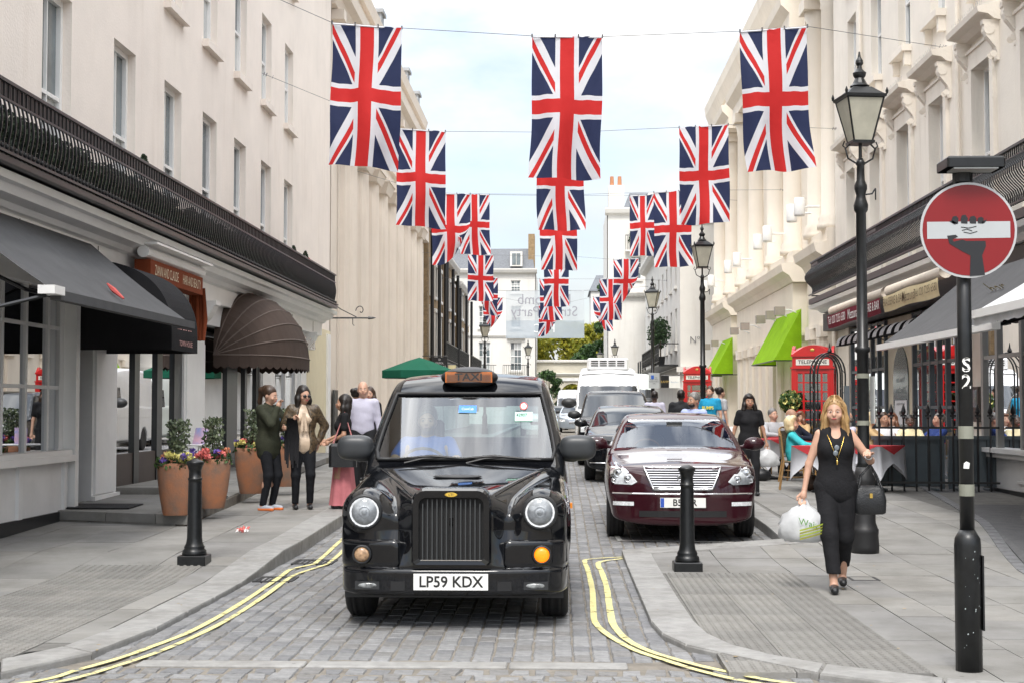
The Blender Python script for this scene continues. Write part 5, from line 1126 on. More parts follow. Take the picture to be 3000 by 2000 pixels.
    for x in (.02,.17): b=MB(); b.box(x,x+.12,1.78,1.86,1.033,1.038); b.build('permit',stw,t)
    b=MB(); b.box(-.1,.1,2.05,2.08,1.32,1.37); b.build('rear_view_mirror',blp,t)
    t.location=L; t.rotation_euler=rz
lexpart()
# generic lamps, grille and plate for the cars farther back
def face(t,lamps,grille,pl=None,fx=.22,hw=.9,extra=None):
    L=t.location.copy(); rz=t.rotation_euler.copy(); t.location=(0,0,0); t.rotation_euler=(0,0,0); fy=lambda x:fx*abs(x/hw)**3-.03
    sy=SY[t.name]
    for sg in (-1,1):
        for (x0,x1,z0,z1,dy) in lamps:
            b=MB(); b.grid(lambda u,v:(lambda x,z:(sg*x,sy(x,z,.01),z))(x0+(x1-x0)*u,z0+(z1-z0)*v),6,3); o=b.build('headlight',refl,t,True); r=min(x1-x0,z1-z0)*.36; cx,cz=(x0+x1)/2,(z0+z1)/2
            b=MB(yd(sg*cx,sy(cx,cz,.014),cz)); b.lathe([(r,.01),(r*.6,0),(0,.02)],12,cap=False); b.build('lamp',chrome,o,True)
    (x0,x1,z0,z1,dy,m)=grille; b=MB(); b.grid(lambda u,v:(lambda x,z:(x,sy(x,z,.008),z))(x0+(x1-x0)*u,z0+(z1-z0)*v),8,3); g_=b.build('grille',seal,t)
    for k in range(5): z=z0+(z1-z0)*(k+.5)/5; b=MB(); b.tube([(x,sy(x,z,.016),z) for x in np.linspace(x0+.01,x1-.01,7)],.008,4); b.build('grille_slat',m,g_)
    if pl: plate(t,0,sy(.2,pl[2],.01),pl[2],.52,.11,pl[0])
    t.location=L; t.rotation_euler=rz
jp=mat('black_metallic',(.007,.008,.010),.06,var=0,spec=.5)
jag=dict(SED); jag.update(roof=[(1,1.1),(1.9,1.36),(2.3,1.42),(2.9,1.46),(3.5,1.42),(4.2,1.25),(4.8,1.05)],hw=.93,fx=.34)
jg=car('saloon_car','glossy black saloon parked behind the maroon car','car',(1.36,27.75,.19),R(-1.6),jag,jp,.024)
face(jg,[(.55,.86,.74,.85,.13)],(-.34,.34,.55,.80,.03,chrome),None,.34,.93)
L0=jg.location.copy(); r0=jg.rotation_euler.copy(); jg.location=(0,0,0); jg.rotation_euler=(0,0,0)
b=MB(); b.tube([(x,SY[jg.name](x,.36,.004),.36) for x in np.linspace(-.8,.8,15)],.01,4); b.build('bumper_strip',chrome,jg); jg.location=L0; jg.rotation_euler=r0
SUV=dict(L=4.9,hw=.95,line=[(-.2,.95),(.0,.99),(.3,1.07),(1.2,1.12),(1.6,1.14),(5,1.16)],roof=[(1,1.4),(1.9,1.72),(2.4,1.79),(3.5,1.80),(4.5,1.76),(5,1.6)],plan=[(-.2,.9),(.1,.95),(.5,.99),(1,1),(4.2,1),(5,.95)],ws=((1.45,1.13),(2.15,1.72)),rs=((4.95,1.1),(4.7,1.75)),side=[(0,.92),(1.0,.9),(1.15,.88),(1.4,.82),(1.7,.73),(1.9,.6)],gb=1.18,gt=1.70,sw=[(1.75,2.8),(2.9,3.8),(3.88,4.6)],wh=(.9,3.8),r=.38,mir=(1.02,1.8,1.2,1.25),mm=blp,zb=.28,nose=[(0,.05),(.4,0),(.9,.0),(1.05,.1),(1.4,.3)],fx=.12)
sv=car('suv','black off-roader with big mirrors parked behind the black saloon','car',(1.33,34.6,.225),R(-1.5),SUV,jp,.03)
face(sv,[(.56,.84,.80,.96,.03)],(-.5,.5,.78,.98,.01,alloy),('LR07',-.03,.55),.12,.95)
VAN=dict(L=5.9,hw=.98,line=[(-.2,.9),(.0,.98),(.35,1.15),(.75,1.30),(1.2,1.38),(6,1.4)],roof=[(.5,1.4),(1.3,2.1),(1.8,2.45),(2.4,2.56),(5.5,2.58),(6,2.5)],plan=[(-.2,.9),(.1,.95),(.6,1),(5.6,1),(6,.97)],ws=((.85,1.28),(1.45,2.08)),rs=((5.9,1.2),(5.86,2.4)),side=[(0,.96),(1.3,.96),(1.8,.93),(2.3,.86),(2.6,.78)],gb=1.38,gt=2.0,sw=[(1.15,2.0)],wh=(.95,4.5),r=.35,mir=(1.16,1.15,1.5,1.75),mm=blp,zb=.25,wf=.75,rfk=.95,fx=.16,kb=.04,crown=.04,zw=[(0,.95),(.5,1.0),(1.5,1.0),(3,.98)])
vw=mat('van_white',(.74,.75,.76),.35,var=.03,coat=.6)
vn=car('delivery_van','white high-roof van with roof refrigeration unit in the parked row','van',(1.42,42.0,.24),R(-.5),VAN,vw,.034)
face(vn,[(.60,.88,.78,1.05,.05)],(-.5,.5,.72,.90,.02,blp),None,.16,.98)
def onvan(v):
    L=v.location.copy(); r=v.rotation_euler.copy(); v.location=(0,0,0); v.rotation_euler=(0,0,0)
    b=MB(); b.bbox(-.62,.62,1.9,2.5,2.50,2.84,.05); u=b.build('fridge_unit',vw,v)
    for k in range(4):
        for j in range(3): b=MB(); x=-.5+k*.26; b.box(x,x+.21,1.89,1.899,2.60+j*.065,2.63+j*.065); b.build('vent_slot',seal,u)
    b=MB(); b.tube([(-.78,1.72,2.34),(0,1.62,2.38),(.78,1.72,2.34)],.012,5); b.build('cab_seam',blp,v)
    v.location=L; v.rotation_euler=r
onvan(vn)
v2=dict(VAN); v2['mir']=None
t=car('delivery_van','pale green-white van half hidden behind the refrigerated van','van',(2.35,50.5,.25),R(-2),v2,mat('van_pale',(.60,.66,.64),.4,var=.05),.045)
mpv=dict(SUV); mpv.update(L=4.2,hw=.86,line=[(-.2,.8),(0,.85),(.5,1.0),(.9,1.06),(5,1.1)],ws=((.95,1.05),(1.75,1.72)),roof=[(.5,1.3),(1.4,1.72),(2,1.80),(4,1.80),(4.4,1.7)],rs=((4.2,1.1),(4.1,1.7)),wh=(.75,3.3),r=.31,side=[(0,.85),(1.0,.84),(1.3,.8),(1.7,.70),(1.9,.6)],mir=(.95,1.25,1.15,1.0),gb=1.1,gt=1.66,sw=[(1.3,2.2)])
c=car('small_van','small white van coming down the left lane behind the taxi','van',(-1.05,70,.26),R(0),mpv,vw,.045); face(c,[(.5,.78,.72,.86,.1)],(-.35,.35,.55,.7,.03,blp),None,.12,.86)
c=car('delivery_van','tall white van far down the street below the arch','van',(.75,98,.26),R(0),v2,vw,.06)
c=car('silver_car','silver-blue saloon parked far down the street','car',(.80,80,.26),R(0),SED,mat('silver_paint',(.35,.4,.46),.3,.5,var=0,coat=.8),.045); face(c,[(.52,.82,.6,.72,.16)],(-.3,.3,.48,.62,.03,chrome),None,.26,.9)
c=car('dark_car','dark car behind the small white van, far down the street','car',(-.35,90,.26),R(0),SED,jp,.06)
# ------------------------------------------------------------------ people
def V3(*a): return Vector(a)
class Blob:
    def __init__(s): s.p=[]
    def cone(s,a,b,ra,rb,k=.03): s.p.append(('c',np.array(a,float),np.array(b,float),ra,rb,k)); return s
    def ell(s,c,r,k=.03,rot=None): s.p.append(('e',np.array(c,float),np.array(r,float),None if rot is None else np.array(rot),0,k)); return s
    def sub(s,c,r,k=.02,rot=None): s.p.append(('s',np.array(c,float),np.array(r,float),None if rot is None else np.array(rot),0,k)); return s
    def mesh(s,h,ripple=0,seed=0):
        lo=np.full(3,9.);hi=np.full(3,-9.)
        for t,a,b,c,d,k in s.p:
            if t=='c': m=max(c,d); lo=np.minimum(lo,np.minimum(a,b)-m); hi=np.maximum(hi,np.maximum(a,b)+m)
            elif t=='e': m=b.max() if c is not None else b; lo=np.minimum(lo,a-m); hi=np.maximum(hi,a+m)
        lo-=3*h; hi+=3*h; n=np.ceil((hi-lo)/h).astype(int)+1; F=np.full(tuple(n),1.,np.float32); ax=[lo[i]+np.arange(n[i])*h for i in range(3)]
        for t,a,b,c,d,k in s.p:
            m=(max(c,d) if t=='c' else b.max())+k+2*h
            l2,h2=(np.minimum(a,b)-m,np.maximum(a,b)+m) if t=='c' else (a-m,a+m)
            i0=np.clip(np.floor((l2-lo)/h).astype(int),0,n-1); i1=np.clip(np.ceil((h2-lo)/h).astype(int)+1,1,n); sl=tuple(slice(i0[q],i1[q]) for q in range(3))
            X,Y,Z=np.meshgrid(*[ax[q][sl[q]] for q in range(3)],indexing='ij',sparse=True)
            if t=='c':
                ab=b-a; L=(ab**2).sum()+1e-9; u=np.clip(((X-a[0])*ab[0]+(Y-a[1])*ab[1]+(Z-a[2])*ab[2])/L,0,1); dd=np.sqrt((X-a[0]-u*ab[0])**2+(Y-a[1]-u*ab[1])**2+(Z-a[2]-u*ab[2])**2)-(c+(d-c)*u)
            else:
                x,y,z=X-a[0],Y-a[1],Z-a[2]
                if c is not None: x,y,z=(c[0][i]*x+c[1][i]*y+c[2][i]*z for i in range(3))
                q=np.sqrt((x/b[0])**2+(y/b[1])**2+(z/b[2])**2); dd=(q-1)*b.min()*(.5+.5*np.minimum(1,1)) 
            F[sl]=smax(F[sl],-dd,k) if t=='s' else smin(F[sl],dd,k)
        if ripple:
            X,Y,Z=np.meshgrid(*ax,indexing='ij',sparse=True); F=F+ripple*(np.sin(X*38+Z*24+seed)+np.sin(Y*44-Z*31+2*seed)*.8+np.sin(Z*55+X*17+seed))/2.8
        return surfnet(F.astype(np.float32),lo,h)
def blobobj(name,blobs,h,m,par,ripple=0,seed=0):
    Vs=[];Qs=[];n=0
    for bl,hh in (blobs if isinstance(blobs,list) else [(blobs,h)]):
        v,q=bl.mesh(hh,ripple,seed)
        if len(v): Vs.append(v); Qs.append(q+n); n+=len(v)
    me=npmesh(name,np.concatenate(Vs),np.concatenate(Qs),m,True)
    return obj(name,me,par)
def ik(a,b,l1,l2,hint):
    a,b=Vector(a),Vector(b); d=b-a; L=min(d.length,(l1+l2)*.995); u=d.normalized(); x=(l1*l1-l2*l2+L*L)/(2*L); hgt=math.sqrt(max(0,l1*l1-x*x)); w=Vector(hint)-u*Vector(hint).dot(u); w.normalize(); return a+u*x+w*hgt
skA=mat('skin_light',(.56,.33,.235),.55,var=.12,vs=9); skB=mat('skin_tan',(.42,.23,.15),.55,var=.12,vs=9); skC=mat('skin_dark',(.09,.05,.035),.5,var=.12,vs=9)
eyem=mat('eye_dark',(.03,.02,.018),.2,var=0); lipm=mat('lips',(.38,.07,.07),.45,var=.1); browm=mat('brow',(.07,.045,.03),.8,var=0); eyew=mat('eye_white',(.7,.68,.65),.3,var=0)
def cloth(name,c,rough=.85,var=.18,vs=7): return mat('cloth_'+name,c,rough,var=var,vs=vs,bump=.25,bs=45,spec=.25)
def hairm(name,c,c2): return mat('hair_'+name,c,.42,vs=34,col2=c2,streak=.1,bump=.12,bs=50)
hDark=hairm('dark',(.02,.014,.011),(.007,.005,.005)); hBrown=hairm('brown',(.075,.04,.022),(.025,.013,.008)); hBlond=hairm('blond',(.52,.34,.15),(.24,.13,.05)); hPlat=hairm('platinum',(.72,.60,.38),(.5,.38,.2)); hWhite=hairm('white',(.62,.62,.61),(.38,.38,.38)); hGrey=hairm('grey',(.22,.21,.2),(.08,.075,.07)); hBlack=hDark; hRed=hairm('auburn',(.2,.085,.045),(.08,.03,.015))
def person(label,loc,yaw,H,skin=None,fem=False,top=None,sleeve='long',hem=.86,bottom=None,skirt=None,shoes=None,hair=('short',None),head=(0,0),lean=0,turn=0,sit=False,hands=None,hint=None,feet=None,h=.013,group='people in the street',jacket=None,features=True,fing=False,glasses=None,cuff=.09,cat='person',upper=False,shirt_open=None,belly=0,crop=0,beard=None,tie=None,pose_z=0,strands=False):
    skin=skin or skA; t=thing('person',label,cat,(0,0,0),group)
    dz=-.45 if sit else 0; piv=Vector((0,.0,.92+dz)); U=Matrix.Translation(piv)@Matrix.Rotation(R(turn),4,'Z')@Matrix.Rotation(R(-lean),4,'X')@Matrix.Translation(-piv)
    def u(x,y,z): return U@Vector((x,y,z+dz))
    sw=.165 if fem else .19; chest=u(0,.005,1.26); 
    SH={1:u(sw,.01,1.375),-1:u(-sw,.01,1.375)}; HP={1:Vector((.085,.0,.90+dz)),-1:Vector((-.085,.0,.90+dz))}
    hands=hands or {}; hint=hint or {}; WR={};EL={}
    for s in (1,-1):
        w=hands.get(s,(s*(.27 if not fem else .24),-.02,.84)); w=Vector(w) if s in hands else Vector((w[0],w[1],w[2]+dz)); EL[s]=ik(SH[s],w,.275,.245,hint.get(s,(s*.35,1,-.1))); d=w-SH[s]; WR[s]=SH[s]+d*min(1,.517/d.length) if d.length>.517 else w
    ft=feet or ({1:(.10,-.40,.07),-1:(-.10,-.40,.07)} if sit else {1:(.10,.02,.07),-1:(-.10,.02,.07)}); AN={s:Vector(ft[s][:3]) for s in (1,-1)}; KN={s:ik(HP[s],AN[s],.43,.42,(s*.08,-1,.15 if not sit else .9)) for s in (1,-1)}
    hm=U@Matrix.Translation(Vector((0,.0,1.47+dz)))@Matrix.Rotation(R(head[0]),4,'Z')@Matrix.Rotation(R(-head[1]),4,'X'); hr=np.array(hm.to_3x3())
    def hp(x,y,z): return tuple(hm@Vector((x,y,z)))
    hrt=hr.T if False else hr
    rotc=[[hr[i][j] for j in range(3)] for i in range(3)]
    B=Blob()
    # head: skull, face, jaw, nose, ears, chin
    B.ell(hp(0,.02,.135),(.076,.096,.098),.02,rotc).ell(hp(0,-.03,.085),(.062,.066,.088),.025,rotc).ell(hp(0,-.058,.028),(.032,.030,.026),.025)
    B.cone(hp(0,-.086,.112),hp(0,-.108,.079),.009,.014,.016)
    for s in (1,-1):
        B.ell(hp(s*.076,.012,.09),(.012,.022,.032),.008,rotc).sub(hp(s*.031,-.103,.108),(.020,.017,.013),.012).ell(hp(s*.045,-.07,.073),(.02,.02,.02),.02)
    B.ell(hp(0,-.094,.048),(.026,.012,.012),.01)
    nk=u(0,.015,1.38); B.cone(nk,hp(0,.012,.06),.058 if not fem else .05,.052 if not fem else .045,.03)
    B.ell(chest,(.15 if fem else .165,.095,.155),.05,None).ell(u(0,.0,1.08),(.115+belly,.082+belly,.14),.06)
    B.ell(Vector((0,.005,.93+dz)),(.155,.10,.12),.06)
    HB=Blob()
    for s in (1,-1):
        B.cone(SH[s]-Vector((s*.03,0,0)),EL[s],.05 if not fem else .042,.036 if not fem else .033,.035).cone(EL[s],WR[s],.037 if not fem else .033,.026 if not fem else .022,.02)
        d=(WR[s]-EL[s]).normalized(); side=d.cross(Vector((0,1,0)) if abs(d.y)<.8 else Vector((0,0,1))).normalized(); nrm=d.cross(side)
        P=WR[s]+d*.045
        T=HB if fing else B
        if fing: T.cone(WR[s]-d*.02,WR[s]+d*.02,.024,.024,.01)
        T.ell(P,(.030,.030,.040),.015)
        for i,q in enumerate((-.026,-.009,.009,.025)):
            b0=P+side*q+d*.03; L=(.066,.076,.072,.056)[i]; b1=b0+d*L*.5+nrm*.012; b2=b1+d*L*.25+nrm*.026
            T.cone(b0,b1,.0095,.0088,.006).cone(b1,b2,.0088,.0075,.004)
        b0=P-side*.028-d*.012; b1=b0-side*.022+d*.03; T.cone(b0,b1,.012,.010,.008).cone(b1,b1+d*.028+side*.004,.010,.008,.004)
        B.cone(HP[s],KN[s],.088 if not sit else .085,.055,.05).cone(KN[s],KN[s]+(AN[s]-KN[s])*.35+Vector((0,.012,0)),.052,.052,.03).cone(KN[s]+(AN[s]-KN[s])*.3+Vector((0,.01,0)),AN[s],.05,.034,.03)
        fd=ft[s][3] if len(ft[s])>3 else 0; dr=Vector((math.sin(fd)*.15,-math.cos(fd)*.15,-.045)); B.cone(AN[s]+Vector((0,.02,-.03)),AN[s]+dr,.036,.028,.03)
    body=[(B,h)]
    if fing: body.append((HB,.0052))
    bo=blobobj('body',body,h,skin,t)
    # clothing
    if top:
        T=Blob(); g=.014 if jacket is None else -.004; T.ell(chest,(.155+g if fem else .172+g,.105+g,.165),.05).ell(u(0,.0,1.09),(.12+g+belly,.09+g+belly,.16),.07)
        if fem:
            for s in (1,-1): T.ell(u(s*.07,-.075,1.24),(.062,.055,.062),.045)
        if hem<.98: T.ell(Vector((0,.005,.95+dz)),(.165+g,.112+g,.13),.07)
        if hem<.84: T.cone(Vector((-.06,.0,.86+dz)),Vector((-.06,0,hem+.1+dz)),.115,.12,.06).cone(Vector((.06,.0,.86+dz)),Vector((.06,0,hem+.1+dz)),.115,.12,.06)
        T.cone(u(-sw+(.02 if sleeve!='none' else .065),.01,1.38),u(sw-(.02 if sleeve!='none' else .065),.01,1.38),.052,.052,.05)
        if sleeve!='none':
            T.cone(u(0,.015,1.375),u(0,.012,1.415),.062,.06,.03)
        for s in (1,-1):
            if sleeve=='long': T.cone(SH[s],EL[s],.062,.05,.035).cone(EL[s],WR[s]-(WR[s]-EL[s]).normalized()*.015,.05,.038,.02)
            elif sleeve=='short': T.cone(SH[s],SH[s].lerp(EL[s],.62),.062,.055,.03)
            elif sleeve=='half': T.cone(SH[s],EL[s],.06,.052,.03).cone(EL[s],EL[s].lerp(WR[s],.5),.05,.045,.02)
        if sleeve=='none': T.sub(u(0,-.10,1.43),(.075,.07,.10),.02)
        blobobj('top',T,h,top,t,.0022 if jacket is None else .003,seed=loc[0]*7)
    if jacket:
        J=Blob(); g=.03; J.ell(chest,(.165+g,.115+g,.17),.05).ell(u(0,.0,1.09),(.13+g+belly,.10+g+belly,.17),.07).ell(Vector((0,.01,.93+dz)),(.17+g,.12+g,.14),.07).cone(u(-sw+.01,.01,1.385),u(sw-.01,.01,1.385),.06,.06,.05).cone(u(0,.02,1.39),u(0,.022,1.425),.07,.068,.03)
        if not sit: J.cone(Vector((-.06,.005,.86)),Vector((-.06,.005,.80)),.125,.125,.06).cone(Vector((.06,.005,.86)),Vector((.06,.005,.80)),.125,.125,.06)
        for s in (1,-1): J.cone(SH[s],EL[s],.07,.058,.035).cone(EL[s],WR[s]-(WR[s]-EL[s]).normalized()*.01,.058,.044,.02)
        if shirt_open: J.sub(u(0,-.22,1.08),(shirt_open,.195,.9),.012)
        blobobj('jacket',J,h,jacket,t,.0035,seed=loc[0]*5)
    if bottom:
        L=Blob(); g=.012; L.ell(Vector((0,.008,.93+dz)),(.162+g,.108+g,.115),.06)
        for s in (1,-1):
            e=AN[s]+Vector((0,0,crop)); L.cone(HP[s],KN[s],.098,.064+cuff*.1,.05).cone(KN[s],e-Vector((0,0,.05)),.062+cuff*.08,.042+cuff*.16,.03).sub(e+Vector((0,0,-.145)),(.2,.2,.11),.006)
        blobobj('trousers',L,h,bottom,t,.0022,seed=loc[1])
    if skirt:
        sm,zb_,rb=skirt; b=MB(); n=40
        prof=[(1.0,.135,.105),(.92,.17,.12),(.78,.185,.14),(.5,rb*.8,rb*.7),(zb_,rb,rb*.9)]; vs=[];fs=[]
        for j,(z,rx,ry) in enumerate(prof):
            for k in range(n): a=6.2832*k/n; w=1+(.09*math.sin(a*9+j*.5)+.05*math.sin(a*5))*max(0,(j-1)/3); vs.append((rx*w*math.cos(a),ry*w*math.sin(a),z))
        for j in range(len(prof)-1):
            for k in range(n): fs.append((j*n+k,j*n+(k+1)%n,(j+1)*n+(k+1)%n,(j+1)*n+k))
        b.add(vs,fs); b.build('skirt',sm,t,True)
    if shoes and not upper:
        for s in (1,-1):
            fd=ft[s][3] if len(ft[s])>3 else 0; dr=Vector((math.sin(fd)*.16,-math.cos(fd)*.16,-.040)); S=Blob(); S.cone(AN[s]+Vector((0,.03,-.030)),AN[s]+dr,.042,.034,.03).sub(AN[s]+Vector((0,0,-.16)),(.3,.4,.09),.004)
            if isinstance(shoes,tuple):
                m0,m1=shoes
            else: m0,m1=shoes,None
            so_=blobobj('shoe',S,.010,m0,t)
            if m1: S2=Blob(); S2.cone(AN[s]+Vector((0,.03,-.046)),AN[s]+dr+Vector((0,0,-.008)),.043,.036,.03).sub(AN[s]+Vector((0,0,.08)),(.3,.4,.115),.004); blobobj('sole',S2,.010,m1,so_)
    # hair
    st,hmat=hair
    if st!='bald' and hmat:
        Hh=Blob(); Hh.ell(hp(0,.028,.148),(.088,.104,.102),.02,rotc)
        if st in('short','swept'): Hh.sub(hp(0,-.10,.085),(.09,.085,.085),.015,rotc).sub(hp(0,.03,.0),(.12,.14,.075),.015,rotc)
        elif st=='bun': Hh.sub(hp(0,-.10,.085),(.09,.085,.085),.015,rotc).ell(hp(0,.12,.19),(.055,.05,.05),.02).sub(hp(0,.03,.0),(.12,.14,.075),.015,rotc)
        elif st=='pony':
            Hh.sub(hp(0,-.10,.085),(.09,.085,.085),.015,rotc).sub(hp(0,.02,.0),(.12,.12,.075),.015,rotc); Hh.cone(hp(0,.11,.20),hp(0,.155,.15),.032,.042,.02).cone(hp(0,.155,.15),hp(.02,.16,-.02),.042,.03,.02).cone(hp(.02,.16,-.02),hp(.03,.12,-.14),.03,.012,.02)
        elif st in('long','bob','curly'):
            zt=-.26 if st=='long' else (-.03 if st=='bob' else .02); r0=.05 if st=='long' else .055
            for s in (1,-1):
                Hh.cone(hp(s*.065,.02,.14),hp(s*.082,.0,.04),.04,.04,.03).cone(hp(s*.082,.0,.04),hp(s*.10,-.005,zt),.038,.03 if st=='long' else .042,.03)
                if st=='long': Hh.cone(hp(s*.05,.06,.04),hp(s*.055,.07,zt+.0),.05,.032,.03)
                if st=='curly': Hh.ell(hp(s*.07,.03,.12),(.06,.075,.085),.02).ell(hp(s*.06,.06,.03),(.05,.05,.06),.02)
            Hh.ell(hp(0,.07,.06),(.085,.06,.12),.03)
            if st=='curly': Hh.ell(hp(0,-.03,.215),(.07,.06,.045),.02)
            Hh.sub(hp(0,-.115,.075),(.068,.10,.10),.015,rotc)
            if st=='bob': Hh.ell(hp(0,-.075,.185),(.06,.028,.03),.015)
        blobobj('hair',Hh,min(h,.010),hmat,t,.004,seed=3)
        if strands:
            b=MB(); rs=random.Random(5)
            for k in range(150):
                s=1 if k%2 else -1; a0=rs.uniform(-.9,1); sx_=s*rs.uniform(.2,1); yb=.03+.07*rs.uniform(-.6,1)*(1 if abs(sx_)<.8 else .5); front=rs.random()<.45
                p0=hp(sx_*.03,.0+rs.uniform(-.03,.05),.247); p1=hp(sx_*.075,(-.045 if front else .05)+rs.uniform(-.02,.02),.215-.03*abs(sx_)); p2=hp(s*(.088+rs.uniform(-.006,.012)),(-.02 if front else .05)+rs.uniform(-.03,.03),.10); p3=hp(s*(.105+rs.uniform(-.02,.02)),(-.02 if front else .05)+rs.uniform(-.03,.03),-.05); p4=hp(s*(.105+rs.uniform(-.035,.045)),(-.03 if front else .06)+rs.uniform(-.04,.03),-.27+rs.uniform(-.03,.07))
                b.tube([p0,p1,p2,p3,p4],[.003,.006,.006,.006,.002],4)
            b.build('hair_strands',hmat,t,True)
    elif st=='bald' and hmat:
        Hh=Blob(); 
        for s in (1,-1): Hh.ell(hp(s*.072,.04,.10),(.014,.05,.04),.01)
        Hh.ell(hp(0,.105,.09),(.06,.018,.04),.02); blobobj('hair',Hh,.009,hmat,t)
    if beard: Hh=Blob(); Hh.ell(hp(0,-.05,.03),(.062,.052,.042),.02).ell(hp(0,-.088,.062),(.034,.016,.008),.008).sub(hp(0,-.11,.049),(.02,.02,.007),.004); blobobj('beard',Hh,.008,beard,t)
    if features:
        for s in (1,-1):
            b=MB(); b.ell(hp(s*.031,-.0885,.108),(.0135,.006,.0048),8,5); e=b.build('eye',eyew,t,True); b=MB(); b.ell(hp(s*.031,-.0935,.108),(.0065,.0035,.0046),8,5); b.build('iris',eyem,e,True)
            b=MB(); b.tube([hp(s*.014,-.1,.126),hp(s*.032,-.1,.128),hp(s*.05,-.088,.123)],[.003,.0035,.002],5); b.build('eyebrow',browm if hmat not in (hWhite,hPlat) else hGrey,t)
        b=MB(); b.ell(hp(0,-.1035,.048),(.022,.006,.0075),10,5); b.build('lips',lipm if fem else mat('lips_pale',(.34,.15,.12),.5,var=.1),t,True)
    if glasses:
        b=MB()
        for s in (1,-1): b.ell(hp(s*.034,-.107,.106),(.026,.005,.020),12,6); b.tube([hp(s*.056,-.10,.112),hp(s*.082,.0,.105)],.003,4)
        b.tube([hp(-.012,-.11,.11),hp(.012,-.11,.11)],.003,4); tag(b.build('sunglasses',glasses,t,True))
    if tie: b=MB(); b.prism([tuple(u(-.02,-.135,1.36)),tuple(u(.02,-.135,1.36)),tuple(u(.035,-.14,1.05)),tuple(u(-.035,-.14,1.05))],[tuple(u(-.02,-.145,1.36)),tuple(u(.02,-.145,1.36)),tuple(u(.035,-.15,1.05)),tuple(u(-.035,-.15,1.05))]); b.build('tie',tie,t)
    sc=H/1.70; t.scale=(sc,sc,sc); t.location=loc; t.rotation_euler=(0,0,R(yaw))
    MW=Matrix.Translation(Vector(loc))@Matrix.Rotation(R(yaw),4,'Z')@Matrix.Scale(sc,4)
    return t,{'W':{s:MW@WR[s] for s in WR},'E':{s:MW@EL[s] for s in EL},'S':{s:MW@SH[s] for s in SH},'M':MW,'u':u,'hp':hp}
cBlack=cloth('black',(.012,.012,.014)); cNavy=cloth('navy',(.014,.017,.032)); cOlive=cloth('olive',(.035,.038,.024)); cJean=cloth('black_denim',(.011,.012,.015)); cLil=cloth('lilac_shirt',(.50,.49,.60),.8,.08); cBlueS=cloth('blue_shirt',(.40,.46,.72),.8,.08); cTeal=cloth('turquoise',(.05,.46,.50),.85,.12); cPink=cloth('pink',(.50,.17,.19),.8,.12); cTan=cloth('tan',(.52,.36,.19),.85,.1); cGreyT=cloth('grey_tee',(.42,.43,.45),.85,.08); cAqua=cloth('bright_blue_tee',(.02,.30,.52),.85,.1); cYel=cloth('pale_yellow',(.72,.66,.42),.85,.08); cPolo=cloth('blue_polo',(.03,.06,.22),.85,.12); cDrv=cloth('driver_blue',(.05,.16,.55),.85,.1); cWh=cloth('white_cotton',(.74,.75,.78),.8,.05); cBeige=mat('beige_satin',(.58,.45,.33),.38,var=.15,vs=5,bump=.3,bs=18); cChar=cloth('charcoal_suit',(.02,.021,.024)); cGold=mat('black_gold_brocade',(.16,.11,.06),.4,vs=34,col2=(.012,.010,.009),bump=.4,bs=60); lea=mat('black_leather',(.014,.015,.017),.35,var=.2,vs=20,bump=.3,bs=80); cDen=cloth('denim_blue',(.12,.2,.34))
# the woman walking towards the camera
px,py=2.36,12.7
wb,wj=person('blonde woman in black sleeveless top and cropped trousers walking towards the camera','x' and (px,py,zR(py)),-8,1.645,skA,True,top=cBlack,sleeve='none',hem=.76,bottom=cBlack,shoes=lea,hair=('long',hBlond),head=(-10,-4),hands={-1:(-.28,-.04,.84),1:(.27,-.20,1.20)},hint={1:(.6,.5,-1),-1:(-.25,1,0)},feet={-1:(-.03,-.20,.075),1:(.06,.20,.10)},h=.0095,fing=True,cuff=.12,crop=.13,turn=4,strands=True)
def world_part(name,b,m,t,smooth=True):
    o=obj(name,b.data(name,m,smooth)); o.parent=t; o.matrix_parent_inverse=(Matrix.Translation(t.location)@t.rotation_euler.to_matrix().to_4x4()@Matrix.Diagonal((*t.scale,1))).inverted(); return o
gold=mat('gold',(.8,.55,.15),.25,1.0,var=0); MWb=wj['M']; u=wj['u']
b=MB(); b.tube([tuple(MWb@u(x,y,z)) for x,y,z in ((-.085,-.03,1.40),(-.06,-.125,1.32),(0,-.15,1.15),(.05,-.135,1.3),(.085,-.03,1.40))],.0028,4); b.ell(tuple(MWb@u(.0,-.152,1.13)),(.010,.006,.022),6,5); world_part('necklace',b,gold,wb)
b=MB()
for dx in (-.018,.018): b.ell(tuple(MWb@u(dx*.3-.01,-.165,1.235+dx*1.3)),(.022,.006,.024),10,6)
world_part('hung_glasses',b,mat('grey_lens',(.2,.23,.26),.1,var=.3),wb)
w=wj['W'][1]; e=wj['E'][1]; dd=(w-e).normalized(); b=MB(); n=14; s1=dd.orthogonal().normalized(); s2=dd.cross(s1)
for q,m_ in ((-.03,.031),(-.048,.032)): b.tube([tuple(w+dd*q+(s1*math.cos(6.283*k/n)+s2*math.sin(6.283*k/n))*m_) for k in range(n+1)],.006,5)
world_part('bracelet',b,chrome,wb)
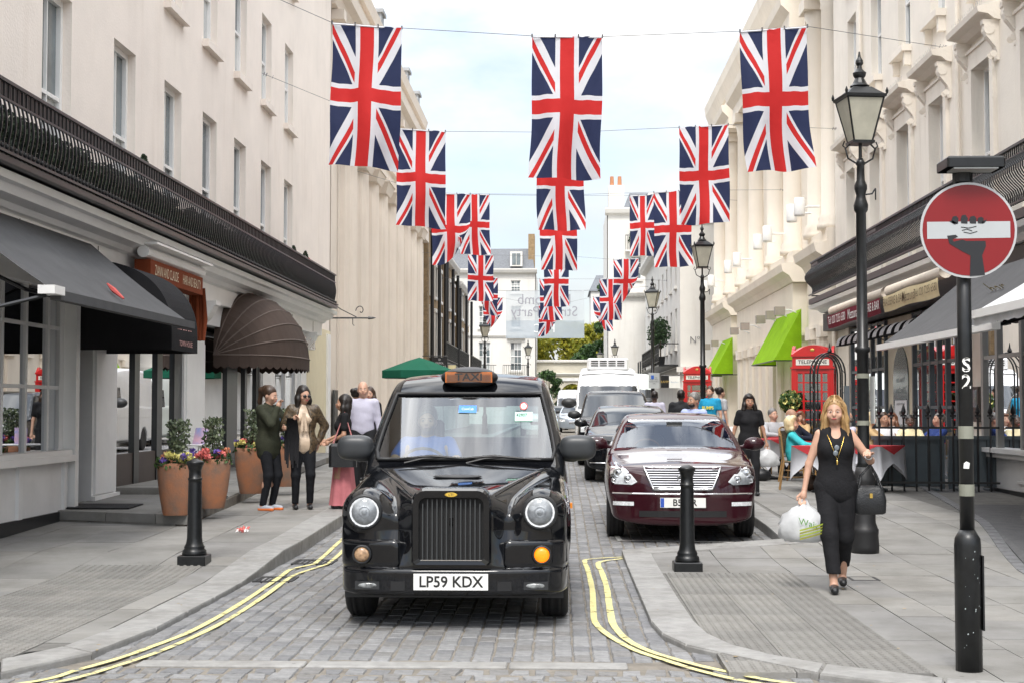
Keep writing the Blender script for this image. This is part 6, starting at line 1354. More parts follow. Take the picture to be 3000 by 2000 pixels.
# her handbag on the arm and carrier bag in the hand
hb=thing('handbag','black leather handbag hanging from the blonde woman\'s raised arm','handbag',(0,0,0)); c=e+Vector((-.01,.02,-.335))
b=MB(); W2,D2,H2=.14,.08,.12
prof=[(-1,.82,.9),(-.9,.96,1.0),(0,1.0,1.0),(.8,.86,.75),(1,.80,.55)]
vs=[];fs=[]; n=20
for j,(z,a,d) in enumerate(prof):
    for k in range(n):
        t_=6.2832*k/n; cx=math.copysign(abs(math.cos(t_))**.45,math.cos(t_)); sy_=math.copysign(abs(math.sin(t_))**.45,math.sin(t_)); vs.append((c.x+W2*a*cx,c.y+D2*d*sy_-.0,c.z+H2*z))
for j in range(4):
    for k in range(n): fs.append((j*n+k,j*n+(k+1)%n,(j+1)*n+(k+1)%n,(j+1)*n+k))
fs+=[tuple(range(n-1,-1,-1)),tuple(4*n+k for k in range(n))]; b.add(vs,fs); b.build('bag_body',lea,hb,True)
for dy in (-.05,.05):
    b=MB(); b.tube([(c.x-.10,c.y+dy,c.z+.10),(c.x-.07,c.y+dy*.7,c.z+.21),(e.x-.0,e.y+dy*.5,e.z-.035),(c.x+.06,c.y+dy*.7,c.z+.21),(c.x+.10,c.y+dy,c.z+.10)],.008,6); b.build('handle',lea,hb,True)
b=MB(); b.box(c.x-.012,c.x+.012,c.y-D2-.006,c.y-D2+.004,c.z+.02,c.z+.06); b.build('clasp',gold,hb)
def carrier(label,hand,sz,seed,prints=True):
    random.seed(seed); t=thing('carrier_bag',label,'bag',(0,0,0),'plastic carrier bags'); n=26; vs=[];fs=[]; rows=[(-.09,.10,.5),(-.16,.42,.6),(-.26,.78,.85),(-.40,.98,1.0),(-.52,1.0,1.0),(-.62,.92,.95),(-.68,.7,.7),(-.69,.1,.1)]
    pm=mat('carrier_plastic',(.72,.73,.74),.3,var=.08,vs=6,bump=.5,bs=9,trans=.35)
    for j,(z,a,d) in enumerate(rows):
        for k in range(n):
            q=6.2832*k/n; w=1+.10*math.sin(q*5+j*1.3+seed)+.07*math.sin(q*9-j*2)+random.uniform(-.05,.05); vs.append((hand.x+sz*.40*a*w*math.cos(q),hand.y+sz*.24*d*w*math.sin(q),hand.z+sz*z+random.uniform(-.01,.01)*sz))
    for j in range(len(rows)-1):
        for k in range(n): fs.append((j*n+k,j*n+(k+1)%n,(j+1)*n+(k+1)%n,(j+1)*n+k))
    b=MB(); b.add(vs,fs); b.build('bag_skin',pm,t,True)
    for dx in (-.05,.05): b=MB(); b.tube([(hand.x+dx*sz*1.6,hand.y,hand.z-.16*sz),(hand.x+dx*sz*.7,hand.y,hand.z-.05*sz),(hand.x+dx*.2,hand.y,hand.z+.0)],[.016*sz*2,.012*sz*2,.008*sz*2],6); b.build('handle',pm,t,True)
    if prints:
        for k in range(4):
            b=MB(); z0=hand.z-sz*(.50+.045*k); b.grid(lambda u,v:(hand.x+sz*(-.12+.38*u),hand.y-sz*.245*math.sqrt(max(.05,1-((-.12+.38*u)/.42)**2))-.022-.004*v,z0+sz*(.10*u+.026*v)),8,1); b.build('print_stripe',mat('lime_print',(.42,.52,.06),.5,var=.1) if k%2==0 else mat('olive_print',(.35,.36,.05),.5,var=.1),t)
        b=MB(); b.text('Wait',.15*sz,lambda u_,v:(hand.x+sz*.02+u_,hand.y-sz*.262,hand.z-sz*.38+v-u_*.25)); b.build('lettering',mat('green_print',(.1,.26,.05),.5,var=0),t)
    return t
w=wj['W'][-1]; carrier('white plastic carrier bag with lime stripes in the blonde woman\'s hand',w+Vector((-.005,-.02,-.06)),.54,4)
# group on the left pavement
z=zL(19.8)
person('woman with ponytail in olive jacket and ripped jeans facing right, hand at mouth',(-3.93,19.75,z),62,1.665,skA,True,top=cDen,hem=.82,bottom=cJean,shoes=(cloth('grey_trainer',(.42,.45,.5)),mat('orange_sole',(.85,.22,.06),.6,var=.1)),hair=('pony',hBrown),head=(8,-12),jacket=cOlive,hands={-1:(-.07,-.20,1.40),1:(.06,-.22,1.13)},hint={-1:(-.5,.1,-1),1:(.8,.1,-.6)},h=.012,cuff=.02,crop=.03)
lt,lj=person('woman in sunglasses and brocade jacket over beige blouse, facing the camera',(-3.5,19.95,z),14,1.67,skA,True,top=cBeige,hem=.80,bottom=cJean,shoes=lea,hair=('long',hDark),head=(22,-8),jacket=cGold,shirt_open=.10,hands={-1:(-.15,-.17,1.24),1:(.22,.06,.92)},hint={-1:(-.6,.2,-1),1:(1,.35,0)},h=.012,cuff=.02,crop=.04,glasses=mat('dark_lens',(.01,.01,.012),.1,var=0))
b=MB(); MW=lj['M']; uu=lj['u']
for dx in (-.03,.03): b.prism([tuple(MW@uu(dx*.3-.012,-.145,1.33)),tuple(MW@uu(dx*.3+.012,-.145,1.33)),tuple(MW@uu(dx+.02,-.165,1.08)),tuple(MW@uu(dx-.02,-.165,1.08))],[tuple(MW@uu(dx*.3-.012,-.152,1.33)),tuple(MW@uu(dx*.3+.012,-.152,1.33)),tuple(MW@uu(dx+.02,-.172,1.08)),tuple(MW@uu(dx-.02,-.172,1.08))])
world_part('blouse_bow',b,cBeige,lt,False)
h_=lj['W'][-1]; sc_=thing('scarf','black fringed scarf held by the woman in the brocade jacket','scarf',(0,0,0)); b=MB()
for k in range(9): x=h_.x-.10+k*.022; b.tube([(x*.6+h_.x*.4,h_.y-.03,h_.z+.02),(x,h_.y-.02,h_.z-.25),(x-.005*(k%3),h_.y-.01+.01*(k%2),h_.z-.55-.05*(k%3))],[.016,.018,.012],6)
b.build('cloth',cBlack,sc_,True)
pk,pj=person('dark-haired woman in black T-shirt and long pink skirt facing left',(-2.95,19.95,zL(19.9)),-78,1.55,skB,True,top=cBlack,sleeve='short',hem=.9,skirt=(cPink,.06,.225),shoes=lea,hair=('long',hDark),head=(-6,0),hands={-1:(-.12,-.24,1.02),1:(.10,-.20,1.0)},hint={-1:(-.5,.5,-1),1:(.5,.5,-1)},h=.012)
bg=thing('shoulder_bag','large black shoulder bag hanging beside the pink skirt','handbag',(0,0,0)); b=MB(); c=pj['M']@Vector((.25,.0,.82)); b.bbox(c.x-.20,c.x+.17,c.y-.09,c.y+.07,c.z-.17,c.z+.15,.04); b.build('bag_body',lea,bg); b=MB(); b.tube([(c.x-.15,c.y,c.z+.14),tuple(pj['S'][1]+Vector((0,0,.06))),(c.x+.13,c.y,c.z+.14)],.012,6); b.build('strap',mat('pink_strap',(.5,.2,.2),.6),bg)
person('bald man in lilac shirt and dark trousers standing behind the taxi mirror',(-3.12,23.2,zL(23.2)),4,1.74,skA,False,top=cLil,sleeve='long',hem=.9,bottom=cChar,shoes=lea,hair=('bald',hGrey),head=(4,0),h=.014,belly=.03)
person('woman with dark bun glimpsed behind the bald man',(-3.66,26.4,zL(26)),150,1.64,skB,True,top=cBlack,bottom=cBlack,shoes=lea,hair=('bun',hDark),h=.016,features=False)
person('smiling long-haired woman behind the bald man, nearest the taxi roof',(-3.4,26.2,zL(26)),-20,1.66,skA,True,top=cBlack,sleeve='short',bottom=cBlack,shoes=lea,hair=('long',hBrown),h=.015,head=(15,0))
# taxi driver
person('taxi driver in blue shirt at the wheel behind the windscreen','d' and (-.775-.37,10.48+2.22,.36),0,1.68,skA,False,top=cDrv,sleeve='short',sit=True,bottom=cChar,shoes=lea,hair=('short',hGrey),hands={-1:(-.14,-.38,.78),1:(.14,-.38,.76)},hint={-1:(-1,0,-.6),1:(1,0,-.6)},h=.014,group='people in vehicles')
# right side walkers
person('bearded man in pale blue shirt and tie standing beyond the maroon car',(2.14,23.6,G(23.6)),-42,1.69,skB,False,top=cBlueS,sleeve='long',bottom=cChar,shoes=lea,hair=('swept',hGrey),beard=hBlack,tie=cNavy,h=.013,head=(-8,0),belly=.03)
person('man in dark suit seen from behind beyond the parked cars',(2.55,31.0,zR(31)-.03),175,1.68,skC,False,top=cWh,bottom=cChar,shoes=lea,hair=('short',hBlack),jacket=cChar,h=.016,features=False)
person('man in grey-lilac shirt walking away by the parking sign lamp post',(2.33,36.2,zR(36)-.08),178,1.74,skC,False,top=cLil,sleeve='long',bottom=cChar,shoes=lea,hair=('short',hBlack),h=.018,features=False)
bt,bj=person('man in bright blue T-shirt with yellow print and jeans',(3.48,34.2,zR(34)),-25,1.76,skA,False,top=cAqua,sleeve='short',bottom=cDen,shoes=cWh,hair=('short',hBrown),h=.016)
b=MB(); b.text('BUMPS',.10,lambda u_,v:tuple(bj['M']@bj['u'](u_*.9,-.145,1.22+v)),bold=.03); world_part('shirt_print',b,mat('yellow_print',(.75,.65,.05),.6,var=0),bt,False)
person('person in grey T-shirt with dark shoulder bag by the green awning',(3.82,35.0,zR(35)),118,1.74,skA,True,top=cGreyT,sleeve='short',bottom=cDen,shoes=cWh,hair=('bun',hDark),h=.016,features=False)
wk,kj=person('woman in black T-shirt and trousers walking beside the maroon car',(2.95,23.0,zR(23)),4,1.56,skB,True,top=cBlack,sleeve='short',hem=.82,bottom=cBlack,shoes=lea,hair=('bob',hDark),hands={-1:(-.30,.04,.86),1:(.29,-.04,.84)},feet={1:(.07,-.16,.07),-1:(-.07,.18,.09)},h=.012,belly=.02)
carrier('thin white carrier bag in the hand of the woman beside the maroon car',kj['W'][1]+Vector((.01,-.02,-.05)),.46,9,False)
# diners
def cz(y): return zR(y)
D=[('platinum-haired woman in turquoise jumper seated at the near table',(3.86,24.25),82,skA,True,cTeal,'long',('curly',hPlat),None,.05,1.62,(-4,-4)),
('white-haired man in black jacket seated with his back to the camera',(4.55,25.1),165,skA,False,cBlack,'long',('short',hWhite),None,.03,1.70,(0,0)),
('balding man in navy jacket and dark glasses seated behind the turquoise woman',(4.22,26.4),60,skB,False,cNavy,'long',('bald',hWhite),mat('dark_lens',(.01,.01,.012),.1,var=0),.03,1.76,(0,0)),
('grey-haired diner far back beside the red phone box',(4.25,29.2),20,skA,False,cGreyT,'long',('short',hGrey),None,0,1.74,(0,0)),
('auburn-haired diner far back next to the grey-haired one',(4.75,29.4),-30,skA,True,cTan,'long',('bob',hRed),None,0,1.66,(0,0)),
('diner in tan jacket leaning forward behind the lamp post',(5.42,25.6),70,skA,True,cTan,'long',('long',hPlat),None,.04,1.70,(0,0)),
('dark-haired man in white shirt dining behind the iron fence',(5.78,26.3),10,skB,False,cWh,'long',('short',hBrown),None,0,1.68,(0,0)),
('auburn-haired diner in pale top between the two men behind the fence',(6.02,26.9),-20,skA,True,cWh,'long',('bob',hRed),None,0,1.66,(0,0)),
('dark-skinned woman in pale yellow jacket dining behind the fence',(6.12,25.9),-10,skC,True,cYel,'long',('short',hBlack),None,0,1.62,(0,0)),
('grey-haired man in blue polo shirt dining behind the fence',(6.5,25.7),-75,skA,False,cPolo,'short',('short',hGrey),None,.04,1.68,(0,0)),
('man in pale shirt dining just behind the near lamp post',(4.98,26.0),-60,skA,False,cLil,'long',('bald',hGrey),None,0,1.7,(0,0))]
seats=[]
for (lb,(x,y),yw,sk,fm,cl,sl_,hr_,gl_,bel,H_,hd) in D:
    person(lb,(x,y,cz(y)),yw,H_,sk,fm,top=cl,sleeve=sl_,sit=True,bottom=cChar if not fm else cNavy,shoes=lea,hair=hr_,hands={1:(.10,-.36,.74),-1:(-.12,-.34,.74)},hint={1:(1,.2,-.5),-1:(-1,.2,-.5)},h=.014 if y<25.5 else .016,group='diners at the pavement tables',glasses=gl_,belly=bel,head=hd,lean=6); seats.append((x,y,yw))
# ------------------------------------------------------------------ flags on wires
random.seed(77)
def flag_mat():
    m=bpy.data.materials.new('union_flag'); m.use_nodes=True; nt=m.node_tree; n=nt.nodes; l=nt.links; bs=n['Principled BSDF']; bs.inputs['Roughness'].default_value=.75; bs.inputs['Specular IOR Level'].default_value=.2
    uv=n.new('ShaderNodeUVMap'); sp=n.new('ShaderNodeSeparateXYZ'); l.new(uv.outputs[0],sp.inputs[0])
    def mth(op,a,b=None,c=None):
        k=n.new('ShaderNodeMath'); k.operation=op
        for i,v in enumerate((a,b,c)):
            if v is None: continue
            if isinstance(v,(int,float)): k.inputs[i].default_value=v
            else: l.new(v,k.inputs[i])
        return k.outputs[0]
    x=mth('MULTIPLY',mth('SUBTRACT',sp.outputs[0],.5),30); y=mth('MULTIPLY',mth('SUBTRACT',sp.outputs[1],.5),60); ax=mth('ABSOLUTE',x); ay=mth('ABSOLUTE',y)
    e=mth('MULTIPLY',mth('SUBTRACT',ay,mth('MULTIPLY',ax,2)),.4472); d=mth('MULTIPLY',e,mth('SIGN',mth('MULTIPLY',x,y)))
    sal=mth('LESS_THAN',mth('ABSOLUTE',e),3); red=mth('MULTIPLY',mth('GREATER_THAN',d,0),mth('LESS_THAN',d,2)); mn=mth('MINIMUM',ax,ay); gw=mth('LESS_THAN',mn,5); gr=mth('LESS_THAN',mn,3)
    cur=None; base=(.032,.042,.10,1); W_=(.74,.75,.80,1); Rd=(.60,.035,.035,1)
    def mix(f,a,c):
        k=n.new('ShaderNodeMix'); k.data_type='RGBA'; l.new(f,k.inputs[0])
        if isinstance(a,tuple): k.inputs[6].default_value=a
        else: l.new(a,k.inputs[6])
        k.inputs[7].default_value=c; return k.outputs[2]
    c=mix(gr,mix(gw,mix(red,mix(sal,base,W_),Rd),W_),Rd)
    l.new(c,bs.inputs['Base Color']); tr=n.new('ShaderNodeBsdfTranslucent'); l.new(c,tr.inputs[0]); mx=n.new('ShaderNodeMixShader'); mx.inputs[0].default_value=.45
    wv=n.new('ShaderNodeTexNoise'); wv.inputs['Scale'].default_value=3.2; wv.inputs['Detail'].default_value=4; bp=n.new('ShaderNodeBump'); bp.inputs['Strength'].default_value=.5; bp.inputs['Distance'].default_value=.06; tc=n.new('ShaderNodeTexCoord'); l.new(tc.outputs['Object'],wv.inputs['Vector']); l.new(wv.outputs[0],bp.inputs['Height']); l.new(bp.outputs[0],bs.inputs['Normal'])
    l.new(bs.outputs[0],mx.inputs[1]); l.new(tr.outputs[0],mx.inputs[2]); l.new(mx.outputs[0],n['Material Output'].inputs[0]); return m
fm=flag_mat(); wire=mat('grey_wire',(.12,.12,.13),.5,var=0)
def flag(label,xl,xr,zl,zr,Y,hgt=2.3,amp=.05,curl=0,ph=0,sway=0,group='union flags on wires'):
    nu,nv=18,36; vs=[];uv=[]
    for j in range(nv+1):
        v=j/nv
        for i in range(nu+1):
            u=i/nu; x=xl+(xr-xl)*u; z=zl+(zr-zl)*u-.03*math.sin(math.pi*u*5)**2*(1-v)*.6; dn=hgt*v
            yy=Y+2.1*amp*(.3+v)*(math.sin(u*5.5+ph+v*2.2)+.6*math.sin(u*11+ph*2-v*3.1)+.5*math.sin(v*7+ph))
            xx=x+(sway+.05*math.sin(ph*3.3))*v*v+.018*math.sin(v*9+ph*1.7+u*2)*v
            if curl:   # a lower corner blown up and over
                q=max(0,(u if curl>0 else 1-u)*.9+v-1.15); xx-=(.75 if curl>0 else -.75)*q*q*1.0; dn-=1.5*q*q; yy-=.5*q
            vs.append((xx,yy,z-dn)); uv.append((u,1-v))
    fs=[(j*(nu+1)+i,(j+1)*(nu+1)+i,(j+1)*(nu+1)+i+1,j*(nu+1)+i+1) for j in range(nv) for i in range(nu)]
    me=bpy.data.meshes.new('flag'); me.from_pydata(vs,[],fs); me.materials.append(fm); L=me.uv_layers.new(name='UVMap'); L.data.foreach_set('uv',[c for p in me.polygons for vi in p.vertices for c in uv[vi]]); smoothmesh(me)
    t=thing('flag',label,'flag',((xl+xr)/2,Y,max(zl,zr)),group); obj('cloth',me,t)
    b=MB(); b.tube([(xl-.01,Y,zl-.015),(xr+.01,Y,zr-.015)],.014,5); b.build('header_tape',mat('flag_tape',(.65,.66,.7),.7,var=0),t)
    for q in (0,.33,.66,1): b=MB(); xx=xl+(xr-xl)*q; zz=zl+(zr-zl)*q; b.tube([(xx,Y-.02,zz-.03),(xx,Y-.02,zz+.03)],.012,4); b.build('clip',wire,t)
def wireline(label,pts,sag=.0):
    b=MB(); P=[]
    for a,c in zip(pts[:-1],pts[1:]):
        for k in range(6): P.append(tuple(Vector(a).lerp(Vector(c),k/6)))
    P.append(pts[-1]); b.tube(P,.0055,4)
    for p in (pts[0],pts[-1]): 
        for k in range(5): q=Vector(pts[1] if p is pts[0] else pts[-2]); w=Vector(p).lerp(q,.012+.02*k*random.random()); b.tube([tuple(w+Vector((0,0,-.04))),tuple(w+Vector((.03,0,.04)))],.005,3)
    t=b.build('flag_wire',wire); tag(t,label,'wire','flag wires'); return t
names=['first','second','third','fourth','fifth','sixth','seventh']
#     Y    left flag (xl,xr,zl,zr)       centre                     right
F=1/3371.
def px(u,v,Y): return ((u-1286)*Y*F,1.58+(937-v)*Y*F)
rowsF=[(23.6,[((757,40),(920,54),2.32,.05,0,.2,-.10),((1223,75),(1386,78),2.32,.045,0,1.4,.0),((1703,68),(1858,58),2.30,.05,0,2.2,.06)],[(-6.38,21.2,8.6),None,(7.18,27.2,8.25)]),
(34.4,[((908,289),(1022,297),2.3,.06,0,.8,-.02),((1232,300),(1342,300),2.33,.05,0,2.6,0),((1562,291),(1675,285),2.32,.05,0,3.9,0)],[(-6.38,31,8.75),None,(7.18,38,8.8)]),
(44.5,[((988,441),(1080,443),2.2,.08,1,1.1,.1),((1240,445),(1325,446),2.3,.05,0,.3,0),((1503,441),(1590,437),2.3,.05,0,2,0)],[(-6.4,43,8.7),None,(7.4,48,8.7)]),
(55.5,[((1055,443),(1124,445),2.3,.06,0,2.2,0),((1250,448),(1320,448),2.3,.05,0,.5,0),((1448,449),(1506,447),2.3,.05,0,.9,0)],[(-6.4,54,9.7),None,(7.3,58,9.75)]),
(66,[((1075,583),(1134,585),2.1,.07,0,3.1,.02),((1250,588),(1307,588),2.28,.05,0,1.9,0),((1410,596),(1468,594),2.0,.09,1,2.9,-.03)],[(-6.4,66,8.6),None,(5.95,73,8.6)]),
(78,[((1094,636),(1144,638),2.0,.09,-1,1.3,0),((1240,640),(1290,641),2.2,.06,0,2.3,0),((1378,641),(1428,640),2.2,.06,0,.2,0)],[(-6.3,78,8.5),None,(5.85,80,8.5)]),
(88,[((1110,682),(1155,684),1.9,.10,1,.7,0),((1238,700),(1283,700),1.9,.1,1,1.7,0),((1363,682),(1407,681),2.1,.08,-1,2.7,0)],[(-6.2,88,8.35),None,(5.85,90,8.3)])]
for r,(Y,fl,wr) in enumerate(rowsF):
    pts=[wr[0]]
    for k,(a,c,hg,amp,curl,ph,sway) in enumerate(fl):
        xl,zl=px(*a,Y); xr,zr=px(*c,Y); flag('union flag on the %s wire from the camera, %s of three'%(names[r],('left','middle','right')[k]),xl,xr,zl,zr,Y,hg,amp,curl,ph,sway); pts+=[(xl,Y,zl),(xr,Y,zr)]
    pts.append(wr[2]); wireline('%s flag wire across the street, counted from the camera'%names[r],pts)
for a,c,lb in (((-6.38,13,5.6),(-3.6,14,8.4),'thin loose cable crossing the upper left corner'),((7.18,23.3,8.75),(5.2,21,9.35),'thin loose cable crossing the upper right corner')):
    b=MB(); b.tube([a,tuple(Vector(a).lerp(Vector(c),.5)+Vector((0,0,-.15))),c],.006,4); tag(b.build('flag_wire',wire),lb,'wire')
# translucent banner at the end of the street
bn=thing('banner','sheer white street banner with reversed lettering behind the last flags','banner',(-.95,96,9.2))
bm=mat('sheer_banner',(.72,.76,.78),.7,var=.03,trans=.5,alpha=.38); bm2=mat('banner_blue',(.55,.62,.68),.7,var=.03,trans=.5,alpha=.62)
b=MB(); b.grid(lambda u,v:(-3.52+5.13*u,96+.05*math.sin(u*9+v*2),7.28+1.97*v),24,8); b.build('upper_panel',bm,bn,True)
b=MB(); b.grid(lambda u,v:(-3.52+5.13*u,96+.06*math.sin(u*8+v*3),6.14+1.14*v),24,8); b.build('lower_panel',bm2,bn,True)
gl_=mat('banner_letter',(.30,.30,.33),.7,var=0)
for tx,z,sz,m_ in (('Motcomb',8.65,.95,gl_),('Street Party',7.85,.95,gl_),('PAC',6.75,.8,mat('banner_pale',(.8,.82,.83),.7,var=0))):
    b=MB(); b.text(tx,sz,lambda u,v:(-1.0-u*.95,95.9,z+v)); b.build('lettering',m_,bn)
b=MB(); b.tube([(-6.2,96,9.4),(-3.52,96,9.25),(1.61,96,9.25),(5.8,96,9.5)],.012,4); b.build('cable',wire,bn)
# ------------------------------------------------------------------ lamp posts
lbk=mat('lamp_black',(.013,.014,.015),.35,.15,var=.35,vs=14); rust=mat('worn_black_red',(.02,.02,.02),.5,vs=5,col2=(.013,.013,.014)); lgl=mat('lantern_glass',(.62,.60,.50),.15,var=.15,vs=4,trans=.35)
_rp=[x for x in rust.node_tree.nodes if x.type=='VALTORGB'][0]; _rp.color_ramp.elements[0].position=.64; _rp.color_ramp.elements[1].position=.67; _rp.color_ramp.elements[0].color=(.013,.013,.014,1); _rp.color_ramp.elements[1].color=(.22,.035,.018,1)
def make_lamp():
    t=thing('street_lamp','lamp','street lamp',(0,0,0),'black lantern street lamps')
    b=MB(); b.lathe([(.155,0),(.16,.08),(.15,.2),(.155,.23),(.155,.26),(.145,.28),(.12,.35),(.115,.75),(.125,.78),(.125,.82),(.10,.88),(.085,.95)],18); b.build('base',rust,t,True)
    b=MB(); b.lathe([(.085,.95),(.066,1.0),(.062,2.2),(.085,2.22),(.085,2.26),(.06,2.28),(.055,3.75),(.075,3.78),(.08,3.84),(.06,3.9),(.05,3.95),(.07,4.02),(.07,4.06),(.045,4.12),(.04,4.28),(.055,4.3),(.03,4.36)],16); b.build('column',lbk,t,True)
    for s in (-1,1):
        b=MB(); b.tube([(s*.035,0,4.3),(s*.14,0,4.36),(s*.17,0,4.47),(s*.12,0,4.52)],.011,5); b.tube([(s*.16,0,4.47),(s*.20,0,4.50),(s*.18,0,4.55)],.008,5); b.build('scroll',lbk,t,True)
    b=MB(); b.tube([(0,0,4.33),(0,0,4.55)],.02,8); b.build('stem',lbk,t)
    def sq(r,z): return [(-r,-r,z),(r,-r,z),(r,r,z),(-r,r,z)]
    b=MB(); z0,z1,r0,r1=4.55,5.02,.105,.205
    b.prism(sq(r0+.02,z0-.03),sq(r0+.02,z0))
    for i in range(4):
        a,c=sq(r0,z0)[i],sq(r1,z1)[i]; b.tube([a,c],.011,4)
        p,q=sq(r1,z1)[i],sq(r1,z1)[(i+1)%4]; b.tube([p,q],.013,4)
    fr=b.build('lantern',lbk,t)
    for i in range(4):
        a,c,d,e=sq(r0,z0)[i],sq(r0,z0)[(i+1)%4],sq(r1,z1)[(i+1)%4],sq(r1,z1)[i]; b=MB(); b.poly([a,c,d,e]); b.build('pane',lgl,fr)
    b=MB(); b.prism(sq(.225,5.02),sq(.235,5.05)); b.prism(sq(.215,5.05),sq(.10,5.15)); b.lathe([(.09,5.15),(.11,5.17),(.08,5.2),(.05,5.26),(.07,5.29),(.075,5.32),(.045,5.35),(.03,5.37),(.025,5.4),(.045,5.43),(.04,5.46),(.018,5.5),(.008,5.56)],12)
    for x,y,_ in sq(.23,0): b.lathe([(.014,5.05),(.018,5.08),(.003,5.12)],6,x,y)
    b.build('lantern_roof',lbk,fr,False)
    b=MB(); b.tube([(0,0,3.95),(.13,0,3.97),(.17,0,4.03)],.01,5); b.tube([(.17,0,3.9),(.17,0,4.03)],.008,4); b.build('ladder_bracket',lbk,t)
    b=MB(); b.box(.05,.12,-.03,.03,.30,.55); b.build('hatch',rust,t)
    return t
lp=make_lamp(); LP=[(3.23,15.77,.965,'black lantern lamp post with rust patches nearest the camera, behind the blonde woman'),(3.33,34.3,1.0,'black lantern lamp post second from the camera on the right'),(3.0,47.5,.985,'black lantern lamp post carrying the grey parking sign'),(3.45,92,1.0,'small black lantern lamp post in front of the white terrace, fourth on the right'),(2.85,104,1.0,'farthest black lantern lamp post on the right by the green tree'),(-3.5,68.5,1.0,'black lantern lamp post on the left pavement under the flags'),(-2.05,95,1.02,'slender far lamp post before the white end house')]
for i,(x,y,s,lb) in enumerate(LP):
    o=lp if i==0 else copy_tree(lp); o.location=(x,y,zR(y)-.01); o.scale=(s,s,s); o['label']=lb; o.rotation_euler=(0,0,R(8) if i==0 else random.uniform(-.3,.3))
pp=mat('sticker_paper',(.7,.72,.7),.7,var=.15); tape=mat('tape_residue',(.24,.245,.20),.6,var=.2)
t=thing('paper_notice','white paper notice taped to the nearest lantern lamp post','sign',(3.3,15.7,1.6)); b=MB(); b.box(3.32,3.325,15.62,15.84,1.42,1.92); b.build('sheet',pp,t)
for z in (1.40,1.90): b=MB(); b.lathe([(.068,0),(.068,.05)],14,3.23,15.77,z0=z,cap=False); b.build('tape',tape,t)
# parking sign and boards down the right pavement
def board(name,label,x0,x1,z0,z1,y,m,txt=None,tm=None,size=.1,grp=None,post=True):
    t=thing(name,label,'sign',((x0+x1)/2,y,z0),grp); b=MB(); b.box(x0,x1,y-.02,y+.02,z0,z1); p=b.build('panel',m,t)
    if txt:
        L=txt.split('|')
        for i,tx in enumerate(L): b=MB(); b.text(tx,size,lambda u,v:((x0+x1)/2+u,y-.024,(z0+z1)/2+((len(L)-1)/2-i)*size*1.25+v)); b.build('lettering',tm or ltr,p)
    return t
gsn=mat('sign_grey',(.45,.47,.48),.6,var=.05)
t=board('parking_sign','small grey parking restriction sign with blue symbol on the third lamp post',2.85,3.2,2.22,2.72,47.25,gsn,'Mon - Sat|8.30 - 18.30|Permit holders|only',ltr,.05)
b=MB(); b.box(2.93,3.02,47.22,47.228,2.52,2.64); b.build('blue_symbol',mat('sign_blue',(.03,.12,.5),.5,var=0),t)
b=MB(); b.box(2.98,3.02,47.27,47.42,2.3,2.6); b.build('bracket',lbk,t)
t=board('hanging_sign','black projecting shop sign with gold letters beyond the parking sign',4.12,4.45,2.42,2.9,60,blk,'RAHM',mat('gold_letter',(.5,.35,.1),.5,var=0),.13); b=MB(); b.tube([(4.15,60,2.92),(7.4,60,2.95)],.02); b.build('arm',blki,t)
t=board('hanging_sign','white projecting shop sign beside the black one',4.52,4.98,2.42,2.92,61,plw,'Beaufort',mat('pale_blue_letter',(.4,.5,.6),.5,var=0),.09); b=MB(); b.tube([(4.55,61,2.94),(7.4,61,2.97)],.02); b.build('arm',blki,t)
t=board('shop_board','aqua shop board behind the parking sign',3.4,3.72,2.05,2.8,58,mat('aqua_board',(.22,.55,.50),.6,var=.08),'sti',mat('teal_letter',(.05,.2,.22),.5,var=0),.22); b=MB(); b.tube([(3.56,58,2.0),(3.56,58,.3)],.03); b.build('post',blki,t)
t=board('shop_sign','black hanging salon sign on the left beyond the hall','x' and -6.05,-5.3,3.42,4.0,69.2,blk,'D|ERROL|DOUGLAS',mat('white_letter',(.6,.6,.6),.5,var=0),.13); b=MB(); b.tube([(-6.5,69.2,4.05),(-5.3,69.2,4.05)],.02); b.build('arm',blki,t)
t=board('shop_sign','cream brasserie sign below the black salon sign','x' and -5.42,-5.05,3.1,3.68,71.3,mat('cream_sign',(.7,.62,.36),.6,var=.05),'ROTISS|ERIE',ltr,.11); b=MB(); b.tube([(-6.4,71.3,3.72),(-5.05,71.3,3.72)],.02); b.build('arm',blki,t)
# ------------------------------------------------------------------ bollards
def make_bollard():
    t=thing('bollard','b','bollard',(0,0,0),'cast-iron bollards'); b=MB(); b.bbox(-.135,.135,-.135,.135,-.06,.085,.008); b.build('plinth',lbk,t)
    b=MB(); b.lathe([(.115,.085),(.118,.10),(.112,.13),(.095,.145),(.10,.16),(.092,.175),(.08,.20),(.072,.25),(.064,.78),(.062,.80),(.068,.805),(.071,.815),(.066,.825),(.06,.83),(.059,.90),(.065,.91),(.07,.93),(.074,.945),(.082,.955),(.084,.975),(.078,.985),(.055,.995),(.03,1.005),(0,1.01)],22); b.build('shaft',lbk,t,True); return t
bo=make_bollard(); bo.location=(-3.53,14.15,zL(14.15)); bo['label']='black cast-iron bollard on the left pavement before the planters'
b2=copy_tree(bo); b2.location=(1.22,14.2,zR(14.2)); b2['label']='black cast-iron bollard on the right corner before the maroon car'
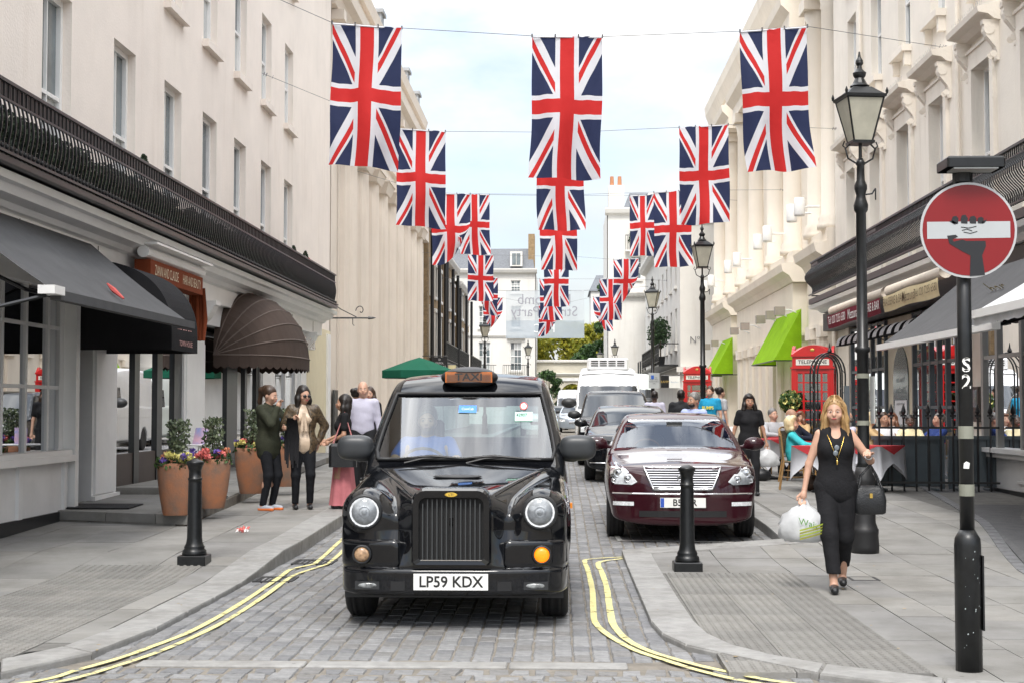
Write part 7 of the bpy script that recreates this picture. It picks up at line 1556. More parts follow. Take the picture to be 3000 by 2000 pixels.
# ------------------------------------------------------------------ no-entry sign post
sp=thing('no_entry_sign','round red no-entry sign with fist graphic on a black S2 post','road sign',(2.42,8.85,zR(8.8))); X,Y,Z=2.42,8.85,zR(8.8)
b=MB(); b.lathe([(.078,-.02),(.078,.74),(.074,.78),(.045,.83)],18,X,Y,z0=Z); b.build('post_base',lbk,sp,True)
b=MB(); b.lathe([(.043,.82),(.043,2.98)],14,X,Y,z0=Z); po=b.build('post',lbk,sp,True)
b=MB(); b.box(X+.074,X+.084,Y-.045,Y+.045,Z+.24,Z+.68); b.build('access_door',lbk,sp)
b=MB(yd(X+.012,Y-.062,2.635)); b.lathe([(.0,0),(.283,0),(.286,.004),(.286,.012),(.0,.012)],44,cap=False); sg0=b.build('sign_plate',mat('sign_rim',(.5,.5,.5),.4,.4,var=.05),sp)
sred=mat('sign_red',(.21,.004,.006),.35,var=.06,vs=3); b=MB(yd(X+.012,Y-.0745,2.635)); b.lathe([(.0,.0015),(.272,.0015)],44,cap=False); b.build('red_disc',sred,sg0)
sx,sz=X+.012,2.635
def onsign(P,name,m,dy): b=MB(); b.poly([(sx+x,Y-.0765-dy,sz+z) for x,z in P]); return b.build(name,m,sg0)
onsign([(-.245,-.052),(.245,-.046),(.245,.052),(-.245,.05)],'white_bar',mat('sign_white',(.42,.44,.45),.4,var=.05),0)
bkp=mat('sign_black',(.012,.013,.016),.5,var=0); 
b=MB()
def sp_(P): b.poly([(sx+x*1.28,Y-.0785,sz+(z*1.12 if z>-.2 else z)) for x,z in P])
sp_([(.002,-.275),(.072,-.268),(.060,-.135),(.078,-.085),(.076,-.058),(-.012,-.058),(-.030,-.05),(-.028,-.115),(.006,-.135)])
sp_([(-.100,-.030),(-.060,-.025),(-.05,-.036),(-.075,-.048),(-.070,-.062),(-.030,-.05),(-.028,-.115),(-.090,-.072)])
for i,(fx,w_) in enumerate(((-.062,.026),(-.02,.028),(.02,.028),(.055,.024))): sp_([(fx-w_/2,.036),(fx+w_/2,.034),(fx+w_*.6,.062),(fx+w_*.2,.082-.006*abs(i-1)),(fx-w_*.4,.078-.006*abs(i-1)),(fx-w_*.62,.056)])
sp_([(-.09,.048),(-.075,.052),(-.05,.035),(-.066,.03)]); sp_([(.065,.048),(.085,.056),(.072,.036),(.06,.036)])
b.build('fist_graphic',bkp,sg0)
b=MB()
for P in ([(-.045,.018),(.0,.012),(.045,.022)],[(-.03,-.012),(.01,-.02),(.05,-.008)],[(-.04,-.002),(-.01,.006),(.02,-.006)]): b.tube([(sx+x,Y-.078,sz+z) for x,z in P],.0022,4)
b.build('crease_lines',bkp,sg0)
b=MB(); b.bbox(X-.14,X+.20,Y-.20,Y+.06,2.985+Z-.02,3.03+Z-.0,.012); hd=b.build('lamp_hood',lbk,sp); b=MB(); b.box(X-.1,X+.16,Y-.19,Y-.03,2.955+Z,2.963+Z); b.build('lamp_lens',wgl2,hd); b=MB(); b.tube([(X,Y,Z+2.9),(X,Y,Z+2.97)],.06,12); b.build('lamp_neck',lbk,hd)
for tx,z in (('S',1.835),('2',1.735)): b=MB(); b.text(tx,.115,lambda u,v:(X+.0445*math.sin((u-.004)/.0445)+.0,Y-.0445*math.cos((u-.004)/.0445)-.0005,z+v),bold=.022); b.build('lettering',plw,po)
for z,h_,m_ in ((1.40,.075,tape),(1.06,.07,tape)): b=MB(); b.lathe([(.0446,0),(.045,h_*.5),(.0446,h_)],18,X,Y,z0=z,cap=False); b.build('tape',m_,po)
b=MB(); b.poly([(X-.012+x,Y-.0458,1.245+z) for x,z in ((-.018,-.02),(.015,-.022),(.02,.012),(.0,.022),(-.015,.01))]); b.build('sticker_scrap',pp,po)
b=MB()
for k in range(38):
    a=random.uniform(-2.2,.2); z=Z+random.uniform(.05,.72); r=random.uniform(.0015,.0045); c_=(X+.0785*math.cos(a),Y+.0785*math.sin(a)); b.poly([(c_[0]-r*math.sin(a)*i,c_[1]+r*math.cos(a)*i,z+j*r*1.3) for i,j in ((-1,-1),(1,-.6),(.7,1),(-.8,.7))])
tag(b.build('paint_chips',mat('chipped_paint',(.35,.4,.4),.7,var=.3),sp),kind='stuff')
# ------------------------------------------------------------------ awnings
def canvas(name,c,**k): return mat('canvas_'+name,c,.9,var=.12,vs=3,bump=.2,bs=90,spec=.15,**k)
cGr=canvas('charcoal',(.095,.096,.10)); cBk=canvas('black',(.018,.018,.020)); cRu=canvas('rust',(.19,.045,.018)); cBr=canvas('brown',(.075,.055,.046)); cLg=canvas('lime',(.30,.55,.02),trans=.3); cBu=canvas('burgundy',(.17,.02,.035)); cWt=canvas('white',(.74,.75,.77),trans=.25); cCr=canvas('cream',(.68,.58,.36)); cGn=canvas('green',(.012,.10,.06))
def sheet_awning(name,label,y0,y1,xw,zw,xf,zf,m,bar,val=.0,sag=.03,grp='shop awnings',arms=True):
    t=thing(name,label,'awning',((xw+xf)/2,(y0+y1)/2,zf),grp); b=MB()
    b.grid(lambda u,v:(xw+(xf-xw)*v,y0+(y1-y0)*u,zw+(zf-zw)*v-sag*math.sin(math.pi*v)*(1+.4*math.sin(u*11))),26,12); b.build('canvas',m,t,True)
    if val: b=MB(); b.grid(lambda u,v:(xf+.01*math.sin(u*40),y0+(y1-y0)*u,zf-val*v-.02*abs(math.sin(u*3.14*(y1-y0)/.3))*v),60,2); b.build('valance',m,t,True)
    b=MB(); b.box(min(xf,xf)-.05,xf+.05,y0-.03,y1+.03,zf-.07,zf+.02); b.build('front_bar',bar,t)
    if arms:
        for q in (y0+.5,y1-.4):
            b=MB(); mx=(xw+xf)/2; b.tube([(xw,q,zw-.55),(mx,q+.45*(1 if q<(y0+y1)/2 else -1),(zw+zf)/2-.40),(xf,q,zf-.05)],.022,6); b.build('arm',blki,t)
    return t
aw=sheet_awning('shop_awning','large charcoal roller awning over the first left shop window',13.6,18.6,-6.02,3.68,-4.72,2.66,cGr,cGr,0,.05)
b=MB(); b.poly([(-5.25,17.55,3.13),(-5.1,17.5,2.99),(-4.86,17.5,2.82),(-4.9,17.62,2.84),(-5.12,17.62,3.03)]); 
b=MB(); b.tube([(-5.05,16.2,2.965),(-4.95,16.1,2.885),(-4.82,16.05,2.785)],[.01,.03,.012],6); b.build('red_stripe',mat('red_logo',(.55,.10,.09),.8,var=.1),aw)
b=MB(); b.box(-4.80,-4.64,13.32,13.6,2.63,2.71); b.build('end_cap',whp,aw); b=MB(); b.tube([(-6.1,12.6,2.55),(-5.2,13.0,2.45),(-4.75,13.4,2.62)],.02,6); b.build('arm',blki,aw)
# black quarter-round awning over the door
def quarter(name,label,y0,y1,xw,xf,zb,zt,m,val,grp='shop awnings',ribs=5,scal=True):
    t=thing(name,label,'awning',((xw+xf)/2,(y0+y1)/2,zb),grp); D=xf-xw; Hh=zt-zb
    def prof(a): return (xw+D*math.cos(a)**.75*1.0,zb+Hh*math.sin(a)**.9)
    b=MB(); b.grid(lambda u,v:(prof(v*math.pi/2)[0],y0+(y1-y0)*u,prof(v*math.pi/2)[1]),10,14); 
    for yy in (y0,y1): b.poly([(xw,yy,zb)]+[(prof(k/14*math.pi/2)[0],yy,prof(k/14*math.pi/2)[1]) for k in range(15)])
    b.build('canvas',m,t,False)
    b=MB(); L=[(xw,y0),(xf,y0),(xf,y1),(xw,y1)]
    for a,c in zip(L[:-1],L[1:]): b.grid(lambda u,v:(a[0]+(c[0]-a[0])*u,a[1]+(c[1]-a[1])*u,zb-val*v),6,1)
    b.build('valance',m,t); return t
t=quarter('door_awning','black quarter-round awning with small pink lettering over the first left door',18.75,20.1,-6.3,-5.0,2.55,3.5,cBk,.22)
for tx,z,s_ in (('ROCOCO',2.66,.17),('TOWN HOUSE',2.43,.10)): b=MB(); b.text(tx,s_,lambda u,v:(-4.985+(.0 if z<2.5 else -.012-.3*max(0,z+v-2.6)),19.43+u,z+v),bold=.005); b.build('lettering',mat('pink_letter',(.55,.3,.28),.7,var=0),t)
t=thing('sign_awning','rolled rust-red salon awning with cream lettering on its fascia','awning',(-5.75,21.5,3.4),'shop awnings')
b=MB(); b.box(-5.95,-5.72,20.3,23.3,3.38,3.66); pn=b.build('fascia_board',cRu,t); b=MB(); b.tube([(-5.8,20.2,3.76),(-5.8,23.5,3.76)],.085,10); b.build('roller',whp,t); b=MB(); b.box(-6.1,-5.6,20.2,23.5,3.86,3.89); b.build('cover_board',whp,t)
for tx,y in (('ZIANNI AND CLAUDE',21.15),('HAIR AND BEAUTY',22.6)): b=MB(); b.text(tx,.165,lambda u,v:(-5.715,y+u,3.52+v*1.25),sx=.78); b.build('lettering',mat('cream_letter',(.62,.52,.36),.7,var=0),pn)
b=MB(); 
for k in range(5): b.tube([(-5.95+.055*k,23.38+.02*(k%2),3.5),(-5.95+.06*k,23.42+.03*(k%2),3.0),(-5.95+.055*k,23.40,2.66)],[.03,.045,.03],7)
b.build('folded_side',cRu,t,True)
b=MB(); 
for k in range(3): b.box(-6.02+.03*k-.004,-6.02+.03*k+.004,23.34,23.37,2.62,3.5)
b.build('folding_arm',whp,t)
# brown Dutch canopy with ribs fanning from the hubs
t=thing('dutch_awning','brown Dutch canopy with fanned ribs, scalloped edge and script lettering','awning',(-5.6,28,2.4),'shop awnings')
yA,yB,xW,Rr,z0=26.5,30.6,-6.3,1.32,2.55; nr=6; nu=24
def bow(k):
    a=math.pi/2*k/nr; P=[]
    for i in range(nu+1):
        u=i/nu; th=math.pi*u; q=2.6; cx=math.copysign(abs(math.cos(th))**(2/q),math.cos(th)); sx_=abs(math.sin(th))**(2/q); P.append((xW+Rr*sx_*math.cos(a),(yA+yB)/2-(yB-yA)/2*cx,z0+(Rr*.98)*sx_*math.sin(a)))
    return P
for k in range(nr):
    A=bow(k);Bq=bow(k+1); b=MB()
    for i in range(nu):
        m1=[tuple((Vector(A[j])+Vector(Bq[j]))/2*1.0) for j in (i,i+1)]; b.quad(A[i],A[i+1],m1[1],m1[0]); b.quad(m1[0],m1[1],Bq[i+1],Bq[i])
    b.build('canopy_panel',cBr,t,True); b=MB(); b.tube(A,.014,5); b.build('rib',mat('brown_piping',(.13,.10,.085),.8),t)
A=bow(0); b=MB()
for i in range(nu):
    for s in range(4):
        p=Vector(A[i]).lerp(Vector(A[i+1]),s/4); q=Vector(A[i]).lerp(Vector(A[i+1]),(s+1)/4); L=(Vector(A[i+1])-Vector(A[i])).length
        d=lambda w:.20+.05*abs(math.sin(math.pi*(i*4+w)/4*max(1,round(L/.18))/1.0)); b.quad(tuple(p),tuple(q),(q.x,q.y,q.z-d(s+1)),(p.x,p.y,p.z-d(s)))
b.build('scalloped_valance',cBr,t)
b=MB(); b.text('Gio Gio',.42,lambda u,v:(xW+Rr*math.cos(.25+v*.6)+.02,29.3+u*.8,z0+Rr*math.sin(.25+v*.6)+.0)); b.build('lettering',mat('script_letter',(.30,.25,.2),.8,var=0),t)
# right-hand awnings
for (y0,y1,lb) in ((42.7,47.7,'lime green wedge awning on the ivory hall nearer the camera'),(59.6,63.4,'lime green wedge awning farther along the ivory hall')):
    t=thing('lime_awning',lb,'awning',(6.7,(y0+y1)/2,2.96),'lime green awnings'); xw,xf,zt,zb=7.0,6.3,4.45,2.96
    b=MB(); b.quad((xw,y0,zt),(xw,y1,zt),(xf-.1,y1,zb),(xf-.1,y0,zb)); b.build('canvas',cLg,t)
    for yy in (y0,y1): b=MB(); b.poly([(xw,yy,zt),(xf-.1,yy,zb),(xw,yy,zb)]); b.build('side_canvas',cLg,t)
    b=MB(); b.tube([(xw,y0,zb),(xf-.1,y0,zb),(xf-.1,y1,zb),(xw,y1,zb)],.02,5); b.build('frame',blki,t)
def roll(name,label,y0,y1,m,txt,tm,x=6.25,z=3.42,grp='rolled restaurant awnings'):
    t=thing(name,label,'awning',(x,(y0+y1)/2,z),grp); b=MB(); b.tube([(x+.1,y0,z+.40),(x+.1,y1,z+.40)],.11,12); b.build('roller',mat('cream_roller',(.66,.58,.48),.7,var=.1),t,True)
    b=MB(); b.grid(lambda u,v:(x-.03*math.sin(v*2),y0+(y1-y0)*u,z+.30*v-.015*math.sin(u*9)),20,3); b.build('valance',m,t,True)
    for tx,q,sz in txt: b=MB(); b.text(tx,sz,lambda u,v:(x-.045,q-u,z+.155+v),bold=.004); b.build('lettering',tm,t)
    return t
wlt=mat('sign_white_letter',(.7,.68,.66),.7,var=0)
roll('restaurant_awning','burgundy rolled awning valance with white restaurant lettering',28.7,34.3,cBu,(('Tel: 020 7235 6580',33.1,.26),('Mezzuna',31.3,.30),('BRASSERIE & BAR',29.6,.24)),wlt)
roll('restaurant_awning','cream rolled awning valance with dark restaurant lettering',24.3,28.4,cCr,(('BRASSERIE & BAR',27.5,.22),('Mezzuna',26.3,.27),('Tel: 020 7235 6580',25.1,.2)),mat('brown_letter',(.16,.11,.06),.7,var=0))
for k in range(15):
    y=24.6+k*.66; lb='scalloped grey and black hood under the rolled awnings, number %d from the near end'%(k+1)
    t=thing('heater_hood','grey and black hooded heater under the rolled awnings, %s from the near end'%('first second third fourth fifth sixth seventh eighth ninth tenth eleventh twelfth thirteenth fourteenth fifteenth'.split()[k]),'heater',(6.45,y,3.05),'hooded heaters'); 
    b=MB(); n=8; P=[(6.62+.0,3.02)]+[(6.62-.22*math.sin(math.pi/2*i/n)*1.0,3.0+.24*math.cos(math.pi/2*i/n)) for i in range(n+1)]
    b.prism([(x,y,z) for x,z in P],[(x,y+.4,z) for x,z in P]); b.build('hood',M['canvas_black'],t); b=MB(); b.grid(lambda u,v:(6.62-.225*math.sin(math.pi/2*(.15+.8*v)),y+.02+.36*u,3.0+.245*math.cos(math.pi/2*(.15+.8*v))),1,5); b.build('grey_face',mat('hood_grey',(.33,.33,.34),.6,var=.15),t); b=MB(); b.tube([(6.7,y+.2,3.1),(7.15,y+.2,3.25)],.015,5); b.build('bracket',blki,t)
t=sheet_awning('shop_awning','charcoal awning with white front bar over the right restaurant window',17.0,23.1,6.35,3.62,5.0,2.55,cGr,whp,0,.04)
b=MB(); b.text('bar',.5,lambda u,v:(5.75-.78*v*.78,19.4-u,3.13+.78*v*.62+.01)); b.build('lettering',mat('pale_gold_letter',(.4,.34,.2),.8,var=0),t)
sheet_awning('shop_awning','white canvas awning with scalloped edge at the right picture edge',11.5,16.9,6.3,3.65,4.72,2.66,cWt,whp,.14,.04)
# green parasol
t=thing('market_parasol','dark green market parasol behind the taxi roof','parasol',(-3.45,36,zL(36))); b=MB(); c=(-3.45,36.0); n=8
for k in range(n):
    a0,a1=6.283*k/n+.39,6.283*(k+1)/n+.39; p0,p1=[(c[0]+.95*math.cos(a),c[1]+.95*math.sin(a),2.50) for a in (a0,a1)]; q0,q1=[(c[0]+.3*math.cos(a),c[1]+.3*math.sin(a),2.74) for a in (a0,a1)]; b.quad(p0,p1,q1,q0); b.poly([q0,q1,(c[0],c[1],2.83)]); b.quad(p0,p1,(p1[0],p1[1],2.32),(p0[0],p0[1],2.32))
b.build('canopy',cGn,t); b=MB(); b.tube([(c[0],c[1],zL(36)),(c[0],c[1],2.8)],.025,8); b.build('pole',whp,t); b=MB(); b.lathe([(.28,0),(.28,.06),(.06,.1)],16,c[0],c[1],z0=zL(36)); b.build('base',blki,t)
# wrought-iron sign bracket at the left corner
t=thing('sign_bracket','black wrought-iron sign bracket with scrolls at the left corner pier','bracket',(-6.3,37.5,3.9)); b=MB(); b.tube([(-6.4,37.4,3.88),(-4.85,37.4,3.88)],.022,6); b.lathe([(.0,0),(.04,.02),(.0,.16)],8,0,0) if False else None; b.build('bar',blki,t)
b=MB(); b.tube([(-4.9,37.4,3.88),(-4.78,37.4,3.88),(-4.7,37.4,3.88)],[.045,.03,.003],6); b.build('finial',blki,t)
for (cx,sg) in ((-6.1,1),(-5.1,-1)): b=MB(); b.tube([(cx+sg*(.16-.013*k)*math.cos(k*.5)*.8,37.4,4.06+(.16-.013*k)*math.sin(k*.5)) for k in range(12)],.012,5); b.build('scroll',blki,t)
b=MB(); b.tube([(-6.38,37.4,4.3),(-6.0,37.4,4.38),(-5.6,37.4,4.1),(-5.2,37.4,3.9)],.012,5); b.build('brace',blki,t)
for cx in (-6.2,-5.3): b=MB(); b.tube([(cx,37.4,3.86),(cx,37.4,3.72),(cx+.04,37.4,3.68)],.010,5); b.build('hook',blki,t)
# ------------------------------------------------------------------ planters, table, mats on the step
tc_=mat('terracotta',(.40,.16,.075),.85,vs=4.2,col2=(.20,.135,.10),bump=.25,bs=40); soil=mat('soil',(.04,.03,.02),.95,var=.3)
pet={'y':mat('petal_yellow',(.72,.66,.22),.7,var=.2,vs=20),'p':mat('petal_coral',(.78,.20,.18),.7,var=.2,vs=20),'v':mat('petal_violet',(.16,.10,.42),.7,var=.2,vs=20),'o':mat('petal_peach',(.8,.35,.2),.7,var=.2,vs=20)}
olive=[mat('olive_leaf_%d'%i,c,.6,var=.25,vs=6) for i,c in enumerate([(.10,.13,.07),(.15,.18,.10),(.055,.08,.04)])]
def planter(label,x,y,rot,cols,shrub=True,sc=1.0,seed=1):
    random.seed(seed); z=.262+G(y); t=thing('planter',label,'planter',(x,y,z),'terracotta planters'); prof=[(.155,0),(.165,.03),(.20,.22),(.225,.42),(.23,.55),(.222,.62),(.20,.625),(.195,.56)]; n=24; b=MB(); vs=[];fs=[]
    for r,h_ in prof:
        for k in range(n): a=6.2832*k/n; q=1/(abs(math.cos(a))**5+abs(math.sin(a))**5)**.2; q=.45*q+.55; c_,s_=math.cos(a+rot),math.sin(a+rot); vs.append((x+r*q*c_*sc,y+r*q*s_*sc,z+h_*sc))
    for j in range(len(prof)-1):
        for k in range(n): fs.append((j*n+k,j*n+(k+1)%n,(j+1)*n+(k+1)%n,(j+1)*n+k))
    b.add(vs,fs); b.build('pot',tc_,t,True); b=MB(); b.lathe([(.19*sc,0),(.19*sc,.01)],16,x,y,z0=z+.55*sc); b.build('soil',soil,t)
    def lf():
        a=random.uniform(0,6.283); r=random.random()**.5*.26*sc; return (x+r*math.cos(a),y+r*math.sin(a),z+.60*sc+random.uniform(-.03,.09)-.25*max(0,r-.2))
    leafmesh(420,lf,.055,leafG+leafD,'foliage',t)
    for cc in cols:
        def ff(cc=cc): return None
        k=random.randint(5,8)
        for i in range(k):
            a=random.uniform(0,6.283); r=random.uniform(.08,.25)*sc; cx,cy,cz_=x+r*math.cos(a),y+r*math.sin(a)-.02,z+.66*sc+random.uniform(-.03,.07)
            leafmesh(34,lambda:(lambda d:(cx+d.x*.04,cy+d.y*.04,cz_+d.z*.03))(Vector((random.gauss(0,1),random.gauss(0,1),random.gauss(0,1))).normalized()),.046,[pet[cc]],'bloom',t,flat=1)
    if shrub:
        b=MB(); b.tube([(x,y,z+.55*sc),(x+.02,y,z+1.05*sc)],[.014,.006],6); b.build('shrub_stem',M['bark'],t)
        leafmesh(520,lambda:(lambda u,a,r:(x+.02+r*math.cos(a),y+r*math.sin(a),z+.66*sc+u*.48*sc))(random.random(),random.uniform(0,6.28),random.random()**.5*.15*(1-abs(random.random()-.4)*.5)),.055,olive,'shrub',t)
    return t
planter('terracotta planter of yellow and peach flowers nearest the left bollard',-4.62,17.62,.2,'yyyov',True,1.0,1)
planter('terracotta planter of coral and violet flowers just behind the first',-4.42,18.55,.5,'pppvo',True,1.0,2)
planter('terracotta planter with pink and violet flowers left of the ponytailed woman',-4.42,21.0,.1,'pvy',True,1.05,3)
planter('terracotta planter half hidden between the two standing women',-4.2,22.5,.4,'pv',True,1.05,4)
t=thing('bistro_table','small white folding bistro table on the shop step','table',(-5.0,20.6,.26+G(20.6))); zz=.262+G(20.6); b=MB(); b.lathe([(.28,0),(.29,.01),(.28,.02)],20,-5.05,20.6,z0=zz+.70); b.build('tabletop',whp,t)
for a in (.4,2.0,3.6,5.2): b=MB(); b.tube([(-5.05+.05*math.cos(a+2),20.6+.05*math.sin(a+2),zz+.70),(-5.05+.25*math.cos(a),20.6+.25*math.sin(a),zz)],.010,5); b.build('leg',whp,t)
t=thing('display_card','colourful leaning display card on the bistro table','card',(-5.05,20.55,zz+.72)); b=MB(); b.prism([(-5.16,20.5,zz+.722),(-4.98,20.5,zz+.722),(-4.98,20.52,zz+.722),(-5.16,20.52,zz+.722)],[(-5.13,20.58,zz+.95),(-4.95,20.58,zz+.95),(-4.95,20.6,zz+.95),(-5.13,20.6,zz+.95)]); b.build('card',mat('card_print',(.30,.38,.70),.6,vs=9,col2=(.72,.42,.5)),t)
t=thing('folding_chair','white folding chair behind the bistro table','chair',(-5.5,21.4,zz)); 
b=MB(); b.box(-5.68,-5.32,21.3,21.66,zz+.43,zz+.45); b.build('seat',whp,t)
for k in range(3): b=MB(); b.box(-5.68,-5.32,21.66,21.68,zz+.60+k*.1,zz+.66+k*.1); b.build('back_slat',whp,t)
for x in (-5.68,-5.32): 
    b=MB(); b.tube([(x,21.68,zz+.9),(x,21.3,zz)],.012,5); b.build('leg',whp,t); b=MB(); b.tube([(x,21.3,zz+.45),(x,21.68,zz)],.012,5); b.build('leg',whp,t)
matm=mat('door_mat',(.02,.02,.022),.95,var=.3,vs=30,bump=.5,bs=200)
for lb,(x0,x1,y0,y1) in (('black doormat on the step by the first left shop door',(-6.3,-5.4,18.3,18.95)),('black doormat on the step behind the second planter',(-4.95,-4.58,18.95,20.2))):
    b=MB(); b.prism([(x0,y0,.27+G(y0)),(x1,y0,.27+G(y0)),(x1,y1,.27+G(y1)),(x0,y1,.27+G(y1))],[(x0,y0,.282+G(y0)),(x1,y0,.282+G(y0)),(x1,y1,.282+G(y1)),(x0,y1,.282+G(y1))]); tag(b.build('doormat',matm),lb,'doormat','doormats')
leafmesh(30,lambda:(-3.66+random.gauss(0,.03),16.9+random.gauss(0,.03),zL(16.9)+.02+abs(random.gauss(0,.02))),.05,[pet['p'],pet['p'],whp],'fallen_bloom'); tag(bpy.data.objects['fallen_bloom'],'fallen pink bloom on the pavement beside the left bollard','flower')
# ------------------------------------------------------------------ red phone boxes
pr=mat('phone_red',(.52,.012,.012),.3,var=.06,vs=4,coat=.3)
def phone(label,loc,rz):
    t=thing('phone_box',label,'phone box',(0,0,0),'red phone boxes'); w=.46; b=MB(); b.bbox(-w-.03,w+.03,-w-.03,w+.03,0,.14,.01); b.build('plinth',mat('phone_black',(.02,.02,.02),.5),t)
    b=MB()
    for sx_ in (-1,1):
        for sy_ in (-1,1): b.box(min(sx_*w,sx_*(w-.1)),max(sx_*w,sx_*(w-.1)),min(sy_*w,sy_*(w-.1)),max(sy_*w,sy_*(w-.1)),.14,2.15)
    fr=b.build('corner_posts',pr,t)
    for i in range(4):
        rot=Matrix.Rotation(i*math.pi/2,4,'Z'); tf=lambda x,y,z:tuple(rot@Vector((x,y,z)))
        b=MB(tf); b.box(-.36,.36,-w+.02,-w+.05,.14,.42); b.box(-.36,.36,-w+.02,-w+.05,2.05,2.15)
        for x in (-.36,-.215,.175,.32): b.box(x,x+.04,-w+.02,-w+.05,.42,2.05)
        for k in range(1,8): b.box(-.36,.36,-w+.025,-w+.045,.42+k*.204-.014,.42+k*.204+.014)
        d=b.build('door' if i==0 else 'glazed_side',pr,t)
        for (xa,xb) in ((-.32,-.215),(-.175,.175),(.215,.32)):
            for k in range(8): b=MB(tf); b.box(xa,xb,-w+.032,-w+.036,.42+k*.204+.014,.42+(k+1)*.204-.014); b.build('pane',shopg,d)
    b=MB(); b.box(-w-.02,w+.02,-w-.02,w+.02,2.15,2.19); b.box(-w+.02,w-.02,-w+.02,w-.02,2.19,2.42); b.box(-w-.01,w+.01,-w-.01,w+.01,2.42,2.47); hd=b.build('entablature',pr,t)
    for i in range(4):
        rot=Matrix.Rotation(i*math.pi/2,4,'Z'); tf=lambda x,y,z:tuple(rot@Vector((x,y,z))); b=MB(tf); b.box(-.36,.36,-w+.008,-w+.018,2.23,2.36); sg_=b.build('sign_panel',mat('opal_sign',(.75,.74,.68),.4,var=0),hd); b=MB(tf); b.text('TELEPHONE',.115,lambda u,v:(u,-w+.004,2.295+v),bold=.01); b.build('lettering',ltr,sg_)
        b=MB(tf); n=12; P=[(-.43,2.47)]+[(-.43+.86*k/n,2.47+.20*math.sin(math.pi*k/n)) for k in range(1,n)]+[(.43,2.47)]; b.prism([(x,-w,z) for x,z in P],[(x,-w+.06,z) for x,z in P]); b.build('pediment',pr,hd); b=MB(tf); b.ell((0,-w-.002,2.56),(.05,.01,.035),10,6); b.build('crown',mat('crown_gold',(.6,.4,.1),.4,.6),hd)
    b=MB(); n=10
    def dome(u,v): x=-w+2*w*u; y=-w+2*w*v; return (x,y,2.47+.22*(math.sin(math.pi*u)*.5+.5)*(math.sin(math.pi*v)*.5+.5)*math.sqrt(max(0,1-abs(2*u-1)**6))**.5*math.sqrt(max(0,1-abs(2*v-1)**6))**.5)
    b.grid(dome,14,14); b.build('roof',pr,hd,True)
    b=MB(); b.box(-.15,.15,.25,.4,1.0,1.7); b.build('telephone',blp,t)
    t.location=loc; t.rotation_euler=(0,0,rz); return t
phone('red phone box nearer the camera, between lime awning and iron arch',(5.68,33.0,zR(33)-.02),R(-14))
phone('red phone box farther down the pavement behind the second lamp post',(4.63,49.5,zR(49)-.05),R(-8))
t=thing('flower_basket','leafy flower basket beside the nearer phone box','plant',(5.0,32,1.5)); leafmesh(900,lambda:(lambda d,r:(4.98+d.x*r*.24,32+d.y*r*.24,1.72+d.z*r*.26))(Vector((random.gauss(0,1),random.gauss(0,1),random.gauss(0,1))).normalized(),random.random()**.4),.09,leafG+[pet['y']],'foliage',t); b=MB(); b.tube([(4.98,32,zR(32)),(4.98,32,1.6)],.03,6); b.build('stand',blki,t)
# ------------------------------------------------------------------ pavement dining
def make_chair():
    t=thing('bistro_chair','c','chair',(0,0,0),'rattan bistro chairs'); ra=mat('rattan',(.30,.17,.06),.5,var=.3,vs=20); wv=mat('woven_back',(.05,.04,.035),.7,vs=50,col2=(.3,.24,.15))
    for sx_ in (-1,1):
        b=MB(); b.tube([(sx_*.18,-.18,.45),(sx_*.21,-.22,0)],.016,6); b.build('leg',ra,t); b=MB(); b.tube([(sx_*.19,.24,.92),(sx_*.18,.19,.45),(sx_*.21,.26,0)],.016,6); b.build('leg',ra,t)
    b=MB(); b.lathe([(.215,0),(.225,.015),(.215,.03)],18,0,0,z0=.44); b.build('seat',wv,t)
    b=MB(); b.grid(lambda u,v:(-.19+.38*u,.215+.03*v+.03*math.sin(math.pi*u),.5+.40*v),8,6); b.build('backrest',wv,t)
    b=MB(); b.tube([(-.19,.24,.88)]+[(.19*-math.cos(math.pi*k/8),.26,.88+.09*math.sin(math.pi*k/8)) for k in range(9)],.016,6); b.build('back_hoop',ra,t)
    b=MB(); n=12; b.tube([(.19*math.cos(6.283*k/n),.19*math.sin(6.283*k/n)+.0,.2) for k in range(n+1)],.010,5); b.build('stretcher',ra,t); return t
ch=make_chair()
for i,(x,y,yw) in enumerate(seats):
    o=ch if i==0 else copy_tree(ch); o.location=(x,y,zR(y)); o.rotation_euler=(0,0,R(yw)); o['label']='rattan bistro chair under the '+('woman in turquoise|white-haired man in black|balding man in navy|grey-haired back diner|auburn-haired back diner|diner in tan|man in white shirt|auburn diner in pale top|woman in pale yellow|man in blue polo|man in pale shirt'.split('|')[i])
wcl=mat('white_tablecloth',(.74,.75,.80),.85,var=.04); rcl=mat('red_tablecloth',(.50,.035,.045),.8,var=.1)
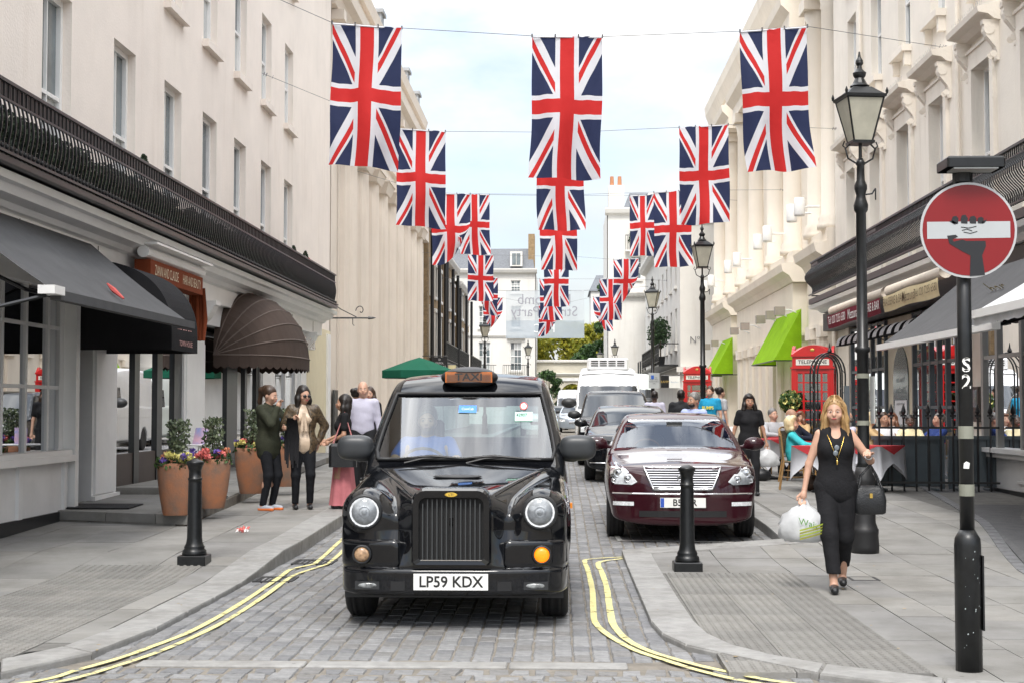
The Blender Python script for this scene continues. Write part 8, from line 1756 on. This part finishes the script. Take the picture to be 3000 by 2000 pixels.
def table(label,x,y,rot,w=.36):
    t=thing('cafe_table',label,'table',(0,0,0),'cafe tables'); b=MB(); b.box(-w,w,-w,w,.70,.725); b.build('tabletop',brown,t); b=MB(); b.tube([(0,0,0),(0,0,.7)],.03,8); b.lathe([(.22,0),(.22,.03),(.05,.06)],14); b.build('pedestal',blki,t)
    b=MB(); n=10
    def ring(q,z,f): 
        P=[]
        for k in range(4*n):
            s,f_=divmod(k,n); u=f_/n; a=[(-1,-1),(1,-1),(1,1),(-1,1)][s]; c_=[(1,-1),(1,1),(-1,1),(-1,-1)][s]; px_,py_=a[0]+(c_[0]-a[0])*u,a[1]+(c_[1]-a[1])*u; cor=1-2*min(u,1-u); wv_=1+.03*math.sin(u*18)*f; P.append((px_*q*wv_,py_*q*wv_,z-f*.28*cor**1.5))
        return P
    A=ring(w+.01,.73,0);Bq=ring(w+.03,.46,1); b.add(A+Bq,[(k,(k+1)%(4*n),4*n+(k+1)%(4*n),4*n+k) for k in range(4*n)]+[tuple(range(4*n))]); b.build('white_cloth',wcl,t,True)
    b=MB(); q=w*.985; P=[(q,0),(0,q),(-q,0),(0,-q)]; b.box(-w-.012,w+.012,-w-.012,w+.012,.732,.738)
    for sx_,sy_ in ((0,-1),(0,1),(1,0),(-1,0)):
        r=w+.036; pts=[(sx_*r+sy_*w*.95,sy_*r+sx_*w*.95,.735),(sx_*r-sy_*w*.95,sy_*r-sx_*w*.95,.735),(sx_*(r+.005),sy_*(r+.005),.60)]; b.poly(pts)
    b.build('red_cloth',rcl,t); t.location=(x,y,zR(y)); t.rotation_euler=(0,0,rot); return t
table('red and white clothed table in front of the turquoise woman, nearest the camera',4.22,23.6,R(40)); table('red and white clothed table behind the platinum-haired woman',3.85,27.2,R(35)); table('red and white clothed table at the right, behind the blonde woman\'s shoulder',5.0,23.75,R(45)); table('clothed table behind the iron fence',6.05,25.2,R(5)); table('clothed table of the back diners by the phone box',4.5,28.4,R(20))
t=thing('table_flowers','small vase of orange roses on the back table','flowers',(4.5,28.4,zR(28)+.74)); b=MB(); b.lathe([(.03,0),(.04,.08),(.03,.12)],8,4.5,28.3,z0=zR(28)+.745); b.build('vase',whp,t); leafmesh(60,lambda:(4.5+random.gauss(0,.05),28.3+random.gauss(0,.04),zR(28)+.92+random.gauss(0,.04)),.07,[pet['o'],pet['o'],leafG[0]],'bloom',t)
t=thing('rucksack','dark brown bag on the pavement under the turquoise woman\'s chair','bag',(4.05,24.0,zR(24))); b=MB(); b.ell((4.08,23.95,zR(24)+.12),(.14,.12,.14),12,8); b.build('bag_body',mat('brown_leather',(.07,.035,.02),.6,var=.4,vs=20,bump=.5,bs=30),t,True); b=MB(); b.tube([(4.0,23.9,zR(24)+.2),(4.06,23.85,zR(24)+.3),(4.14,23.92,zR(24)+.22)],.01,5); b.build('strap',M['brown_leather'],t)
t=thing('black_bag','black bag on the ground beside the far diners\' feet','bag',(3.55,26.6,zR(26))); b=MB(); b.ell((3.6,26.6,zR(26)+.11),(.2,.14,.12),12,8); b.build('bag_body',lea,t,True); b=MB(); b.tube([(3.5,26.55,zR(26)+.18),(3.6,26.5,zR(26)+.28),(3.7,26.55,zR(26)+.18)],.01,5); b.build('strap',lea,t)
# iron fence with spear heads, and blue-grey screens behind it
fc=thing('iron_fence','black iron fence with spear heads in front of the dining area','fence',(5.7,23.9,zR(24))); z=zR(24)
b=MB()
def picket():
    b=MB(); b.box(-.014,.014,-.014,.014,0,1.18); b.lathe([(.02,1.16),(.03,1.18),(.015,1.21),(.022,1.23),(.042,1.27),(.03,1.32),(.004,1.40)],8); b.box(-.05,.05,-.006,.006,1.195,1.225); return b.data('picket',blki)
pk_=picket()
for k in range(10):
    o=obj('picket',pk_,fc); o.location=Vector((5.16+k*.19,23.95-.09*k*.3,z))
for zz_ in (.12,1.0): b=MB(); b.prism([(5.05,23.94,z+zz_),(7.0,23.66,z+zz_),(7.0,23.69,z+zz_),(5.05,23.97,z+zz_)],[(5.05,23.94,z+zz_+.035),(7.0,23.66,z+zz_+.035),(7.0,23.69,z+zz_+.035),(5.05,23.97,z+zz_+.035)]); b.build('rail',blki,fc)
for i,(x0,x1,lb) in enumerate(((5.12,6.25,'blue-grey timber screen panel behind the left part of the iron fence'),(6.32,7.1,'blue-grey timber screen panel beside the wall, behind the iron fence'))):
    t=thing('screen_panel',lb,'screen',(x0,24.2,z),'screen panels'); b=MB(); b.box(x0,x1,24.18,24.22,z+.06,z+.82); b.build('board',gwood,t); b=MB(); b.box(x0-.03,x1+.03,24.15,24.25,z+.82,z+.88); b.build('top_rail',gwood,t)
    for x in (x0,x1-.07): b=MB(); b.box(x,x+.07,24.13,24.178,z+.02,z+.819); b.build('stile',gwood,t)
    for k in range(1,5): b=MB(); xx=x0+(x1-x0)*k/5; b.box(xx-.006,xx+.006,24.172,24.179,z+.07,z+.81); b.build('groove',seal,t)
    for x in (x0+.15,x1-.15): b=MB(); b.box(x-.03,x+.03,24.0,24.35,z,z+.03); b.build('foot',gwood,t)
t=thing('iron_arch','tall black wrought-iron gate arch in front of the nearer phone box','arch',(5.3,29,z)); 
for yy in (29,29.5):
    b=MB()
    for r in (.30,.24): b.tube([(5.3-r,yy,z)]+[(5.3-r*math.cos(math.pi*k/12),yy,2.25+(.42 if r==.30 else .38)*math.sin(math.pi*k/12)) for k in range(13)]+[(5.3+r,yy,z)],.017,5)
    b.build('hoop',blki,t)
for k in range(5): b=MB(); b.tube([(5.02,29,.6+k*.42),(5.02,29.5,.75+k*.42)],.01,4); b.build('tie_bar',blki,t); b=MB(); b.tube([(5.58,29,.6+k*.42),(5.58,29.5,.75+k*.42)],.01,4); b.build('tie_bar',blki,t)
b=MB(); b.lathe([(.03,2.66),(.05,2.7),(.02,2.76),(.004,2.86)],8,5.3,29); b.build('finial',blki,t)
t=thing('timber_post','grey timber post standing behind the near lamp post','post',(4.7,24.3,z)); b=MB(); b.box(4.68,4.76,24.3,24.38,z,1.95); b.build('shaft',gwood,t); b=MB(); b.box(4.62,4.82,24.24,24.44,z,z+.04); b.build('foot',gwood,t)
t=thing('a_board','small white folding A-board by the lime awning','sign',(4.05,36.3,zR(36))); 
for s in (-1,1): b=MB(); b.prism([(3.95,36.3+s*.22,zR(36)),(4.3,36.3+s*.22,zR(36)),(4.3,36.3+s*.24,zR(36)),(3.95,36.3+s*.24,zR(36))],[(3.98,36.3+s*.01,zR(36)+.8),(4.27,36.3+s*.01,zR(36)+.8),(4.27,36.3+s*.03,zR(36)+.8),(3.98,36.3+s*.03,zR(36)+.8)]); b.build('panel',whp,t)
# fallen leaves and litter on the ground
lit=MB()
for k in range(46):
    x,y=random.choice([(random.uniform(-3.1,-2.75),random.uniform(9.3,17)),(random.uniform(.7,2.6),random.uniform(9,16)),(random.uniform(2.4,4.2),random.uniform(10,20))]); zz_=(zL(y) if x<-2.8 else (zR(y) if x>.7 else 0))+.012; r=random.uniform(.006,.016); a=random.uniform(0,6.28)
    lit.poly([(x+r*math.cos(a+q)*w_,y+r*math.sin(a+q)*w_,zz_+random.uniform(-.001,.003)) for q,w_ in ((0,1.5),(1.4,.8),(3.1,1.4),(4.6,.7))])
tag(lit.build('fallen_leaves',mat('dry_leaf',(.36,.27,.15),.9,var=.4,vs=30)),'tiny dry leaves scattered along the kerbs','leaves',kind='stuff')
